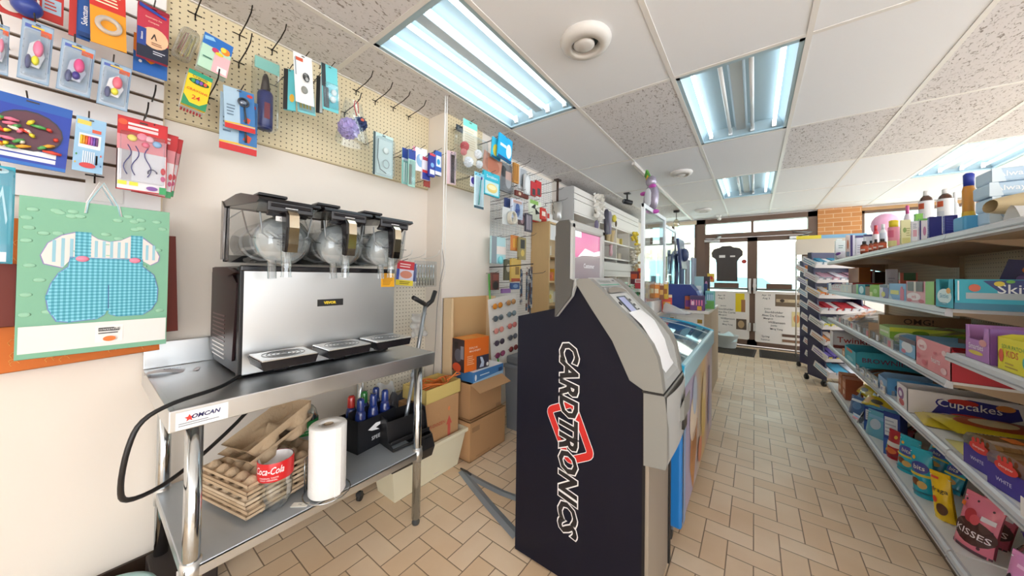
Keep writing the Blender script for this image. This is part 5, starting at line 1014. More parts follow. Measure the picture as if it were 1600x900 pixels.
# ================================================================ CASH MACHINE (ATM)
AY=1.22; AD=.345
NAVY=M('#0b0e1f',.42,spec=.25); GRY=M('#85847f',.5); GRL=M('#a9aaa8',.45); GRD=M('#4c4b48',.55)
t=thing('cash_machine','black cash machine with a grey sloped front and Cardtronics lettering down its side','cash machine',(0,AY,0))
body=[(-.884,.012),(-.884,1.083),(-.670,1.137),(-.581,1.233),(-.518,1.142),(-.434,1.028),(-.368,.892),(-.318,.868),(-.318,.012)]
q=MB(); q.prism(body,.0,AD,NAVY); q.build('cabinet',t)
EO=[(-.575,1.262),(-.53,1.263),(-.480,1.222),(-.436,1.177),(-.377,1.123),(-.32,1.066),(-.292,1.030),(-.272,.985),(-.260,.927),(-.252,.868)]
LB=[(-.318,.866),(-.368,.892),(-.434,1.028),(-.518,1.142),(-.581,1.233),(-.64,1.172)]
cheek=[(-.64,1.175),(-.60,1.235)]+EO+LB[:-1]
q=MB(); q.prism(cheek,-.010,.030,GRY,'y'); q.prism(cheek,AD-.030,AD+.010,GRY,'y')
# softened inner edge strips
for y0,y1 in ((.030,.042),(AD-.042,AD-.030)):
    q.prism([(a-.006,b-.008) for a,b in EO]+[(a-.05,b-.05) for a,b in EO[::-1]],y0,y1,GRL)
# recessed face
RF=[(-.575,1.262),(-.545,1.258),(-.505,1.222),(-.36,1.078),(-.318,1.005),(-.292,.915),(-.262,.888),(-.252,.868)]
q.prism(RF+[(-.318,.86),(-.40,.93),(-.55,1.15)],.030,AD-.030,GRL); q.build('fascia',t)
LOW=[(-.318,.862),(-.252,.862),(-.247,.855),(-.241,.80),(-.239,.743),(-.239,.635),(-.243,.609),(-.316,.60)]
q=MB(); q.prism(LOW,-.010,AD+.010,GRY)
def bulge(a,b): y=-.008+(AD+.016)*a; i=.857-.235*b; return (-.241+.012*math.sin(a*PI)*(1-b*.5),y,i)
q.grid(bulge,10,6,GRL); q.box(-.238,AD*.72,.655,-.226,AD*.92,.735,M('#24221f',.4)); q.prism([(-.24,.735),(-.218,.80),(-.218,.72),(-.24,.70)],AD*.55,AD*.95,GRY); q.build('lower_fascia',t)
q=MB(); q.prism([(-.322,.857),(-.2505,.860),(-.2505,.866),(-.322,.864)],-.0112,AD+.0112,M('#1b1a1a',.6)); q.build('fascia_seam',t)
q=MB(); q.box(-.318,.0,.03,-.300,AD,.60,M('#9b9184',.4,.3),.003); q.box(-.322,-.003,.012,-.312,.010,.866,M('#08080c',.5)); q.box(-.30,AD-.02,.03,-.293,AD+.004,.60,M('#191919',.5)); o=q.build('safe_door',t)
k=MB(); k.tube([(-.30,.28,.50),(-.288,.28,.50)],.016,CHR,12); k.build('lock',o)
r2=.7071; S=frame((-.362,.030,1.081),(0,1,0),(-r2,0,r2),(r2,0,r2)); WW=AD-.06
q=MB(); q.box(.03,-.004,.0,WW-.035,.165,.006,M('#c2c3c1',.4),.002,T=S); q.build('control_panel',t)
q=MB(); q.box(.075,.012,.006,.175,.145,.010,M('#3c3f44',.2),T=S); q.box(.082,.018,.010,.150,.138,.0105,M('#9b9ec4',.15,emit=.12),T=S); o=q.build('display',t); o['label']='dark framed display with a lilac screen'
for k in range(4):
    q=MB(); q.box(.19,.030+.028*k,.006,.205,.042+.028*k,.011,M('#4b4c4e',.4),.002,T=S); q.build('function_key',t)
q=MB(); q.tube([S@Vector((.052,.11,.006)),S@Vector((.052,.11,.010))],.009,M('#2c2c30',.3),12); q.build('audio_jack',t)
q=MB(); S1=frame((-.512,.035,1.230),(0,1,0),(-.80,0,.60),(.60,0,.80)); q.box(.0,-.005,.0,WW-.01,.055,.005,M('#b4b5b3',.4),.002,T=S1)
F1=frame((-.512+.004,.035,1.230+.005),(0,1,0),(-.80,0,.60),(.60,0,.80)); q.art([('r',.02,.0,.9,.12,'#57a58a'),('t','Welcome',.4,.55,.45,'#6f7f78',.45),('r',.75,.5,.85,.7,'#5a5f60')],F1,WW,.05); q.build('header_panel',t)
q=MB(); q.add([tuple(S@Vector((.03+(WW-.065)*(.5-.5*math.cos(PI*a/12)),.165+.030*math.sin(PI*a/12),.012))) for a in range(13)],[tuple(range(13))],M('#8a8278',.5)); q.build('card_hood',t)
# paper lying on the lower slope
pp=[(-.400,1.122),(-.352,1.078),(-.306,1.005),(-.282,.925),(-.270,.905)]
def pf(a,b):
    i=min(3,int(b*4)); f=b*4-i; x=pp[i][0]*(1-f)+pp[i+1][0]*f; z=pp[i][1]*(1-f)+pp[i+1][1]*f
    y=.055+.03*b+(.16+.01*b+.012*math.sin(b*9))*a; return (x+.006+.006*a*math.sin(b*5),y,z+.012)
p=MB(); p.grid(pf,8,16,M('#eceef1',.6)); solo(p,'paper_sheet','white paper sheet lying down the sloped front of the cash machine','paper',(0,AY,0))
# topper screen
q=MB(); X0,X1=-.655,-.60; Y0,Y1=-.025,AD-.005
q.box(X0,Y0,1.465,X1,Y1,1.505,GRL,.010); q.box(X0,Y0,1.20,X1,Y1,1.262,GRL,.008); q.box(X0,Y0,1.20,X1,Y0+.040,1.50,GRL,.010); q.box(X0,Y1-.040,1.20,X1,Y1,1.50,GRL,.010); q.box(X0-.05,Y0+.03,1.22,X0+.02,Y1-.03,1.46,GRY,.02)
q.prism([(-.672,1.10),(-.60,1.19),(-.585,1.235),(-.585,1.262),(-.672,1.262)],Y0+.005,Y1,GRL); q.prism([(-.672,1.101),(-.672,1.49),(-.655,1.503),(-.612,1.503),(-.607,1.49),(-.607,1.262),(-.590,1.255),(-.60,1.19),(-.672,1.10)],Y0-.006,Y0+.004,GRD); o=q.build('screen_housing',t)
F=FR(X1-.012,Y0+.038,1.262); s=MB(); s.box(X1-.03,Y0+.03,1.255,X1-.012,Y1-.03,1.47,M('#5b5457',.12),T=None)
s.art([('r',0,0,1,1,M('#9a8c8e',.15,emit=.25)),('p',[(0,.5),(.0,1),(1,1),(1,.62),(.7,.55),(.4,.6),(.15,.42)],M('#b35a86',.15,emit=.3)),('p',[(0,.42),(.15,.46),(.4,.66),(.75,.6),(1,.66),(1,.55),(.6,.5),(.3,.48)],M('#e6e9ee',.15,emit=.5)),('p',[(0,.0),(0,.42),(.3,.5),(.7,.52),(1,.5),(1,0)],M('#857b80',.15,emit=.2)),('r',0,.88,.25,1,M('#d9dfe6',.15,emit=.5)),('t','Customer',.55,.28,.10,'#e9ebef',.7)],F,Y1-Y0-.08,.203); s.build('screen',o)
# lettering and diamond on the side
wt=M('#e8e6e6',.5); red=M('#c3231f',.45); F=FF(0,0,0); lt=MB()
def w2(u,v): q=P(u,v,1,AY); return Vector((q.x,q.z))
def ring(pts,r,off,m,wd):
    V=[]; n=len(pts)
    for i in range(n):
        a,b,c=pts[i-1],pts[i],pts[(i+1)%n]; d1=(a-b).normalized(); d2=(c-b).normalized()
        for k in range(5): s=k/4; p0=b+d1*r; p1=b+d2*r; V.append((p0*(1-s)+b*s)*(1-s)+(b*(1-s)+p1*s)*s)
    cen=sum(V,Vector((0,0)))/len(V); N=len(V); vs=[];
    for i,v in enumerate(V):
        d=(V[(i+1)%N]-V[i-1]).normalized(); nn=Vector((-d.y,d.x)); nn=nn if nn.dot(cen-v)<0 else -nn
        vs+= [(v.x+nn.x*wd,-off,v.y+nn.y*wd),(v.x-nn.x*wd,-off,v.y-nn.y*wd)]
    lt.add(vs,[(2*i,2*i+1,(2*i+3)%(2*N),(2*i+2)%(2*N)) for i in range(N)],m)
dia=[w2(858,640),w2(895,630),w2(924,712),w2(888,720)]
ring(dia,.022,.0006,wt,.0165); ring(dia,.022,.0011,red,.0140)
zt=P(892,535,1,AY).z; zb=P(886,837,1,AY).z; cx=-.618
LW=zt-zb
for off,bold,m in ((.0016,.075,wt),(.0022,.035,M('#16151b',.35))):
    vs,fs,w,hh=text_geo('CARDTRONICS',.0,bold); k=LW/w
    if m is wt: k=LW/w; k0=k; ky=.086/hh
    # same letter centres for both passes
    vs0,_,w0,h0=text_geo('CARDTRONICS',.0,.0); kx=LW/(w0+.15); ky=.080/(h0)
    lt.add([(cx+y*ky+ x*kx*0.0,-off,(zt+zb)/2-(x*kx) - y*ky*.22) for x,y in vs],fs,m)
lt.build('side_lettering',t)
# small cable cover at the far side of the machine foot
p=MB(); p.tube([(-.30,1.30,.004),(-.22,1.29,.004),(-.14,1.0,.004)],.003,'#3a3733',5)

# ================================================================ ICE CREAM FREEZER
FX0,FX1,FY0,FY1=-.74,-.27,1.68,3.03
t=thing('ice_cream_freezer','chest freezer with curved glass top and an ice cream cone picture on its front','freezer',((FX0+FX1)/2,(FY0+FY1)/2,0)); hx=(FX1-FX0)/2; hy=(FY1-FY0)/2
def fgraph():
    m,nt,b=nodes_mat('freezer_print'); b.inputs['Roughness'].default_value=.3
    tc=nt.nodes.new('ShaderNodeTexCoord'); sp=nt.nodes.new('ShaderNodeSeparateXYZ'); nt.links.new(tc.outputs['Object'],sp.inputs[0])
    cr=nt.nodes.new('ShaderNodeValToRGB'); mr=nt.nodes.new('ShaderNodeMapRange'); nt.links.new(sp.outputs[1],mr.inputs[0]); mr.inputs[1].default_value=-hy; mr.inputs[2].default_value=hy; nt.links.new(mr.outputs[0],cr.inputs[0])
    e=cr.color_ramp.elements; e[0].position=0; e[0].color=lin('#9b8fb0'); e[1].position=1; e[1].color=lin('#b7aec4')
    for p_,c_ in ((.25,'#aca3c4'),(.45,'#c2a98c'),(.6,'#d9b05f'),(.75,'#c4a0a0')): k=e.new(p_); k.color=lin(c_)
    nt.links.new(cr.outputs[0],b.inputs['Base Color']); return m
q=MB(); q.box(-hx,-hy,.10,hx-.01,hy,.76,M('#e9edf0',.4),.01); q.box(hx-.012,-hy+.02,.11,hx,hy-.02,.76,fgraph()); 
q.box(-hx,-hy-.004,.10,hx+.003,-hy+.03,.76,M('#2273b8',.3),.012)
q.build('cabinet',t)
g=MB(); F=FR(hx+.0012,-hy,0)
g.art([('p',[(.18,.30),(.26,.12),(.34,.30),(.38,.5),(.20,.5)],'#c98a4a'),('c',.27,.56,.10,.14,'#ecd9c2'),('c',.30,.68,.06,.12,'#b9c6d9'),('c',.58,.45,.08,.2,'#e2c06a'),('c',.60,.62,.06,.1,'#e8cfa0'),('p',[(.75,.25),(.8,.7),(.84,.7),(.82,.25)],'#8f82b0'),('c',.45,.25,.06,.08,'#d9825a'),('r',.02,.12,.06,.74,'#7f9fc9')],F,2*hy,.9)
for k in range(8): g.art([('p',[(.20+.018*k,.32),(.205+.018*k,.32),(.23+.018*k,.48),(.225+.018*k,.48)],'#8f5a2c')],F,2*hy,.9,eps=.006)
g.build('front_picture',t)
q=MB(); LB=M('#9cc6d6',.3); TQ=M('#2aa3cc',.3)
# curved rim: higher at the back (-x) , end rails
def rimz(x): return .845+.03*(1-((x+.0)/hx+1)/2)
q.box(hx-.05,-hy,.75,hx+.012,hy,.86,LB,.012); q.box(-hx,-hy,.75,-hx+.04,hy,.93,LB,.01)
for s in (-1,1):
    q.prism([(-hx,.75),(hx,.75),(hx+.01,.86),(hx*.4,.905),(-hx*.2,.925),(-hx,.935)],s*hy-(.03 if s>0 else 0),s*hy+(.03 if s<0 else 0),TQ)
q.build('rim',t)
q=MB(); q.grid(lambda a,b:(-hx+.02+a*(2*hx-.03),-hy+.02+b*(2*hy-.04),.93-.07*a**2),8,2,clear('#e2f2f6',.2,.04)); q.build('glass_lid',t)
q=MB(); 
for k in (-.33,.0,.33): q.grid(lambda a,b:(-hx+.02+a*(2*hx-.03),2*hy*k-.012+b*.024,.933-.07*a**2),8,1,M('#cfe4ea',.3)); 
q.build('lid_bar',t)
q=MB(); q.box(-hx+.02,-hy+.03,.50,hx-.03,hy-.03,.52,M('#dfe6ea',.5)); q.build('inner_floor',t)
q=MB()
for k in range(5):
    y=-hy+.06+k*(2*hy-.12)/4
    for z in (.55,.6,.65,.7): q.tube([(-hx+.04,y,z),(hx-.05,y,z)],.003,M('#e8ecee',.4),5)
q.build('wire_basket',t)
for x in (-hx+.06,hx-.06):
    for y in (-hy+.06,hy-.06):
        w=MB(); w.tube([(x-.012,y,.045),(x+.012,y,.045)],.04,M('#2d2d2f',.5),14); w.box(x-.02,y-.02,.06,x+.02,y+.02,.105,M('#6a6d70',.4)); w.build('caster',t)
rr=random.Random(21); FC=['#7a4a3a','#e8e4dc','#8fb9cf','#5a6a7a','#d9c9b0','#b0403a','#e7e9ec','#4f7f9a','#c99a6a']
names=['brown','white','pale blue','slate','beige','red','white','steel blue','tan']
n=0
for a in range(3):
    for b in range(7):
        y=FY0+.12+b*.18; x=FX0+.10+a*.13; k=rr.randrange(9); q=MB(); w,h=.11,.055
        q.grid(lambda i,j:((i-.5)*w,(j-.5)*.16,.02+.02*math.sin(i*PI)*math.sin(j*PI)),6,8,M(FC[k],.25)); q.box(-w/2,-.08,0,w/2,.08,.02,FC[k],.004); q.art([('r',.2,.3,.8,.6,FC[(k+3)%9]),('c',.5,.45,.2,.12,FC[(k+5)%9])],FT(-w/2,-.08,.045),w,.16)
        rowp=('nearest','second','third','middle','fifth','sixth','farthest')[b]; colp=('back','middle','front')[a]
        solo(q,'frozen_treat',f'{names[k]} wrapped frozen treat in the freezer, {colp} column, {rowp} row','frozen food',(x,y,.625+.03*rr.random()),rad(rr.uniform(-14,14)),'frozen treats in the freezer')

# ================================================================ COUNTERS
CW=M('#e6e1da',.4); CGR=M('#d9d6cf',.5)
t=thing('sales_counter','near white sales counter with sweets on it, beyond the freezer','counter',(-1.05,3.5,0))
q=MB(); q.box(-.33,-.42,.905,.33,.35,.935,CW,.004); q.build('worktop',t); q=MB(); q.box(-.31,-.40,0,.31,.35,.905,M('#c3d0d9',.5)); q.build('cabinet',t)
t=thing('sales_counter','far white counter with small cupboard doors, next to the entrance','counter',(-.72,4.3,0))
q=MB(); q.box(-.75,-.45,.90,.345,.65,.93,CW,.004); q.build('worktop',t); q=MB(); q.box(-.72,-.42,0,.30,.60,.90,CGR); q.add([(.30,-.42,0),(.345,-.2,.0),(.345,.62,.0),(.30,.60,0),(.30,-.42,.9),(.345,-.2,.9),(.345,.62,.9),(.30,.6,.9)],[(0,1,5,4),(1,2,6,5),(2,3,7,6)],M('#b9a68c',.6)); q.build('cabinet',t)
for x0,x1 in ((-.25,.02),(.04,.29)):
    q=MB(); q.box(x0,-.435,.30,x1,-.42,.85,M('#dfdcd5',.4),.003); o=q.build('door',t); q=MB(); q.box(x1-.05,-.44,.80,x1-.005,-.434,.84,M('#b08a3a',.3,.8)); q.build('hinge',o)
# perspex screen
t=thing('perspex_screen','clear plastic guard screen in a white frame standing on the near counter','screen',(-.76,3.28,.935))
FRM=M('#e6ebef',.35); q=MB(); q.box(-.014,-.46,0,.014,-.43,.965,FRM,.003); q.box(-.014,.34,0,.014,.37,.955,FRM,.003); q.box(-.012,-.46,.93,.012,.37,.965,FRM,.003); q.build('frame',t)
q=MB(); q.box(-.003,-.43,.02,.003,.34,.93,clear('#f0f8fa',.12,.03)); q.build('sheet',t)
t=thing('perspex_screen','second clear plastic guard screen beyond the first on the far counter','screen',(-.80,3.75,.935))
q=MB(); q.box(-.012,.68,0,.012,.705,.93,FRM,.003); q.box(-.010,-.08,.90,.010,.705,.93,FRM,.003); q.box(-.014,-.08,0,.014,-.055,.93,FRM,.003); q.build('frame',t)
q=MB(); q.box(-.003,-.06,.02,.003,.68,.90,clear('#f0f8fa',.12,.03)); q.build('sheet',t)
for k in range(8):
    pass
# foil balloon on the screen top
t=thing('foil_balloon','grey and pink bird shaped foil balloon perched on top of the screen frame','balloon',(-.78,3.20,1.91),rad(-35))
q=MB(); FG=M('#a9a2b4',.25,.4); q.ball((0,0,.12),.075,.05,.14,FG,18); q.ball((-.01,0,.27),.055,.045,.055,FG,16); q.ball((.055,-.02,.10),.04,.03,.10,FG,14); q.ball((-.07,0,.10),.03,.03,.07,FG,12); q.build('body',t)
q=MB(); q.ball((.0,-.045,.11),.045,.02,.09,M('#d6dbe3',.3),14); q.build('belly',t)
for x,z,l in ((.03,.215,1),(-.09,.17,1),(.07,-.03,1)): q=MB(); q.ball((x,-.02,z),.038,.03,.02,M('#c04fb0',.3),12); q.build('pink_band',t)
q=MB(); q.prism([(-.09,.34),(-.07,.40),(-.03,.33),(-.02,.27),(-.05,.29)],-.012,.012,M('#4f9a3a',.4)); q.prism([(-.07,.30),(-.045,.345),(-.015,.28)],-.015,.015,M('#e8b52a',.4)); q.prism([(-.06,.285),(-.03,.30),(.0,.26)],-.016,.016,M('#d9542a',.4)); q.build('crest',t)
# blue till terminal, monitor on arm
BL=M('#2b3f8c',.4); BL2=M('#39496f',.4)
t=thing('till_terminal','rounded dark blue lottery terminal standing on the far counter','terminal',(-.66,4.12,.93)); 
q=MB(); q.prism([(-.22,0),(.19,0),(.21,.06),(.15,.20),(.09,.27),(-.16,.27),(-.22,.22)],-.13,.13,BL,'y'); q.build('body',t); q=MB(); q.prism([(.15,.20),(.21,.06),(.235,.06),(.175,.21)],-.13,.13,M('#8fa6d6',.3),'y'); q.build('front_strip',t)
t=thing('monitor_on_arm','dark blue screen on a tilted arm rising behind the till terminal','monitor',(-.76,4.35,.93))
q=MB(); q.tube([(-.06,0,0),(-.01,0,.22),(.0,0,.40),(-.02,0,.62)],.018,BL2,8); q.tube([(-.02,0,.62),(.10,0,.64)],.016,BL2,8); q.tube([(-.12,-.05,0),(-.03,-.02,.25)],.014,BL2,8); q.build('arm',t)
q=MB(); q.box(.10,-.18,.44,.13,.18,.80,M('#2c3a66',.3),.006,T=Matrix.Rotation(rad(-6),4,'Y')); q.ball((.08,0,.62),.05,.08,.08,BL2); q.build('display',t)
t=thing('card_reader_stand','light blue plastic stand with a clear sleeve on the far counter','display stand',(-.50,4.42,.93)); q=MB(); q.box(-.05,-.05,0,.05,.05,.26,M('#7fb4c9',.3),.02); q.build('body',t); q=MB(); q.box(.0,-.08,.03,.06,-.05,.28,M('#26407a',.3),.01); q.build('panel',t)

# ---- goods on the counters (pixel survey read on a plane of constant y)
def CY(u0,v0,u1,v1,y):
    a=P(u0,v1,1,y); b=P(u1,v0,1,y); return ((a.x+b.x)/2,y,min(a.z,b.z)),abs(b.x-a.x),abs(b.z-a.z)
def cbox(name,lab,cat,box,y,z,d,col,front=(),rot=0,**k):
    (l,w,h)=CY(*box,y)
    if z==CTZ and y<3.36 and name!='treat_box': z=max(l[2],1.052)
    return plainbox(name,lab,cat,(l[0],y,z),rad(rot),w,d,max(.02,h+l[2]-z),col,front=front,**k)
CTZ=.936
q=MB(); q.box(-.22,-.02,0,.24,.26,.115,'#ece9e6',.006); q.art([('r',.3,.2,.6,.5,'#d98aa0'),('l',.65,.2,.95,.8,3,'#c9c4cc')],FF(-.22,-.02,0),.46,.115); solo(q,'display_case','white sweets display case on the near counter carrying the candy jars','display case',(-.98,3.16,CTZ))
cbox('candy_box','orange and red candy display box stacked highest behind the cash machine',  'candy box',(996,419,1012,438),3.32,CTZ,.10,'#d9632b',[('r',0,.4,1,.8,'#b8302d'),('c',.5,.5,.3,.2,'#efb53a')])
cbox('candy_box','maroon and orange candy box left of the highest one','candy box',(985,424,997,444),3.30,CTZ,.10,'#6f3340',[('r',.1,.4,.9,.8,'#c9502c')])
cbox('candy_box','pink and red candy box below the orange stack','candy box',(992,436,1008,456),3.18,CTZ,.06,'#e9e3e0',[('r',0,.25,1,.7,'#c63a48'),('r',.1,.75,.9,.95,'#d98a8a')])
(l,w,h)=CY(972,432,1004,466,3.16); t=thing('mint_bag_pile','clear tub heaped with green wrapped mints behind the cash machine top','sweets',(l[0]-.02,3.22,1.052))
q=MB(); q.lathe([(.075,0),(.085,.06),(.09,.12)],clear('#eef6f2',.15),n=20,cap=False); q.build('tub',t); q=MB(); rr=random.Random(31)
for k in range(26): q.ball((rr.uniform(-.06,.06),rr.uniform(-.06,.06),.03+.14*rr.random()*(1)),.022,.014,.014,M(rr.choice(['#2f9a5f','#49b377','#cfeadb','#1f7f4a']),.25),8)
q.build('mints',t)
for bx,l,c1,c2,y in [((1015,440,1022,466),'tan','#c9824a','#e9d9a6',3.22),((1021,442,1030,465),'orange','#d98a3f','#f0e2c0',3.25),((1030,443,1037,468),'brown','#8f5a3c','#d9b06a',3.28),((1037,441,1043,467),'yellow','#d9b13f','#a3662b',3.30)]:
    cbox('candy_jar',l+' candy jar in the row behind the perspex screen post','candy jar',bx,y,CTZ,.05,c1,[('r',.1,.3,.9,.6,c2),('r',0,.88,1,1,'#e6e0d8')])
cbox('treat_box','red and orange treat box with a face picture near the counter corner','candy box',(1034,461,1050,483),3.40,CTZ,.07,'#d6452f',[('r',.15,.15,.85,.6,'#e9a33c'),('c',.3,.35,.12,.14,'#f5e7c4'),('c',.68,.35,.12,.14,'#f5e7c4'),('r',0,.85,1,1,'#e7d3a8')],rot=12)
q=MB(); q.ball((0,0,.05),.10,.09,.035,clear('#f4f4f6',.25,.1,.25),14); 
for k in range(5): q.ball((-.05+.025*k,.01,.05),.02,.03,.012,M('#c43a5a' if k%2 else '#e9e6ea',.4),8)
solo(q,'candy_bag','clear bag with pink sweets lying flat on the near counter','candy bag',(-.86,3.06-.02,CTZ),rad(20))
q=MB(); q.grid(lambda a,b:(-.11+.22*a,-.07+.14*b,.012+.09*(1-a)*math.sin(b*PI)),8,8,clear('#dfe3ea',.3,.1,.45)); q.box(-.1,-.06,0,.1,.06,.01,'#c9c4c8'); solo(q,'candy_bag','crinkled clear and white bag slumped beside the red treat box','candy bag',(-.58,3.35,CTZ),rad(-15))
(l,w,h)=CY(1072,461,1102,480,3.75)
cbox('chocolate_box','purple and pink chocolate display box with a gold badge on the counter corner','candy box',(1078,463,1101,481),3.88,.931,.10,'#6a3a7a',[('r',0,.75,1,1,'#3f2f5f'),('s',.05,.35,.95,.72,5,'#e07aa5'),('r',.5,.02,.8,.3,'#d9a82f'),('c',.2,.5,.1,.15,'#e9c4d6')],rot=4)
cbox('chocolate_box','small orange and purple box left of the gold badge box','candy box',(1070,463,1079,474),3.95,.931,.08,'#b85a3a',[('r',.1,.2,.9,.7,'#7a3f8a')])
cbox('gum_display','green and aqua gum display at the far counter corner','candy box',(1102,455,1116,474),4.2,.931,.12,'#7fc4bf',[('r',0,0,1,.45,'#6fb45a'),('r',.1,.5,.9,.8,'#c9e6ea'),('s',.1,.5,.9,.9,4,'#5a8fb4')])
for k,(c,l) in enumerate((('#3a2b3f','dark purple'),('#242126','black'))):
    cbox('drink_can_stack',l+(' upper' if k else ' lower')+' tin stacked beside the gum display','tin',(1098,432+0*k,1109,455),4.45+.0*k,.931 if not k else 1.03,.06,c,[('r',0,.4,1,.6,'#c9b45a'),('c',.5,.75,.2,.1,'#c98ab5')]) if k==0 else None
cbox('lighter_display','pale aqua and clear card display in front of the blue panel','display stand',(1085,432,1099,456),4.30,.931,.05,'#a5cfd6',[('r',.2,.2,.8,.7,'#e4eef0')])
cbox('cigar_box','small beige and blue packets behind the perspex sheet','candy box',(1044,430,1054,446),4.6,.931,.06,'#cbb9a6',[('r',0,.5,1,.8,'#5a7a9a')])
# hanging pouches & curtain at the front window, left
rr=random.Random(14)
for k in range(9):
    x=-1.80+.105*k; q=MB(); h=rr.uniform(.35,.7); z=rr.uniform(1.35,1.6); c=rr.choice(['#aab6cc','#c9cfd9','#8795b5','#d9c9a0','#b0b9c4','#5f7396'])
    q.grid(lambda a,b:((a-.5)*.10,.012*math.sin(a*9+k),-h*b+.01*math.sin(a*5)),8,6,M(c,.6)); q.tube([(0,0,0),(0,0,.10)],.003,'#8a8a8c',5)
    solo(q,'hanging_garment','cloth hanging in the left front window, number %d place from the wall'%(k+1) if False else ['pale blue','light grey','slate blue','beige','silver','blue','grey','dusty blue','faded'][k]+' cloth hanging in the left front window, '+['first','second','third','fourth','fifth','sixth','seventh','eighth','last'][k]+' from the side wall','cloth',(x,7.15,z+.25))
q=MB(); q.box(-1.9,7.1,1.93,-1.0,7.13,1.97,M('#e9e6e0',.4)); solo(q,'hanging_rail','white rail across the left front window','rail')
# pillar inside front window and bottle-lamp on the ceiling
t=thing('pendant_lamp','small glass pendant lamp hanging from the ceiling near the front window','lamp',(-1.12,6.3,CEIL)); q=MB(); q.lathe([(.05,0),(.05,-.03),(.01,-.04)],K,n=14); q.tube([(0,0,-.03),(0,0,-.16)],.006,K,6); q.build('cord',t); q=MB(); q.lathe([(.02,-.15),(.05,-.20),(.055,-.26),(.03,-.30)],clear('#f4efe0',.3),n=16); q.build('shade',t)

# ================================================================ WALL SHELVING BEHIND THE COUNTER
OFF=M('#eeeae4',.5); TAN=M('#d2b48a',.6); GRP=M('#bdbfc0',.5)
U0,U1,UX=3.62,6.4,-1.80
t=thing('wall_shelving','long white shelving unit fixed high on the left wall behind the counter','shelving',(WX+.01,U0,0))
d=UX-WX-.01; L=U1-U0
q=MB(); q.box(0,-.01,1.0,d,.012,2.395,GRP); q.build('side_panel',t); q=MB(); q.box(0,L-.012,1.0,d,L,2.3,OFF); q.build('side_panel',t)
q=MB(); q.box(0,0,1.0,.01,L,2.39,M('#a99f92',.7)); q.build('back_panel',t)
for z in (1.28,1.55,1.80,2.055): q=MB(); q.box(0,0,z,d,L,z+.022,OFF,.002); q.build('shelf',t)
for y in (.82,1.55,2.2): q=MB(); q.box(0,y,1.0,d,y+.018,2.08,OFF); q.build('divider',t)
for z0,z1 in ((2.08,2.235),(2.242,2.31),(2.317,2.395)):
    q=MB(); q.box(d-.02,0,z0,d,L,z1,OFF,.002); q.build('sign_board',t)
q=MB(); q.box(d-.05,0,1.30,d+.02,L,1.50,M('#dcd8d2',.5),.004); q.box(d-.01,0,1.36,d+.03,L,1.38,M('#b8b2aa',.5)); q.build('lower_fascia',t)
def shelfgood(name,lab,cat,y,z,w,h,col,kind='box',art=(),dd=.10):
    if kind=='box': return plainbox(name,lab,cat,(UX-.12,y,z),H90,w,.0+dd*.0+.09,h,col,front=art)
S2_=1.823
for a in [('wooden_box','brown wooden box on the upper wall shelf nearest to the camera','box',3.78,S2_,.14,.19,'#a8743c'),('wooden_box','light tan box beside the brown wooden box on the upper wall shelf','box',3.93,S2_,.10,.17,'#d9b67a'),
          ('photo_frame','small white framed picture on the upper wall shelf','picture frame',4.12,S2_,.14,.10,'#e6e3de'),('candle_glass','pale glass box on the upper wall shelf','box',4.26,S2_,.08,.13,'#cfd3d6'),
          ('red_tin','dark red tin behind the corner of the white sign board','tin',3.72,2.08,.14,.15,'#9e2c33'),
          ('figurine_box','tan box left of the divider on the upper wall shelf','box',4.55,S2_,.10,.14,'#b8925e'),('figurine_box','olive box right of the divider on the upper wall shelf','box',4.75,S2_,.12,.15,'#7a6a4a'),
          ('gift_box','pink gift box on the upper wall shelf','box',5.35,S2_,.14,.14,'#e0b4b8'),('gift_box','cream gift box on the upper wall shelf','box',5.6,S2_,.14,.13,'#e9d9b0'),('gift_box','yellow gift box at the far end of the upper wall shelf','box',5.85,S2_,.12,.14,'#e4cf6a'),
          ('craft_box','pink flowered box on the lower wall shelf','box',4.62,1.573,.12,.12,'#e3b9c6'),('craft_box','white box on the lower wall shelf','box',4.85,1.573,.12,.10,'#ece8e4'),('craft_box','orange brown basket box on the lower wall shelf','box',5.3,1.573,.16,.15,'#b5793f'),('craft_box','cream box at the far end of the lower wall shelf','box',5.7,1.573,.14,.12,'#e6dcc4')]:
    shelfgood(*a)
for y,l in ((4.98,'nearer'),(5.13,'farther')):
    q=MB(); q.lathe([(.03,0),(.035,.02),(.045,.12),(.06,.20),(.03,.205)],M('#cbb384',.6),n=12); solo(q,'paper_cone','tan paper wrapped bouquet cone on the upper wall shelf, '+l+' of two','bouquet',(UX-.07,y,S2_))
q=MB(); q.lathe([(.02,0),(.03,.05),(.02,.12),(.03,.16),(.015,.18)],M('#e7b9c0',.5),n=12); solo(q,'pink_figurine','pale pink figurine hanging in front of the lower wall shelf','figurine',(UX+.0,4.92,1.60))
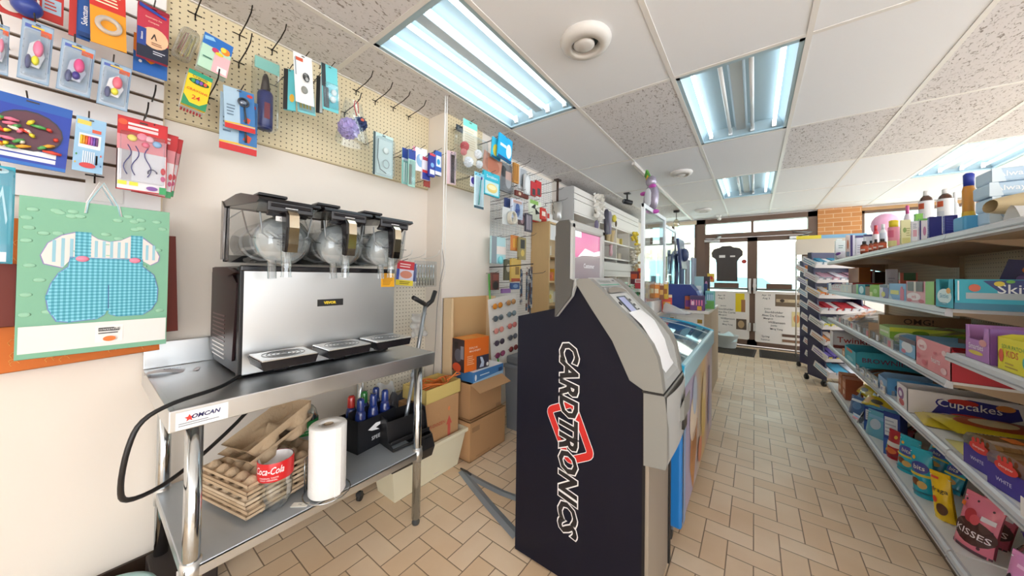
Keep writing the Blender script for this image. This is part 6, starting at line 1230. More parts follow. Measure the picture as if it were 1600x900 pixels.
# flowers, dark bottle at the sign boards
t=thing('flower_spray','white silk flower spray clipped to the shelving sign boards','flowers',(UX+.03,4.25,2.0)); rr=random.Random(17)
q=MB()
for k in range(60):
    a=rr.uniform(-.16,.16); z=rr.uniform(.04,.36); y=a*(1-abs(z-.2)); q.add([(rr.uniform(0,.08),y,z),(rr.uniform(0,.1),y+.03,z+.02),(rr.uniform(.02,.1),y+.01,z+.06),(rr.uniform(0,.06),y-.02,z+.04)],[(0,1,2,3)],M(rr.choice(['#f2efe9','#e6e1d8','#d6d0c4']),.7))
q.build('petals',t); q=MB(); 
for k in range(9): q.tube([(.02,0,-.12),(.03,rr.uniform(-.05,.05),.02),(.04,rr.uniform(-.12,.12),.2)],.003,M('#a8a294',.6),5)
q.ball((.03,-.05,-.02),.03,.035,.07,M('#7d7390',.6)); q.build('stems',t)
q=MB(); q.lathe([(.03,0),(.034,.01),(.034,.34),(.02,.37)],M('#4c4a58',.3),n=14); solo(q,'dark_cylinder','tall dark grey cylinder standing at the shelving sign boards behind the flowers','bottle',(UX+.04,4.62,1.90))
q=MB(); q.lathe([(.028,0),(.03,.3),(.022,.34)],M('#9d97a8',.3),n=14); solo(q,'grey_cylinder','paler grey cylinder right beside the tall dark cylinder','bottle',(UX+.04,4.75,1.92))
q=MB(); q.ball((0,0,.06),.03,.05,.06,M('#d9c94a',.6)); q.ball((.02,.02,-.02),.015,.02,.05,M('#5a4a3a',.6)); solo(q,'flower_spray','small yellow flower bunch on the sign boards beside the cylinders','flowers',(UX+.03,4.98,2.13))
for y,z,c,l in ((5.9,1.95,'#e9cf4a','yellow'),(6.1,1.75,'#dccfa8','cream'),(6.0,1.45,'#c9b58f','tan'),(5.8,1.62,'#d9d2c4','pale')):
    q=MB(); rr=random.Random(int(y*10))
    for k in range(16): q.ball((rr.uniform(0,.08),rr.uniform(-.10,.10),rr.uniform(-.1,.12)),.03,.03,.025,M(c,.8),8)
    solo(q,'flower_spray',l+' dried flower bunch at the far end of the wall shelving','flowers',(UX+.04,y,z))
# wooden cabinet nearer
t=thing('wooden_cabinet','light wood open cabinet standing between the gridwall and the white wall shelving','cabinet',(WX+.01,3.0,0)); WD=M('#cfae7c',.5,var=.06,vscale=8,stretch=(6,6,.6)); cx1=.235
q=MB(); q.box(0,0,0,cx1,.02,1.865,WD); q.build('side_panel',t); q=MB(); q.box(0,.58,0,cx1,.60,1.865,WD); q.build('side_panel',t); q=MB(); q.box(0,.02,0,.008,.58,1.86,M('#d9c39c',.6)); q.build('back_panel',t)
for z in (.05,.55,.95,1.20,1.48,1.845): q=MB(); q.box(.008,.02,z,cx1,.58,z+.018,WD); q.build('shelf',t)
for y,z,w,h,c,l in ((3.15,1.498,.12,.12,'#e6e2d8','cream tub on the cabinet shelf under the paper note'),(3.2,1.218,.14,.10,'#cf6a2a','orange packet on the middle cabinet shelf'),(3.38,1.218,.12,.14,'#e9b53a','yellow and orange packet on the middle cabinet shelf'),(3.2,.968,.14,.14,'#e9dfae','yellow flowered packet on the lower cabinet shelf'),(3.4,.968,.12,.12,'#f0efe9','white packet on the lower cabinet shelf')):
    plainbox('cabinet_packet',l,'packet',(UX-.07,y,z),H90,w,.08,h,c,front=[('r',.1,.3,.9,.7,'#d9742f' if 'orange' in l else '#f5ead0'),('c',.5,.5,.2,.2,'#c94a2a' if 'orange' in l else '#e2c54a')])
(l,w,h)=HL(860,343,880,375,UX+.03); plainbox('paper_note','white paper note taped across the wooden cabinet front','paper',(UX-.01,l[1],l[2]),H90,w,.002,h,'#f1f0ee')
plainbox('white_carton','red and white carton standing on top of the wooden cabinet','box',(-1.84,3.12,1.866),H90,.12,.12,.10,'#e8e7e6',front=[('r',0,0,.4,1,'#cf3a2f')])
plainbox('white_carton','second red carton on top of the wooden cabinet, nearest the gridwall','box',(-1.84,2.99,1.866),H90,.11,.12,.12,'#cc3a30',front=[('r',.1,.3,.9,.6,'#e9d9d0')])
t=thing('wall_lamp','old glass jar lamp on a dark bracket hanging from the ceiling beside the gridwall','lamp',(-1.96,3.50,CEIL)); q=MB(); q.box(-.03,-.04,-.02,.03,.04,0,'#3a2a22'); q.tube([(0,0,0),(0,0,-.28)],.015,M('#4b382e',.5),8); q.build('bracket',t); q=MB(); q.lathe([(.05,-.28),(.06,-.34),(.06,-.48),(.02,-.58)],clear('#e6dcc4',.3,.1,.3),n=16); q.build('glass_jar',t)

# ================================================================ GONDOLA SHELVING (right)
GX=.67; BX=1.13; GY0,GYJ,GY1=1.0,2.25,5.08; GM=3.55
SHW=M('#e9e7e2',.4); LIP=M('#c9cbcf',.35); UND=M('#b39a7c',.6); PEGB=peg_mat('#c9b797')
t=thing('gondola_shelving','long store gondola with five shelves of sweets and toiletries along the right','shelving',(GX,GYJ,0))
q=MB(); q.box(BX-GX,GY0-GYJ,.1,BX-GX+.02,GY1-GYJ,1.60,PEGB); q.build('back_panel',t)
for y in (GYJ,GM,GY1): q=MB(); q.box(BX-GX-.02,y-GYJ-.02,0,BX-GX,y-GYJ+.02,1.62,M('#b8a384',.5)); q.build('upright',t)
def shelf(y0,y1,z,x0=0,lab=None):
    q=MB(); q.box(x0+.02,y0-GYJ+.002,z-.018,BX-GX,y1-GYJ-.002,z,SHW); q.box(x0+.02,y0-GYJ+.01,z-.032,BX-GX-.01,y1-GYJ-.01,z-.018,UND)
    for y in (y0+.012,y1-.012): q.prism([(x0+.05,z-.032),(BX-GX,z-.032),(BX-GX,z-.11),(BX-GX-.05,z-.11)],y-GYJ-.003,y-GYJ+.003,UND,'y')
    o=q.build('shelf',t)
    q=MB(); q.prism([(x0-.004,z-.034),(x0+.02,z-.038),(x0+.02,z+.003),(x0+.010,z+.004),(x0+.001,z-.003)],y0-GYJ+.002,y1-GYJ-.002,LIP,'y'); q.box(x0-.005,y0-GYJ+.004,z-.024,x0-.002,y1-GYJ-.004,z-.019,M('#9b9fa6',.4)); q.build('price_rail',o)
    return o
Z1,Z2,Z3,Z4,Z5=.115,.545,.845,1.155,1.478
for a,b in ((GYJ,GM),(GM,GY1)):
    for z in (Z1,Z2,Z3,Z4,Z5): shelf(a,b,z)
shelf(GY0,GYJ,Z1-.004); shelf(GY0,GYJ,Z2-.004); shelf(GY0,GYJ,.966); shelf(GY0,GYJ,Z5-.001)
q=MB(); q.box(.03,GY0-GYJ,0,.05,GY1-GYJ,.08,M('#6b5b4b',.6)); q.build('kick_plate',t)

def yat(u,v,x): return P(u,v,0,x).y
def cot(u): p=P(u,430,0,1.0); return p.y
def GR(u0,u1,vt,x,zs):
    y0=yat(u0,vt,x); y1=yat(u1,vt,x); zt=P((u0+u1)/2,vt,0,x).z; return (x,(y0+y1)/2,zs),y0-y1,zt-zs
def gbox(name,lab,u0,u1,vt,zs,col,front=(),side=(),dd=None,x=GX+.03,cat='box',rot=0,top=(),grp=None,k=1.6):
    """box on a shelf: its aisle face starts at u0, the face turned to the camera ends at u1"""
    c0,c1=cot(u0),cot(u1)
    if dd: w=max(.03,c0*x-c1*(x+dd)); 
    else: w=x*(c0-c1)/(1+k*c1); dd=k*w
    y0=min(c0*x,GY1-.05); h=P((u0+u1)/2,vt,0,x).z-zs
    return plainbox(name,lab,cat,(x,y0-w/2,zs),-H90+rad(rot),w,dd,max(h,.02),col,front=front,side=side or front,top=top,grp=grp)
def gcyl(u0,u1,x):
    c0,c1=cot(u0),cot(u1); a=(math.atan(1/c1)-math.atan(1/c0))/2; c=1/math.tan((math.atan(1/c0)+math.atan(1/c1))/2); y=x*c; return y,math.hypot(x,y)*math.sin(a)
def gbottle(name,lab,u0,u1,vt,zs,col,capc,label=None,x=GX+.07,capf=.82,cat='bottle',spray=False,neck=.45):
    y,r=gcyl(u0,u1,x); h=P((u0+u1)/2,vt,0,x).z-zs; t=thing(name,lab,cat,(x,y,zs),-H90+rad(55)); q=MB()
    q.lathe([(r*.92,0),(r,.004),(r,h*capf*.85),(r*.75,h*capf*.95),(r*neck,h*capf)],M(col,.25,coat=.4),n=18); q.build('body',t)
    q=MB(); q.lathe([(r*neck*1.15,h*capf*.98),(r*neck*1.15,h*.99),(r*neck*.9,h)] if not spray else [(r*.8,h*capf*.93),(r*.85,h*.97),(r*.5,h)],M(capc,.4),n=16); q.build('cap',t)
    if label:
        z0,z1,c,extra=label; q=MB(); q.lathe([(r*1.015,h*z0),(r*1.015,h*z1)],M(c,.45),n=18,cap=False)
        for (a0,a1,b0,b1,cc) in extra:
            n=6; vs=[]
            for k in range(n+1):
                an=-PI/2+(a0+(a1-a0)*k/n); vs+=[(r*1.04*math.cos(an),r*1.04*math.sin(an),h*b0),(r*1.04*math.cos(an),r*1.04*math.sin(an),h*b1)]
            q.add(vs,[(2*k,2*k+2,2*k+3,2*k+1) for k in range(n)],M(cc,.4))
        q.build('label',t)
    return t
def gpouch(u0,u1,vt,x,zs,rot):
    """place, width and height of a bag turned rot degrees from the aisle towards the camera"""
    y,r=gcyl(u0,u1,x); th=math.atan2(y,x); nrm=math.atan2(-math.cos(rad(-90+rot)),math.sin(rad(-90+rot))); dl=nrm-(th+PI); w=2*r/max(.45,math.cos(dl)); h=P((u0+u1)/2,vt,0,x).z-zs
    return (x,y,zs),rot,w,h
# --- top shelf
T5=Z5
gbox('small_carton','white flip lid carton pair end box farthest on the top shelf',1297,1306,376,T5,'#e3ebe8',[('r',.2,.1,.8,.5,'#bcd0cf')],x=GX+.06)
gbox('small_carton','white carton with a pale window print near the far end of the top shelf',1304,1321,373,T5,'#e6eeec',[('s',.25,.1,.85,.4,3,'#9dbdbd'),('l',.3,.6,.8,.8,2,'#7d9a9a')],x=GX+.03)
gbox('small_carton','slim carton with orange dots beside the white window carton',1321,1328,366,T5,'#e8d9cf',[('c',.5,.6,.2,.2,'#c9764a'),('r',.1,.1,.9,.3,'#8f9fae')],x=GX+.04)
gbox('small_carton','dark purple edged white carton, left of three tall white cartons',1328,1336,366,T5,'#4c3f7d',[('r',.5,0,1,1,'#e2e2ee')],x=GX+.06)
gbox('small_carton','middle of three tall white cartons on the top shelf',1336,1349,366,T5,'#e3e3ee',[('r',0,.9,1,1,'#554a84'),('l',.2,.2,.8,.6,4,'#a9a9bf')],x=GX+.07)
gbox('small_carton','right of three tall white cartons on the top shelf',1349,1363,364,T5,'#dfe2ec',[('r',0,.9,1,1,'#4a4578'),('r',.3,.2,.7,.5,'#b9bfd0')],x=GX+.07)
for u0,u1,vt,l in ((1344,1357,377,'farthest'),(1357,1365,376,'second'),(1364,1373,374,'third'),(1372,1386,373,'nearest')):
    gbottle('vitamin_bottle','little brown medicine bottle with an orange label, '+l+' of four on the top shelf',u0,u1,vt,T5,'#7a3a22','#27272b',(.2,.62,'#cf5a34',[(-.6,.6,.25,.38,'#e8d8cf')]),capf=.78,x=GX+.02)
gbottle('lotion_bottle','red and white bottle standing behind the medicine bottles',1363,1374,352,T5,'#d9505a','#c9343f',(.1,.7,'#efe6ea',[]),x=GX+.13)
gbottle('lotion_bottle','tall white bottle with a grey print behind the medicine bottles',1374,1386,350,T5,'#ecebf0','#e6e6ea',(.2,.7,'#d7dce8',[(-.5,.5,.3,.5,'#9aa8cf')]),x=GX+.12)
gbottle('air_freshener','yellow capped air freshener can with a pink and yellow flower label',1387,1406,344,T5,'#f0c9b4','#e6cf2c',(.04,.74,'#ee9ab0',[(-.9,.9,.04,.24,'#e3dd9a'),(-.8,.4,.36,.62,'#e06a8a')]),x=GX+.02,capf=.76,spray=True,neck=.8,cat='spray can')
gbox('soap_box','pale yellow box with a green print beside the air freshener',1406,1424,341,T5,'#ece9b6',[('c',.35,.6,.18,.1,'#9ab36a'),('r',.1,.1,.9,.3,'#d9d58a'),('l',.5,.35,.9,.7,4,'#b9b47a')],x=GX+.02)
gbottle('baby_lotion','pale pink bottle with a bright pink cap behind the yellow box',1412,1424,321,T5,'#e9dfe9','#d9609a',None,x=GX+.16)
gbox('tube_carton','white carton with a pink and grey print beside the yellow box',1423,1435,344,T5,'#e6e7ec',[('r',.2,.3,.8,.6,'#d9a6b4'),('l',.2,.65,.8,.9,3,'#8f9fae')],x=GX+.02)
gbox('tube_carton','white and navy carton leaning on the navy boxes',1435,1449,340,T5,'#e9e6ec',[('r',.0,0,.2,1,'#27316f'),('c',.65,.45,.2,.2,'#c98ab0'),('r',0,.92,1,1,'#6fb85a')],x=GX+.02)
gbox('tooth_carton','navy and yellow green topped carton behind the leaning carton',1428,1448,331,T5,'#3f68b0',[('r',0,.8,1,1,'#7fbf4a')],x=GX+.15)
gbox('ointment_box','navy blue box with fine print, left of the pair on the top shelf',1449,1472,336,T5,'#2a2f86',[('l',.1,.25,.9,.9,8,'#5a62b8')],side=[('r',0,0,1,1,'#242a78')],x=GX+.02)
gbox('ointment_box','navy blue box with fine print, right of the pair on the top shelf',1473,1497,334,T5,'#2a2f86',[('l',.1,.25,.9,.9,8,'#5a62b8')],x=GX+.02)
for u0,u1,vt,l in ((1435,1460,298,'left'),(1464,1491,295,'right')):
    gbottle('peroxide_bottle','brown bottle with a white label and white cap, '+l+' of two behind the navy boxes',u0,u1,vt,T5,'#4b2a1c','#e4e2df',(.2,.82,'#e7e6e6',[(-.9,.1,.68,.78,'#c9552a'),(-.9,.2,.3,.6,'#cfd3da')]),x=GX+.20,capf=.92,neck=.35)
gbottle('peroxide_bottle','white bottle behind the right brown bottle on the top shelf',1486,1500,300,T5,'#dfe3e4','#eceded',None,x=GX+.30)
gbottle('sunscreen_spray','amber sunscreen spray bottle with a dark blue cap',1503,1526,270,T5,'#cf8a1f','#26389c',(.02,.28,'#2a45a8',[(-1.2,1.2,.24,.36,'#e6b52a')]),x=GX+.07,capf=.84,spray=True,neck=.8)
gbottle('sunscreen_spray','white spray bottle with a dark blue cap behind the amber one',1531,1552,272,T5,'#dfe5ee','#26389c',(.2,.75,'#e8d9cf',[(-.8,.8,.5,.66,'#d97a4a'),(-.8,.8,.22,.32,'#4fb0c4')]),x=GX+.16,capf=.84,spray=True,neck=.8)
for k,l in enumerate(('lowest','second','third','top')):
    q=MB(); w=.40; q.box(-w/2,0,0,w/2,.12,.052,'#bdd6ea',.008); q.art([('t','Always',.13,.5,.6,'#f6f9fc',.20),('c',.30,.6,.03,.2,'#d98a6a'),('r',.55,.0,1,1,'#2f8fa3'),('p',[(.0,0),(.08,0),(.05,1),(0,1)],'#d9e8f2')],FF(-w/2,0,0),w,.052)
    solo(q,'pad_package','pale blue Always pad package, '+l+' of four stacked at the right of the top shelf','package',(.715+.2+.006*(k%2),2.05,T5+.012+.053*k),0)
q=MB(); q.box(-.2,0,0,.2,.12,.012,'#a9c4d6'); solo(q,'support_carton','thin pale carton layer under the stacked pad packages','box',(.915,2.05,T5),0)
q=MB(); w=.13; q.box(-w/2,0,0,w/2,.09,.062,'#4fa0cf',.008); q.art([('c',.75,.5,.3,.42,'#255a8f'),('t','Always',.6,.48,.45,'#f2f6fa',.6)],FF(-w/2,0,0),w,.062); solo(q,'pad_package','bright blue Always package lying at the shelf front under the amber spray','package',(.745,2.13,T5),0)
q=MB(); q.grid(lambda a,b:(-.20+.40*a,.05*math.cos(b*2*PI),.045+.045*math.sin(b*2*PI)*(1-abs(a-.5)**3*4)+.015*a),24,12,M('#c9b68f',.6,bump=.3,bscale=40)); solo(q,'brown_sack','long tan rolled sack lying on the front of the top shelf at the right edge','sack',(.885,1.96,T5+.022),0)
q=MB(); q.grid(lambda a,b:(-.19+.38*a,.10*b-.05,.05*math.sin(b*PI)+.010*math.sin(a*23)*math.sin(b*9)),24,8,clear('#f4f4f2',.3,.15,.6)); solo(q,'plastic_bag','crumpled clear white bag in front of the tan sack on the top shelf','bag',(.875,1.84,T5),0)
q=MB(); q.ball((0,.05,.05),.08,.06,.05,M('#e8e4ee',.6)); q.ball((-.01,.01,.07),.06,.03,.02,M('#7a4a9c',.5)); solo(q,'purple_cap_pack','white pack with a purple top at the far end of the top shelf','package',(GX+.04,4.78,T5),-H90)
c=P(1384,352,1,5.6); q=MB(); q.ball((0,0,0),.125,.125,.14,M('#efb3d2',.35),20); q.tube([(0,0,-.13),(.02,0,-c.z*.5),(0,0,-c.z+.004)],.003,'#e9e4e6',5); solo(q,'pink_balloon','pale pink balloon behind the top shelf by the front window','balloon',tuple(c))

# --- open display cartons
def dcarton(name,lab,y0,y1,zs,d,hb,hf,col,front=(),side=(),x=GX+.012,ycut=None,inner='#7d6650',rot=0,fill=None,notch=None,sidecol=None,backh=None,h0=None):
    w=y0-y1; l=(x,(y0+y1)/2,zs); t=thing(name,lab,'display carton',l,-H90+rad(rot)); q=MB(); c=M(col,.55); ci=M(inner,.8); e=.003
    if notch:
        n0,n1,nz=notch; q.prism([(-w/2,0),(w/2,0),(w/2,hf),(-w/2+n1*w,hf),(-w/2+(n1-.06)*w,nz),(-w/2+(n0+.06)*w,nz),(-w/2+n0*w,hf),(-w/2,hf)],0,e,c)
    else: q.box(-w/2,0,0,w/2,e,hf,c)
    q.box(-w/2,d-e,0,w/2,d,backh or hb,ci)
    sc_=M(sidecol or col,.55)
    for s in (-1,1): q.prism([(0,0),(d,0),(d,hb),(.03,hb),(0,hf)],s*w/2-(e if s>0 else 0),s*w/2+(0 if s>0 else e),sc_,'x')
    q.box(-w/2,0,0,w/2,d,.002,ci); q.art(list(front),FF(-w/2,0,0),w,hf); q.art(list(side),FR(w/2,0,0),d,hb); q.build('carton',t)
    if fill:
        n,cols,fh=fill; rr=random.Random(n*7+int(w*1000))
        for k in range(n):
            b=MB(); bw=(w-.01)/n; b.box(-w/2+.005+k*bw,.008,.004,-w/2+.005+(k+.9)*bw,d-.01,fh*rr.uniform(.85,1),M(cols[k%len(cols)],.3),.003); o=b.build('candy_packet',t)
    return t
def yy(u,v,x=GX+.012): return yat(u,v,x)
A=lambda u: yy(u,455)
# shelf 4, far to near
dcarton('candy_carton','navy and white candy carton at the very far end of shelf four',A(1292),A(1299),Z4,.2,.09,.08,'#3a4a8a',[('r',.4,0,1,1,'#dfe3ec')])
dcarton('candy_carton','pink and white candy carton, second from the far end of shelf four',A(1299),A(1314),Z4,.2,.08,.06,'#e8dfe2',[('r',.1,.2,.9,.6,'#d9b0b6'),('s',.1,.7,.9,.95,4,'#c98a95')],fill=(3,['#d9a6b0','#e8e0e0'],.08))
dcarton('candy_carton','cream candy carton with two windows, third from the far end of shelf four',A(1314),A(1331),Z4,.2,.085,.075,'#ece7de',[('s',.2,.2,.8,.8,2,'#cfd6d9')],fill=(3,['#b23a35','#7d2a44'],.10))
dcarton('candy_carton','teal mint carton between brown and green cartons on shelf four',A(1338),A(1352),Z4,.2,.085,.085,'#2f9fb5',[('r',0,0,.25,1,'#5fb54a'),('c',.6,.5,.25,.35,'#cfeef2')])
dcarton('candy_carton','brown kraft candy carton beside the teal mint carton',A(1352),A(1359),Z4,.2,.08,.07,'#a08260',[])
dcarton('candy_carton','lime green candy carton on shelf four',A(1359),A(1374),Z4,.2,.09,.085,'#93c83e',[('r',0,0,.3,.4,'#e6e88a'),('c',.6,.5,.2,.2,'#b8dc6a')],fill=(2,['#c9453a','#8fbf4a'],.08))
dcarton('candy_carton','white and purple striped candy carton on shelf four',A(1374),A(1389),Z4,.2,.095,.09,'#e9e6ee',[('r',.4,0,.95,.8,'#5a4a9a'),('c',.45,.3,.2,.2,'#e0d34a'),('r',.1,.8,.9,1,'#33304f')],fill=(2,['#e9e9ee'],.09))
dcarton('candy_carton','light blue candy carton with yellow and red figures on shelf four',A(1389),A(1416),Z4,.2,.10,.10,'#8fc0e8',[('r',.1,.35,.6,.6,'#dcd35a'),('r',.68,.05,.9,.7,'#cf4a72'),('c',.78,.75,.06,.1,'#cf4a72'),('p',[(0,0),(.3,0),(.1,.3)],'#c9e2f4')],fill=(3,['#c9cdd9','#d9564a'],.11))
dcarton('candy_carton','pink and green gummy carton with a rounded cut out window on shelf four',yy(1416,460),yy(1460,460),Z4,.22,.115,.115,'#e8b4ba',[('r',.72,0,1,1,'#8cc04a'),('c',.3,.3,.26,.18,'#f5e3e6'),('t','nerds',.32,.3,.16,'#d9607a',.4),('c',.15,.12,.1,.08,'#cf5a6a'),('c',.6,.12,.1,.08,'#cf5a6a'),('r',.08,.55,.66,.98,'#4a2a24'),('r',.34,.5,.42,.98,'#e9d9c9')],fill=(3,['#e9b6bd'],.06))
# Skittles carton at the section joint: name on the end turned to the camera
def scarton(name,lab,u0,u1,vt,zs,d,col,side,front=(),x=GX+.012,hf=1.0,notch=None,inner='#7d6650',fill=None,rot=0,sidecol=None):
    c0,c1=cot(u0),cot(u1); y0=min(c0*x,GY1-.03); y1=c1*x; h=P(u1,vt,0,x).z-zs
    if notch: notch=(notch[0],notch[1],notch[2]*h)
    return dcarton(name,lab,y0,y1,zs,d,h,h*hf,col,front,side,x=x,notch=notch,inner=inner,fill=fill,rot=rot,sidecol=sidecol)
scarton('skittles_carton','large turquoise Skittles display carton with a cut out window on shelf four',1462,1490,436,Z4+.002,.43,'#3fb3c9',
 [('p',[(.17,.95),(.30,.98),(.95,.98),(.95,.48),(.30,.45)],'#2c3a7a'),('t','Skittles',.42,.70,.36,'#eef3f5',.34),('c',.26,.86,.03,.08,'#e4cf3a'),('c',.32,.93,.025,.05,'#6fb54a'),('r',.07,.36,.95,.56,'#a9b4b9'),('r',0,0,1,.22,'#1d7795'),('c',.12,.72,.035,.12,'#d9623a'),('r',.02,.3,.03,.95,'#e5f3f5'),('r',.45,.40,.55,.48,'#d9b83a')],
 [('c',.5,.40,.40,.26,'#dff3f5'),('t','Skittles',.5,.42,.16,'#3a9ab5',.7),('c',.75,.6,.12,.10,'#e0a04a'),('l',.2,.08,.8,.2,2,'#5a8f9f')],x=GX-.004,notch=(.2,.75,.45))
# dark hinged lid and red packs behind
l,w,h=GR(1478,1515,399,GX+.28,1.169+.0); q=MB(); q.prism([(0,0),(.16,0),(.20,.20),(.06,.22)],0,.01,M('#2d2a5e',.3)); q.ball((.12,-.003,.17),.025,.004,.018,M('#c9703a',.4)); q.ball((.10,-.003,.13),.02,.004,.02,M('#7a5a9a',.4)); q.prism([(.16,0),(.20,.20),(.24,.20),(.20,0)],0,.012,M('#5d5a50',.5))
solo(q,'candy_bag','upright dark purple candy bag behind the Skittles carton','candy bag',(GX+.20,2.52,Z4),-H90+rad(50))
for k,(ya,yb,l) in enumerate(((2.08,1.94,'left'),(1.83,1.70,'right'))):
    plainbox('gum_box','dark red candy box with yellow marks, '+l+' one behind the Skittles carton','box',(GX+.36 if l=='left' else GX+.39,(ya+yb)/2+.52,Z4),-H90+rad(70),ya-yb,.10,.155,'#9c2230',front=[('c',.3,.7,.12,.06,'#d9a83a'),('c',.75,.65,.12,.08,'#d98a3a'),('l',.1,.4,.9,.5,1,'#6f1620')],top=[('r',.05,.1,.95,.9,'#b0303a')])
# rear goods on shelf four (far part)
gbox('wafer_pack','ribbed orange brown wafer pack behind the far cartons of shelf four',1302,1328,421,Z4,'#c07a35',[('s',.05,.1,.95,.95,9,'#8f5020')],x=GX+.16,dd=.08)
gbox('snack_bag','dark navy snack bag lying behind the cartons of shelf four',1322,1344,421,Z4,'#2a2550',[('r',.5,.4,1,.9,'#e6e2d6'),('c',.3,.3,.15,.2,'#c97a8a')],x=GX+.2,dd=.1)
gbox('snack_bag','red snack bag lying behind the cartons of shelf four',1344,1364,422,Z4,'#a8283a',[('p',[(.1,.2),(.9,.3),(.7,.9)],'#8f1a2c'),('c',.3,.3,.12,.1,'#e0a0a0')],x=GX+.2,dd=.1)
gbox('snack_bag','dark brown snack bag beside the shelf upright on shelf four',1364,1378,424,Z4,'#3a2a24',[('r',.2,.3,.8,.5,'#6b5440')],x=GX+.22,dd=.1,rot=20)
gbox('snack_bag','white and lilac bag leaning behind the light blue candy carton',1382,1404,420,Z4,'#e4dfe9',[('l',.2,.3,.8,.7,4,'#b9b4c9')],x=GX+.16,dd=.06,rot=-10)
gbox('snack_bag','coral pink pack with a green tip behind the light blue candy carton',1404,1420,426,Z4,'#e07a6a',[('r',.2,.7,.9,1,'#5a7a5a')],x=GX+.15,dd=.08)
# --- shelf 3 far : clear hinged tray covers
CLT=clear('#eef3f6',.22,.05,.12)
for k in range(7):
    ya=4.55-.245*k; q=MB(); F0=[(-.115,0),(.115,0)]
    q.box(-.115,0,0,.115,.004,.065,CLT); q.box(-.115,0,0,-.112,.26,.06,CLT); q.box(.112,0,0,.115,.26,.06,CLT); q.add([(-.115,.0,.065),(.115,.0,.065),(.115,.28,.135),(-.115,.28,.135)],[(0,1,2,3)],CLT); 
    q.box(-.09,.02,.003,.09,.22,.03,M(['#d9c4c9','#c9d3dc','#b9c4cf','#e0c9b0','#d0d6dc','#e6dada','#c4dbe2'][k],.5),.004); q.box(-.06,-.002,.02,-.02,0,.06,M('#7f8892',.5)); q.box(.02,-.002,.012,.06,0,.05,M(['#d98a95','#e9e9ee'][k%2],.5))
    solo(q,'clear_bin','clear plastic sweets bin on shelf three, '+['farthest','second','third','fourth','fifth','sixth','nearest'][k]+' of seven','bin',(GX+.012,ya,Z3),-H90)
scarton('airheads_carton','long lime green candy carton in front of the brown cardboard sheet on shelf three',1374,1390,511,Z3,.42,'#b9d890',[('r',0,.80,1,1,'#d6e04a'),('r',0,0,1,.80,'#86b838'),('c',.16,.5,.12,.28,'#e2ead0'),('t','AIRHEADS',.17,.5,.16,'#3f5ca5',.2),('r',.45,.1,.9,.4,'#6f9a2a'),('c',.3,.8,.08,.1,'#6f9a2a')],[('c',.5,.4,.3,.2,'#9fca60'),('r',.1,.7,.9,.8,'#e6eed4')],hf=.95,x=GX+.02,fill=(2,['#c94a5a','#e6e6e6'],.08))
plainbox('cardboard_sheet','brown cardboard sheet printed OMG! standing behind the lime carton','box',(GX+.23,3.34,Z3),rad(4),.40,.02,.19,'#b08e6a',front=[('t','OMG!',.45,.80,.2,'#4a3a2c',.35)])
plainbox('cardboard_flap','folded brown cardboard flap at the far end of the lime carton','box',(GX+.07,3.42,Z3),-H90+rad(55),.16,.004,.12,'#b89878')
dcarton('candy_carton','light blue and pink candy carton between the lime and pink cartons of shelf three',cot(1405)*.70,cot(1430)*.70,Z3,.22,.11,.10,'#8fc4e4',[('c',.5,.5,.35,.3,'#e9eef5'),('r',0,.75,1,1,'#5a4a5a'),('c',.3,.2,.15,.12,'#e58aa0')],[('c',.5,.5,.35,.3,'#e9eef5'),('c',.3,.3,.1,.12,'#e58aa0')],x=GX+.03)
dcarton('pink_candy_carton','pink candy carton with a torn slanted front beside the shelf junction',cot(1432)*.675,cot(1486)*.675,Z3,.30,.10,.145,'#e79aa0',[('c',.2,.75,.16,.18,'#f5dadd'),('t','nerds',.2,.72,.12,'#d9566f',.25),('t','hearts',.62,.42,.18,'#f6ecee',.4),('c',.85,.75,.06,.08,'#f3d6d8'),('c',.1,.35,.07,.09,'#d96a78'),('c',.85,.2,.08,.10,'#f2c9cd'),('c',.3,.2,.08,.09,'#d96a78'),('c',.62,.65,.04,.05,'#d96a78')],x=GX+.003,sidecol='#b3202e',fill=(4,['#b3202e'],.09))
# shelf 3' near
N3=.968
scarton('candy_carton','purple Smarties style candy carton with a deep cut out on the near upper shelf',1508,1546,514,N3,.30,'#b57fc0',[('r',0,0,.3,1,'#8a5aa6'),('r',.3,.1,1,.8,'#d4d9dd'),('l',.35,.2,.95,.7,5,'#9fa6ad')],[('t','Smarties',.45,.40,.16,'#f2ecf4',.75),('c',.45,.22,.3,.06,'#e0c94a'),('c',.75,.55,.15,.1,'#e6a0a0')],x=GX+.02,notch=(.12,.80,.60))
scarton('sour_candy_carton','yellow sour candy carton with red and green figures at the right picture edge',1558,1618,534,N3,.25,'#e6dc3a',[('c',.5,.5,.3,.3,'#4ab0a0')],[('t','SOUR PATCH',.42,.74,.12,'#5aa04a',.6),('t','KIDS',.42,.54,.2,'#d9622f',.4),('c',.12,.45,.07,.2,'#d95a3a'),('c',.8,.4,.1,.2,'#4ab0a0'),('c',.93,.5,.06,.3,'#6f9fd9'),('l',.25,.1,.6,.3,2,'#b59a2a')],x=GX+.02,hf=.92)
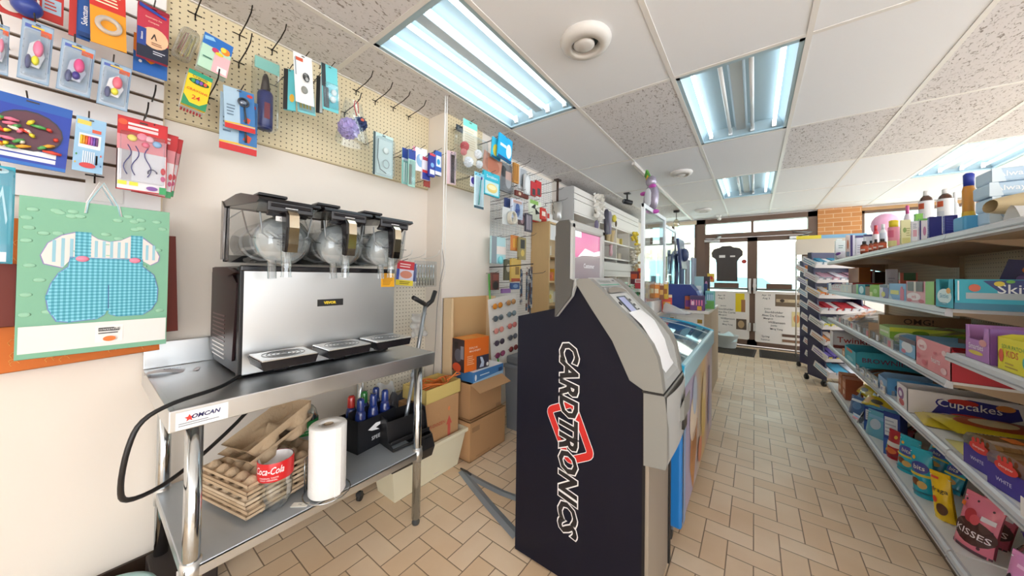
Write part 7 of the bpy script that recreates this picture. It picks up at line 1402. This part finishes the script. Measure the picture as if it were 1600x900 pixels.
# --- shelf 2
scarton('twinkies_carton','white Twinkies carton with a red name at the far end of shelf two',1297,1302,519,Z2,.42,'#e8e6ea',[('t','Twinkies',.42,.55,.42,'#b83a3f',.7),('c',.75,.85,.25,.13,'#3f4a9a'),('r',0,0,1,.2,'#7a3a35')],fill=(1,['#7a3330'],.12))
plainbox('snack_pack','small orange and white snack pack beside the Twinkies carton','package',(GX+.015,4.35,Z2),-H90,.12,.1,.07,'#d98a4a',front=[('c',.5,.5,.3,.3,'#f0e0c8')])
scarton('brownies_carton','bright teal Brownies carton with dark red lettering on shelf two',1320,1337,549,Z2,.42,'#4bbcd0',[('t','BROWNIES',.40,.50,.5,'#8a3560',.62),('r',.0,0,1,.1,'#2f93aa')],[('r',.2,.78,.7,.98,'#d9603a'),('c',.5,.3,.3,.15,'#7fd0de')],hf=.9)
for k in range(6):
    q=MB(); q.grid(lambda a,b:((a-.5)*.10,.01+b*.34,.01+.035*math.sin(a*PI)**.5*math.sin(b*PI)**.4),8,8,M(['#4b2a1f','#7a4a2a','#3f241c','#b87a3f','#5a3020','#a8662f'][k],.25,coat=.5)); q.box(-.05,.0,.0,.05,.012,.03,clear('#e9e9ea',.3,.1,.3))
    solo(q,'wrapped_pastry',['dark chocolate','brown','darkest','golden','deep brown','tan'][k]+' wrapped pastry on shelf two in front of the teal carton, '+['farthest','second','third','fourth','fifth','nearest'][k],'pastry',(GX+.03,3.72-.12*k,Z2),-H90)
for k in range(5):
    q=MB(); q.box(-.05,-.002,0,.05,0,.05,clear('#eef2f6',.25,.05,.2)); q.box(-.03,-.004,.012,.03,-.002,.04,M(['#e6e6ea','#cfd6e6','#e3e6ea','#dce0ea','#e9e3e9'][k],.5)); q.box(-.02,-.005,.018,.0,-.004,.034,'#6f7fa8')
    solo(q,'price_holder','clear price holder with a white ticket on the shelf two edge, '+['farthest','second','third','fourth','nearest'][k]+' of five','price holder',(GX+.001,3.75-.16*k,Z2+.002),-H90)
scarton('pop_tart_carton','small blue open carton with a dark badge before the cupcakes carton',1372,1386,590,Z2,.24,'#8fb9e0',[('r',0,0,1,1,'#5fa4dc'),('c',.25,.45,.12,.25,'#3a4a7a'),('c',.25,.45,.06,.12,'#c94a6a')],[('c',.4,.5,.2,.25,'#e3dfe9')],hf=.8)
scarton('cupcakes_carton','white Cupcakes carton with big white letters on a navy and red band',1401,1417,607,Z2,.42,'#e6e3e6',[('p',[(.20,.15),(.3,.75),(.5,.9),(.85,.8),(.88,.4),(.7,.08)],'#39378f'),('c',.45,.75,.12,.12,'#cf3a35'),('c',.5,.2,.16,.1,'#cf3a35'),('t','Cupcakes',.50,.58,.42,'#2a2a7f',.72),('t','Cupcakes',.497,.585,.38,'#f3f0f2',.69),('c',.76,.75,.07,.12,'#d98a4a')],[('c',.4,.6,.3,.25,'#7a3f8a'),('c',.5,.25,.25,.14,'#c94a5a'),('c',.4,.6,.15,.12,'#e6e3f0')])
# tortilla bags
def flatbag(lab,x,y,z,w,d,c1,c2,rot,tilt=0,win=None):
    q=MB(); q.grid(lambda a,b:((a-.5)*w,(b)*d,.006+.03*math.sin(a*PI)**.6*math.sin(b*PI)**.6),12,12,M(c1,.22,coat=.5)); wf=lambda a,b:.006+.03*math.sin(min(1,max(0,a/w))*PI)**.6*math.sin(min(1,max(0,b/d))*PI)**.6
    q.art([('c',.5,.45,.32,.32,c2),('c',.5,.42,.2,.18,'#e9d7a8'),('r',.08,.84,.92,.94,'#c9a320')],FT(-w/2,0,.0005),w,d,warp=wf); return solo(q,'tortilla_bag',lab,'bread bag',(x,y,z),(rad(tilt),0,-H90+rad(rot)))
flatbag('yellow and clear flatbread bag lying lowest on shelf two before the cupcakes carton',GX+.03,cot(1432)*.70,Z2,.30,.40,'#dcc23a','#efe6c4',-6)
flatbag('yellow flatbread bag with an orange brown disc, top of the flat pile',GX+.06,cot(1460)*.72,Z2+.030,.28,.40,'#e2c92e','#b5542a',6)
flatbag('pale yellow flatbread bag at the shelf edge near the bread loaves',GX+.03,cot(1490)*.70,Z2,.20,.36,'#e4d885','#efe9dc',-2)
# bread loaves
def loaf(lab,x,y,z,rot):
    t=thing('bread_loaf',lab,'bread',(x,y,z),-H90+rad(rot)); w,d,h=.135,.32,.125
    def pr(n=14):
        return [(-w/2,0),(w/2,0),(w/2,h*.55),(w*.56,h*.75),(w*.42,h*.95),(w*.2,h),(-w*.2,h),(-w*.42,h*.95),(-w*.56,h*.75),(-w/2,h*.55)]
    q=MB(); 
    for k in range(14): q.prism(pr(),.02+d*k/14,.02+d*(k+.86)/14,M('#c99f6b' if k%2 else '#c2955f',.8),'y')
    q.build('bread_slices',t)
    q=MB(); e=.006; pp=[(a*1.06,b*1.04) for a,b in pr()]; n=len(pp)
    q.add([(a,0,b) for a,b in pp]+[(a,d+.04,b) for a,b in pp],[(i,(i+1)%n,n+(i+1)%n,n+i) for i in range(n)]+[tuple(range(n))],clear('#f3efe8',.25,.08)); q.build('clear_wrapper',t)
    q=MB(); PU=M('#3a2f94',.3,coat=.5)
    sidep=[(-w*.535,-.002),(w*.535,-.002),(w*.535,h*.62),(-w*.535,h*.62)]; q.add([(a,-.0015,b) for a,b in sidep],[(0,1,2,3)],PU); 
    for s in (-1,1): q.box(s*w*.535,-.001,0,s*w*.55,d*.9,h*.5,PU)
    q.art([('c',.5,.72,.3,.17,'#cf3a35'),('t','Dempster',.5,.72,.1,'#f4e9e6',.5),('t','WHITE',.45,.3,.14,'#dcd9ee',.4),('c',.35,.92,.05,.08,'#cf3a35'),('c',.5,.97,.05,.08,'#cf3a35'),('c',.65,.92,.05,.08,'#cf3a35')],FF(-w*.53,-.003,0),w*1.06,h*.95); q.box(-.02,.06,h*1.05,.03,.10,h*1.055,M('#e07a2f',.4)); q.build('printed_band',t)
loaf('sliced bread loaf in a purple printed bag, farther of two on shelf two',GX+.03,cot(1530)*.70,Z2,12); loaf('sliced bread loaf in a purple printed bag, nearer of two on shelf two',GX+.03,cot(1572)*.70,Z2,12)
plainbox('ticket','white price ticket at the right picture edge on shelf two','price ticket',(GX+.0,1.735,Z2),-H90,.06,.002,.06,'#eceaea')
# --- base shelf bags
def pouch(name,lab,loc,rot,w,h,d,col,art=(),tilt=0,top='#',zip_=True,cat='bag',roll=0):
    t=thing(name,lab,cat,loc,(rad(tilt),rad(roll),-H90+rad(rot))); col_=M(col,.22,bump=.25,bscale=18,coat=.4)
    def th(a,b):  # a,b in 0..1
        a=min(1,max(0,a)); b=min(1,max(0,b)); return d/2*(math.sin(PI*(.02+.96*a))**.55)*(1-b**2.6)*(.75+.25*min(1,b*8))
    q=MB(); wd=lambda b: w*(1-.06*math.sin(b*PI))
    q.grid(lambda a,b:((a-.5)*wd(b),-th(a,b),b*h),12,14,col_); q.grid(lambda a,b:((.5-a)*wd(b),th(a,b),b*h),12,14,col_)
    q.box(-w/2*.98,-.003,h*.93,w/2*.98,.003,h,M(top if len(top)>1 else col,.3)); q.add([(-w/2,0,0)]+[((a/8-.5)*w,-th(a/8,0),0) for a in range(9)]+[((.5-a/8)*w,th(a/8,0),0) for a in range(9)],[tuple(range(19))],col_)
    q.art(list(art),frame((-w/2,0,0),(1,0,0),(0,0,1),(0,-1,0)),w,h,warp=lambda a,b:th(a/w,b/h)+.0006,eps=.0006); q.build('pouch',t)
    q=MB(); q.box(-w/2*.97,-.004,h*.885,w/2*.97,.004,h*.90,M('#e8eaee',.4)); q.build('seal_strip',t); return t
KA=[('r',0,0,1,.06,'#5a3a44'),('c',.5,.36,.52,.22,'#4a2a26'),('t','KISSES',.5,.33,.17,'#f0e6ea',.86),('c',.35,.62,.16,.12,'#b5363f'),('c',.48,.58,.12,.09,'#d0545c'),('r',.6,.62,.92,.70,'#e6dfe6'),('c',.12,.85,.03,.02,'#4a2a33'),('c',.4,.9,.03,.02,'#4a2a33'),('c',.8,.85,.03,.02,'#4a2a33'),('c',.9,.5,.03,.02,'#4a2a33'),('r',.02,.72,.14,.80,'#e8762a'),('c',.75,.15,.04,.03,'#4a2a33')]
pouch('kisses_bag','large pink Kisses chocolate pouch in front on the base shelf',*gpouch(1489,1550,771,GX+.09,Z1,42),.075,'#e37c93',KA,roll=6,tilt=-6)
pouch('kisses_bag','second pink Kisses chocolate pouch leaning behind the front one',*gpouch(1514,1572,768,GX+.17,Z1,42),.07,'#d96f88',KA,roll=9,tilt=-8)
pouch('oreo_bag','yellow biscuit pouch with black lettering between turquoise and pink pouches',*gpouch(1461,1494,741,GX+.08,Z1,40),.06,'#ecc61f',[('t','draga',.5,.62,.12,'#2c2a2a',.8),('c',.6,.25,.25,.12,'#5a3a24'),('c',.3,.42,.14,.07,'#d9502c'),('r',.1,.85,.5,.9,'#d9502c')],roll=-6)
TA=[('c',.5,.62,.4,.12,'#3a4aa0'),('t','bits',.5,.62,.1,'#e9e6d0',.5),('c',.35,.32,.2,.08,'#7a4a2a'),('c',.62,.28,.2,.08,'#d9b56a'),('r',.0,.45,1,.5,'#e0d24a'),('c',.25,.8,.08,.04,'#e9b53a'),('r',0,.1,1,.14,'#1f7f96')]
pouch('turquoise_bag','tall turquoise snack pouch standing front right of the group on the base shelf',*gpouch(1428,1463,703,GX+.07,Z1,45),.075,'#22aec8',TA,roll=-4)
pouch('turquoise_bag','tall turquoise snack pouch standing left beside the red pouch',*gpouch(1402,1434,681,GX+.08,Z1,42),.07,'#2bb5cc',TA,roll=4)
pouch('turquoise_bag','turquoise snack pouch lying behind the two standing ones, upper',*gpouch(1437,1476,690,GX+.20,Z1,35),.07,'#1fa3c0',TA,tilt=-25)
pouch('turquoise_bag','turquoise snack pouch lying behind the yellow pouch',*gpouch(1468,1500,712,GX+.20,Z1,35),.07,'#25a9c4',TA,tilt=-20)
pouch('red_bag','red snack pouch with a gathered top left of the turquoise pouches',*gpouch(1386,1411,672,GX+.07,Z1,40),.08,'#b8252f',[('r',.1,.45,.9,.6,'#e9e2dc'),('c',.5,.3,.3,.1,'#d9703a'),('r',.05,.12,.95,.2,'#8f1a22'),('c',.6,.8,.1,.06,'#e0a83a')],roll=4)
pouch('red_bag','dark red crumpled pouch behind the red snack pouch',*gpouch(1397,1425,668,GX+.18,Z1,35),.09,'#a41f2c',[('c',.5,.6,.2,.15,'#c98ac0')],tilt=-8)
for k,(u0,u1,vt,l) in enumerate(((1350,1379,638,'farther'),(1380,1406,645,'nearer'))):
    (lx,ly,lz),_,w_,h_=gpouch(u0,u1,vt,GX+.06,Z1,50)
    plainbox('cookie_box','navy blue cookie box with a white panel and a park picture, '+l+' of the pair','box',(lx,ly,lz),-H90+rad(50),w_,.07,h_,'#24408f',front=[('r',.08,.45,.85,.88,'#d9dfe6'),('l',.12,.5,.8,.84,4,'#a9b4c4'),('r',0,0,1,.38,'#2f62b5'),('c',.4,.2,.2,.12,'#8fc04a'),('c',.65,.22,.15,.14,'#d9e6f0'),('c',.25,.12,.1,.06,'#e0b53a')],top=[('r',0,0,1,1,'#5fb4e0')])
pouch('clear_cookie_bag','pale clear bag with pink and blue print left of the navy cookie boxes',*gpouch(1333,1354,650,GX+.03,Z1,20),.06,'#cfd9e6',[('c',.4,.5,.25,.2,'#e09ab0'),('r',.2,.7,.8,.85,'#7fa8d9'),('c',.7,.3,.15,.12,'#e8e4ea')])
pouch('light_blue_carton_bag','light blue carton shaped pouch lying behind the navy boxes',*gpouch(1338,1368,630,GX+.16,Z1,20),.08,'#63b9e6',[('r',.2,.3,.8,.6,'#cfe6f2')],tilt=-30)
pouch('orange_bag','orange and blue snack bag behind the navy cookie boxes',*gpouch(1366,1400,628,GX+.22,Z1,20),.09,'#cf6a34',[('r',.2,.3,.8,.5,'#4a6fb5'),('c',.5,.7,.2,.1,'#e9c9a0')],tilt=-12)
rr=random.Random(77); cols=['#9fc4dc','#6fa0cc','#b9cbd9','#4a6a9a','#c9a0b0','#7fb9d9','#8f9fae','#5b87b5','#c9cfd6','#3f5a80','#d9e2ea','#a84a4a','#6ab0c9','#cbb59a']
adj=['pale blue','mid blue','silver','slate blue','dusty pink','sky blue','grey','steel blue','white silver','dark blue','icy white','red','aqua','beige']
for k in range(14):
    pouch('crisp_packet',adj[k]+' wrapped snack packet in the heap at the far half of the base shelf','',0,1,1,1,'#ffffff') if False else pouch('crisp_packet',adj[k]+' wrapped snack packet in the heap at the far half of the base shelf',(GX+.04+.07*(k%3)+.02*rr.random(),4.15-.052*k,Z1+.015*(k%3)),rr.uniform(-40,40),.14,.15+.05*rr.random(),.05,cols[k],[('c',.5,.5,.25,.2,cols[(k+4)%14]),('r',.1,.7,.9,.82,cols[(k+7)%14])],tilt=rr.uniform(-40,-5),cat='crisp packet')
for k,(y,l) in enumerate(((4.22,'farther'),(3.85,'nearer'))):
    pouch('yellow_bag','bright yellow snack bag on top of the heap, '+l+' of two',(GX+.12,y,Z1+.12),10+20*k,.24,.10,.06,'#e2c42a',[('c',.5,.5,.2,.2,'#5a4a2a'),('r',.1,.2,.3,.8,'#d9a02a')],tilt=-35)
for k,(y,c,l) in enumerate(((4.68,'#b5683c','farther'),(4.50,'#a85a38','nearer'))):
    plainbox('brown_snack_box','brown orange snack box at the far end of the base shelf, '+l+' of two','box',(GX+.04,y,Z1),-H90,.15,.12,.20,c,front=[('r',.1,.5,.9,.8,'#c98a6a'),('c',.5,.3,.2,.12,'#e0c9a8')])
pouch('lilac_bag','lilac pink candy pouch at the bottom right corner of the picture',*gpouch(1558,1612,857,GX+.06,Z1,40),.07,'#d68fc4',[('c',.2,.4,.14,.25,'#33293a'),('c',.2,.4,.08,.15,'#e9e3ea'),('c',.75,.5,.04,.03,'#b84a9a'),('r',.3,.8,.9,.85,'#e9b9de')],roll=8)
t=thing('ribboned_bag','clear bag of brown sweets tied with a purple ribbon behind the lilac pouch','candy bag',(GX+.17,cot(1592)*(GX+.17),Z1),-H90); q=MB(); q.ball((0,.04,.07),.06,.05,.07,clear('#efe6dc',.3,.1)); q.ball((0,.04,.055),.045,.04,.045,M('#8a5a34',.5)); q.build('bag_body',t)
q=MB(); 
for a in range(5): q.grid(lambda i,j:(math.cos(a*1.25)*j*.06+(i-.5)*.03,.04+math.sin(a*1.25)*j*.03,.14+.05*j-.04*j*j+.01*math.sin(i*6)),4,6,M('#5b2f8f',.3))
q.build('ribbon',t)
for k,(y,l) in enumerate(((2.12,'upper'),(2.20,'lower'))):
    q=MB(); q.box(-.14,0,0,.14,.16,.03,M(['#6a5a4a','#8a8f9c'][k],.4),.006); q.art([('r',.1,.2,.9,.6,['#3a4a7a','#c9cdd6'][k])],FT(-.14,0,.03),.28,.16); solo(q,'snack_carton','flat dark snack pack lying behind the pouches on the base shelf, '+l,'package',(GX+.26,y-.1*k,Z1+.031*(1-k)),-H90+rad(10*k))

# ================================================================ MAGAZINE RACKS
NV=M('#2a2a4f',.45)
def rack(lab,loc,rot,w,levels,cols,hh):
    t=thing('magazine_rack',lab,'rack',loc,rad(rot)); q=MB(); dep=.34
    for s in (-1,1): q.prism([(.05,.06),(dep,.06),(dep,hh),(dep-.06,hh),(.05,.20)],s*(w/2-.06)-.008,s*(w/2-.06)+.008,NV,'x')
    q.box(-w/2+.06,dep-.01,.06,w/2-.06,dep,hh,NV); q.build('side_frame',t)
    rr=random.Random(len(lab))
    for s in (-1,1):
        for y in (.03,dep-.03):
            q=MB(); q.tube([(s*(w/2-.02)-.012,y,.032),(s*(w/2-.02)+.012,y,.032)],.032,M('#1f1f22',.5),14); q.box(s*(w/2-.02)-.012,y-.012,.03,s*(w/2-.02)+.012,y+.012,.08,'#2f2f33'); q.build('caster',t)
    for k in range(levels):
        f=k/(levels-1); z=.12+(hh-.32)*f; yb=.02+.20*f-.06; T=Matrix.Translation((0,yb,z))@Matrix.Rotation(rad(22),4,'X'); q=MB(); WH=M('#e6e4e6',.4); c0_=cols[k%len(cols)][1]
        q.box(-w/2+.012,0,0,w/2-.012,.24,.006,WH,T=T); q.box(-w/2+.012,-.004,0,w/2-.012,0,.045,WH,T=T); q.box(-w/2+.010,-.004,0,-w/2+.016,.24,.075,WH,T=T); q.art([('l',.1,.15,.95,.85,2,c0_)],FL(-w/2+.010,.24,0) if 0 else T@FL(-w/2+.010,.24,0),.24,.07); q.box(w/2-.016,-.004,0,w/2-.010,.24,.055,WH,T=T); o=q.build('tray',t)
        q=MB(); c=cols[k%len(cols)]; n=7; ww=(w-.04)/n
        for j in range(n): q.box(-w/2+.02+ww*j,.004,.01,-w/2+.02+ww*(j+.82),.012,.075,M(c[0] if j!=2 else c[1],.4),T=T); q.box(-w/2+.02+ww*j,.012,.01,-w/2+.02+ww*(j+.95),.22,.05+.01*(j%2),M(c[1] if (j+k)%3 else c[2],.5),T=T)
        for j in range(n): q.box(-w/2+.02+ww*(j+.15),.002,.03,-w/2+.02+ww*(j+.6),.0045,.06,M(c[2],.5),T=T)
        q.build('magazine',o)
    return t
CS=[('#e6e4ea','#5fb4d6','#e9e9ee'),('#3f2f86','#7a6ab5','#e0cf3a'),('#b85a2e','#d98a4a','#ece4dc'),('#d9d34a','#8fa09a','#e6e6e9'),('#c9cdd6','#b8303a','#e9e6e6'),('#d97a3a','#e6b05a','#e9e4e0'),('#9fa8b5','#c9a0b0','#eceaf0'),('#cfd9e0','#3f8fb0','#f0f0f2')]
rack('nearer dark blue wheeled rack of magazines at the far end of the gondola',(.93,5.42,0),28,.60,8,CS,1.62)
rack('farther dark blue wheeled rack of magazines close to the entrance doors',(.90,6.15,0),28,.56,8,CS[3:]+CS[:3],1.55)
# tall card stand
t=thing('card_stand','wire card stand with a beige header and yellow and blue strip behind the racks','card stand',(.93,7.0,0))
q=MB(); q.box(-.38,0,1.68,.42,.015,1.93,M('#cdc3b4',.6)); q.box(-.38,-.006,1.93,-.08,.012,1.985,'#e0cf3a'); q.box(-.08,-.006,1.93,.42,.012,1.985,'#7fb0d0'); q.build('header_board',t)
q=MB(); WM=M('#c9c4bc',.35,.5)
for x in (-.38,0,.40): q.tube([(x,.01,0),(x,.01,1.9)],.010,WM,8)
for z in (.4,.8,1.15,1.42,1.60): q.tube([(-.38,-.06,z),(.40,-.06,z)],.004,WM,6); q.tube([(-.38,-.06,z+.05),(.40,-.06,z+.05)],.003,WM,6)
for k in range(14): q.tube([(-.37+.058*k,-.06,1.42),(-.37+.058*k,-.06,1.62)],.0025,WM,5)
for x in (-.38,.40): 
    for z in (.4,.8,1.15,1.42,1.60): q.tube([(x,.01,z),(x,-.06,z)],.004,WM,6)
q.build('wire_frame',t)
for k in range(5):
    q=MB(); q.box(-.36+.15*k,-.05,1.42,-.23+.15*k,-.03,1.57,M(['#c9cdd0','#d9d2c4','#b9c4c9','#e0d9cf','#c4c9cc'][k],.5)); q.box(-.34+.15*k,-.052,1.44,-.25+.15*k,-.05,1.49,M('#5a5450',.5)); q.build('greeting_card',t)
for k in range(4):
    q=MB(); q.box(-.34+.17*k,-.05,1.15,-.2+.17*k,-.03,1.36,M(['#c9505a','#b8404c','#7a6ab0','#c96a70'][k],.5)); q.box(-.32+.17*k,-.052,1.24,-.22+.17*k,-.05,1.32,M('#eadada',.5)); q.build('greeting_card',t)

# ---------------------------------------------------------------- groups of repeats
GRP_ = {'peg_hook':'hooks on the left wall boards','candy_carton':'candy cartons on the gondola','ceiling_light':'fluorescent troffers in the ceiling','ceiling_vent':'round ceiling vents','small_carton':'small cartons on the top shelf','vitamin_bottle':'little medicine bottles on the top shelf','crisp_packet':'snack packets heaped on the base shelf','clear_bin':'clear sweets bins on shelf three','wrapped_pastry':'wrapped pastries on shelf two','price_holder':'price holders on the shelf edge','hanging_garment':'cloths hanging in the left front window','candy_jar':'candy jars on the near counter','toy_glider_card':'blister toy cards on the slatwall','toy_jewellery_card':'red toy jewellery cards on one hook','magazine_rack':'magazine racks by the gondola end','bread_loaf':'bread loaves on shelf two','kisses_bag':'pink Kisses pouches on the base shelf','turquoise_bag':'turquoise snack pouches on the base shelf','pad_package':'Always pad packages on the top shelf','flower_spray':'dried flowers on the wall shelving'}
by = {}
for o in list(bpy.data.objects):
    if o.parent is None and 'label' in o.keys(): by.setdefault(o.name.split('.')[0],[]).append(o)
for n_, l_ in by.items():
    if len(l_)>1:
        for o in l_:
            if 'group' not in o.keys(): o['group'] = GRP_.get(n_, n_.replace('_',' ')+('es' if n_.endswith(('x','s')) else 's')+' in the shop')
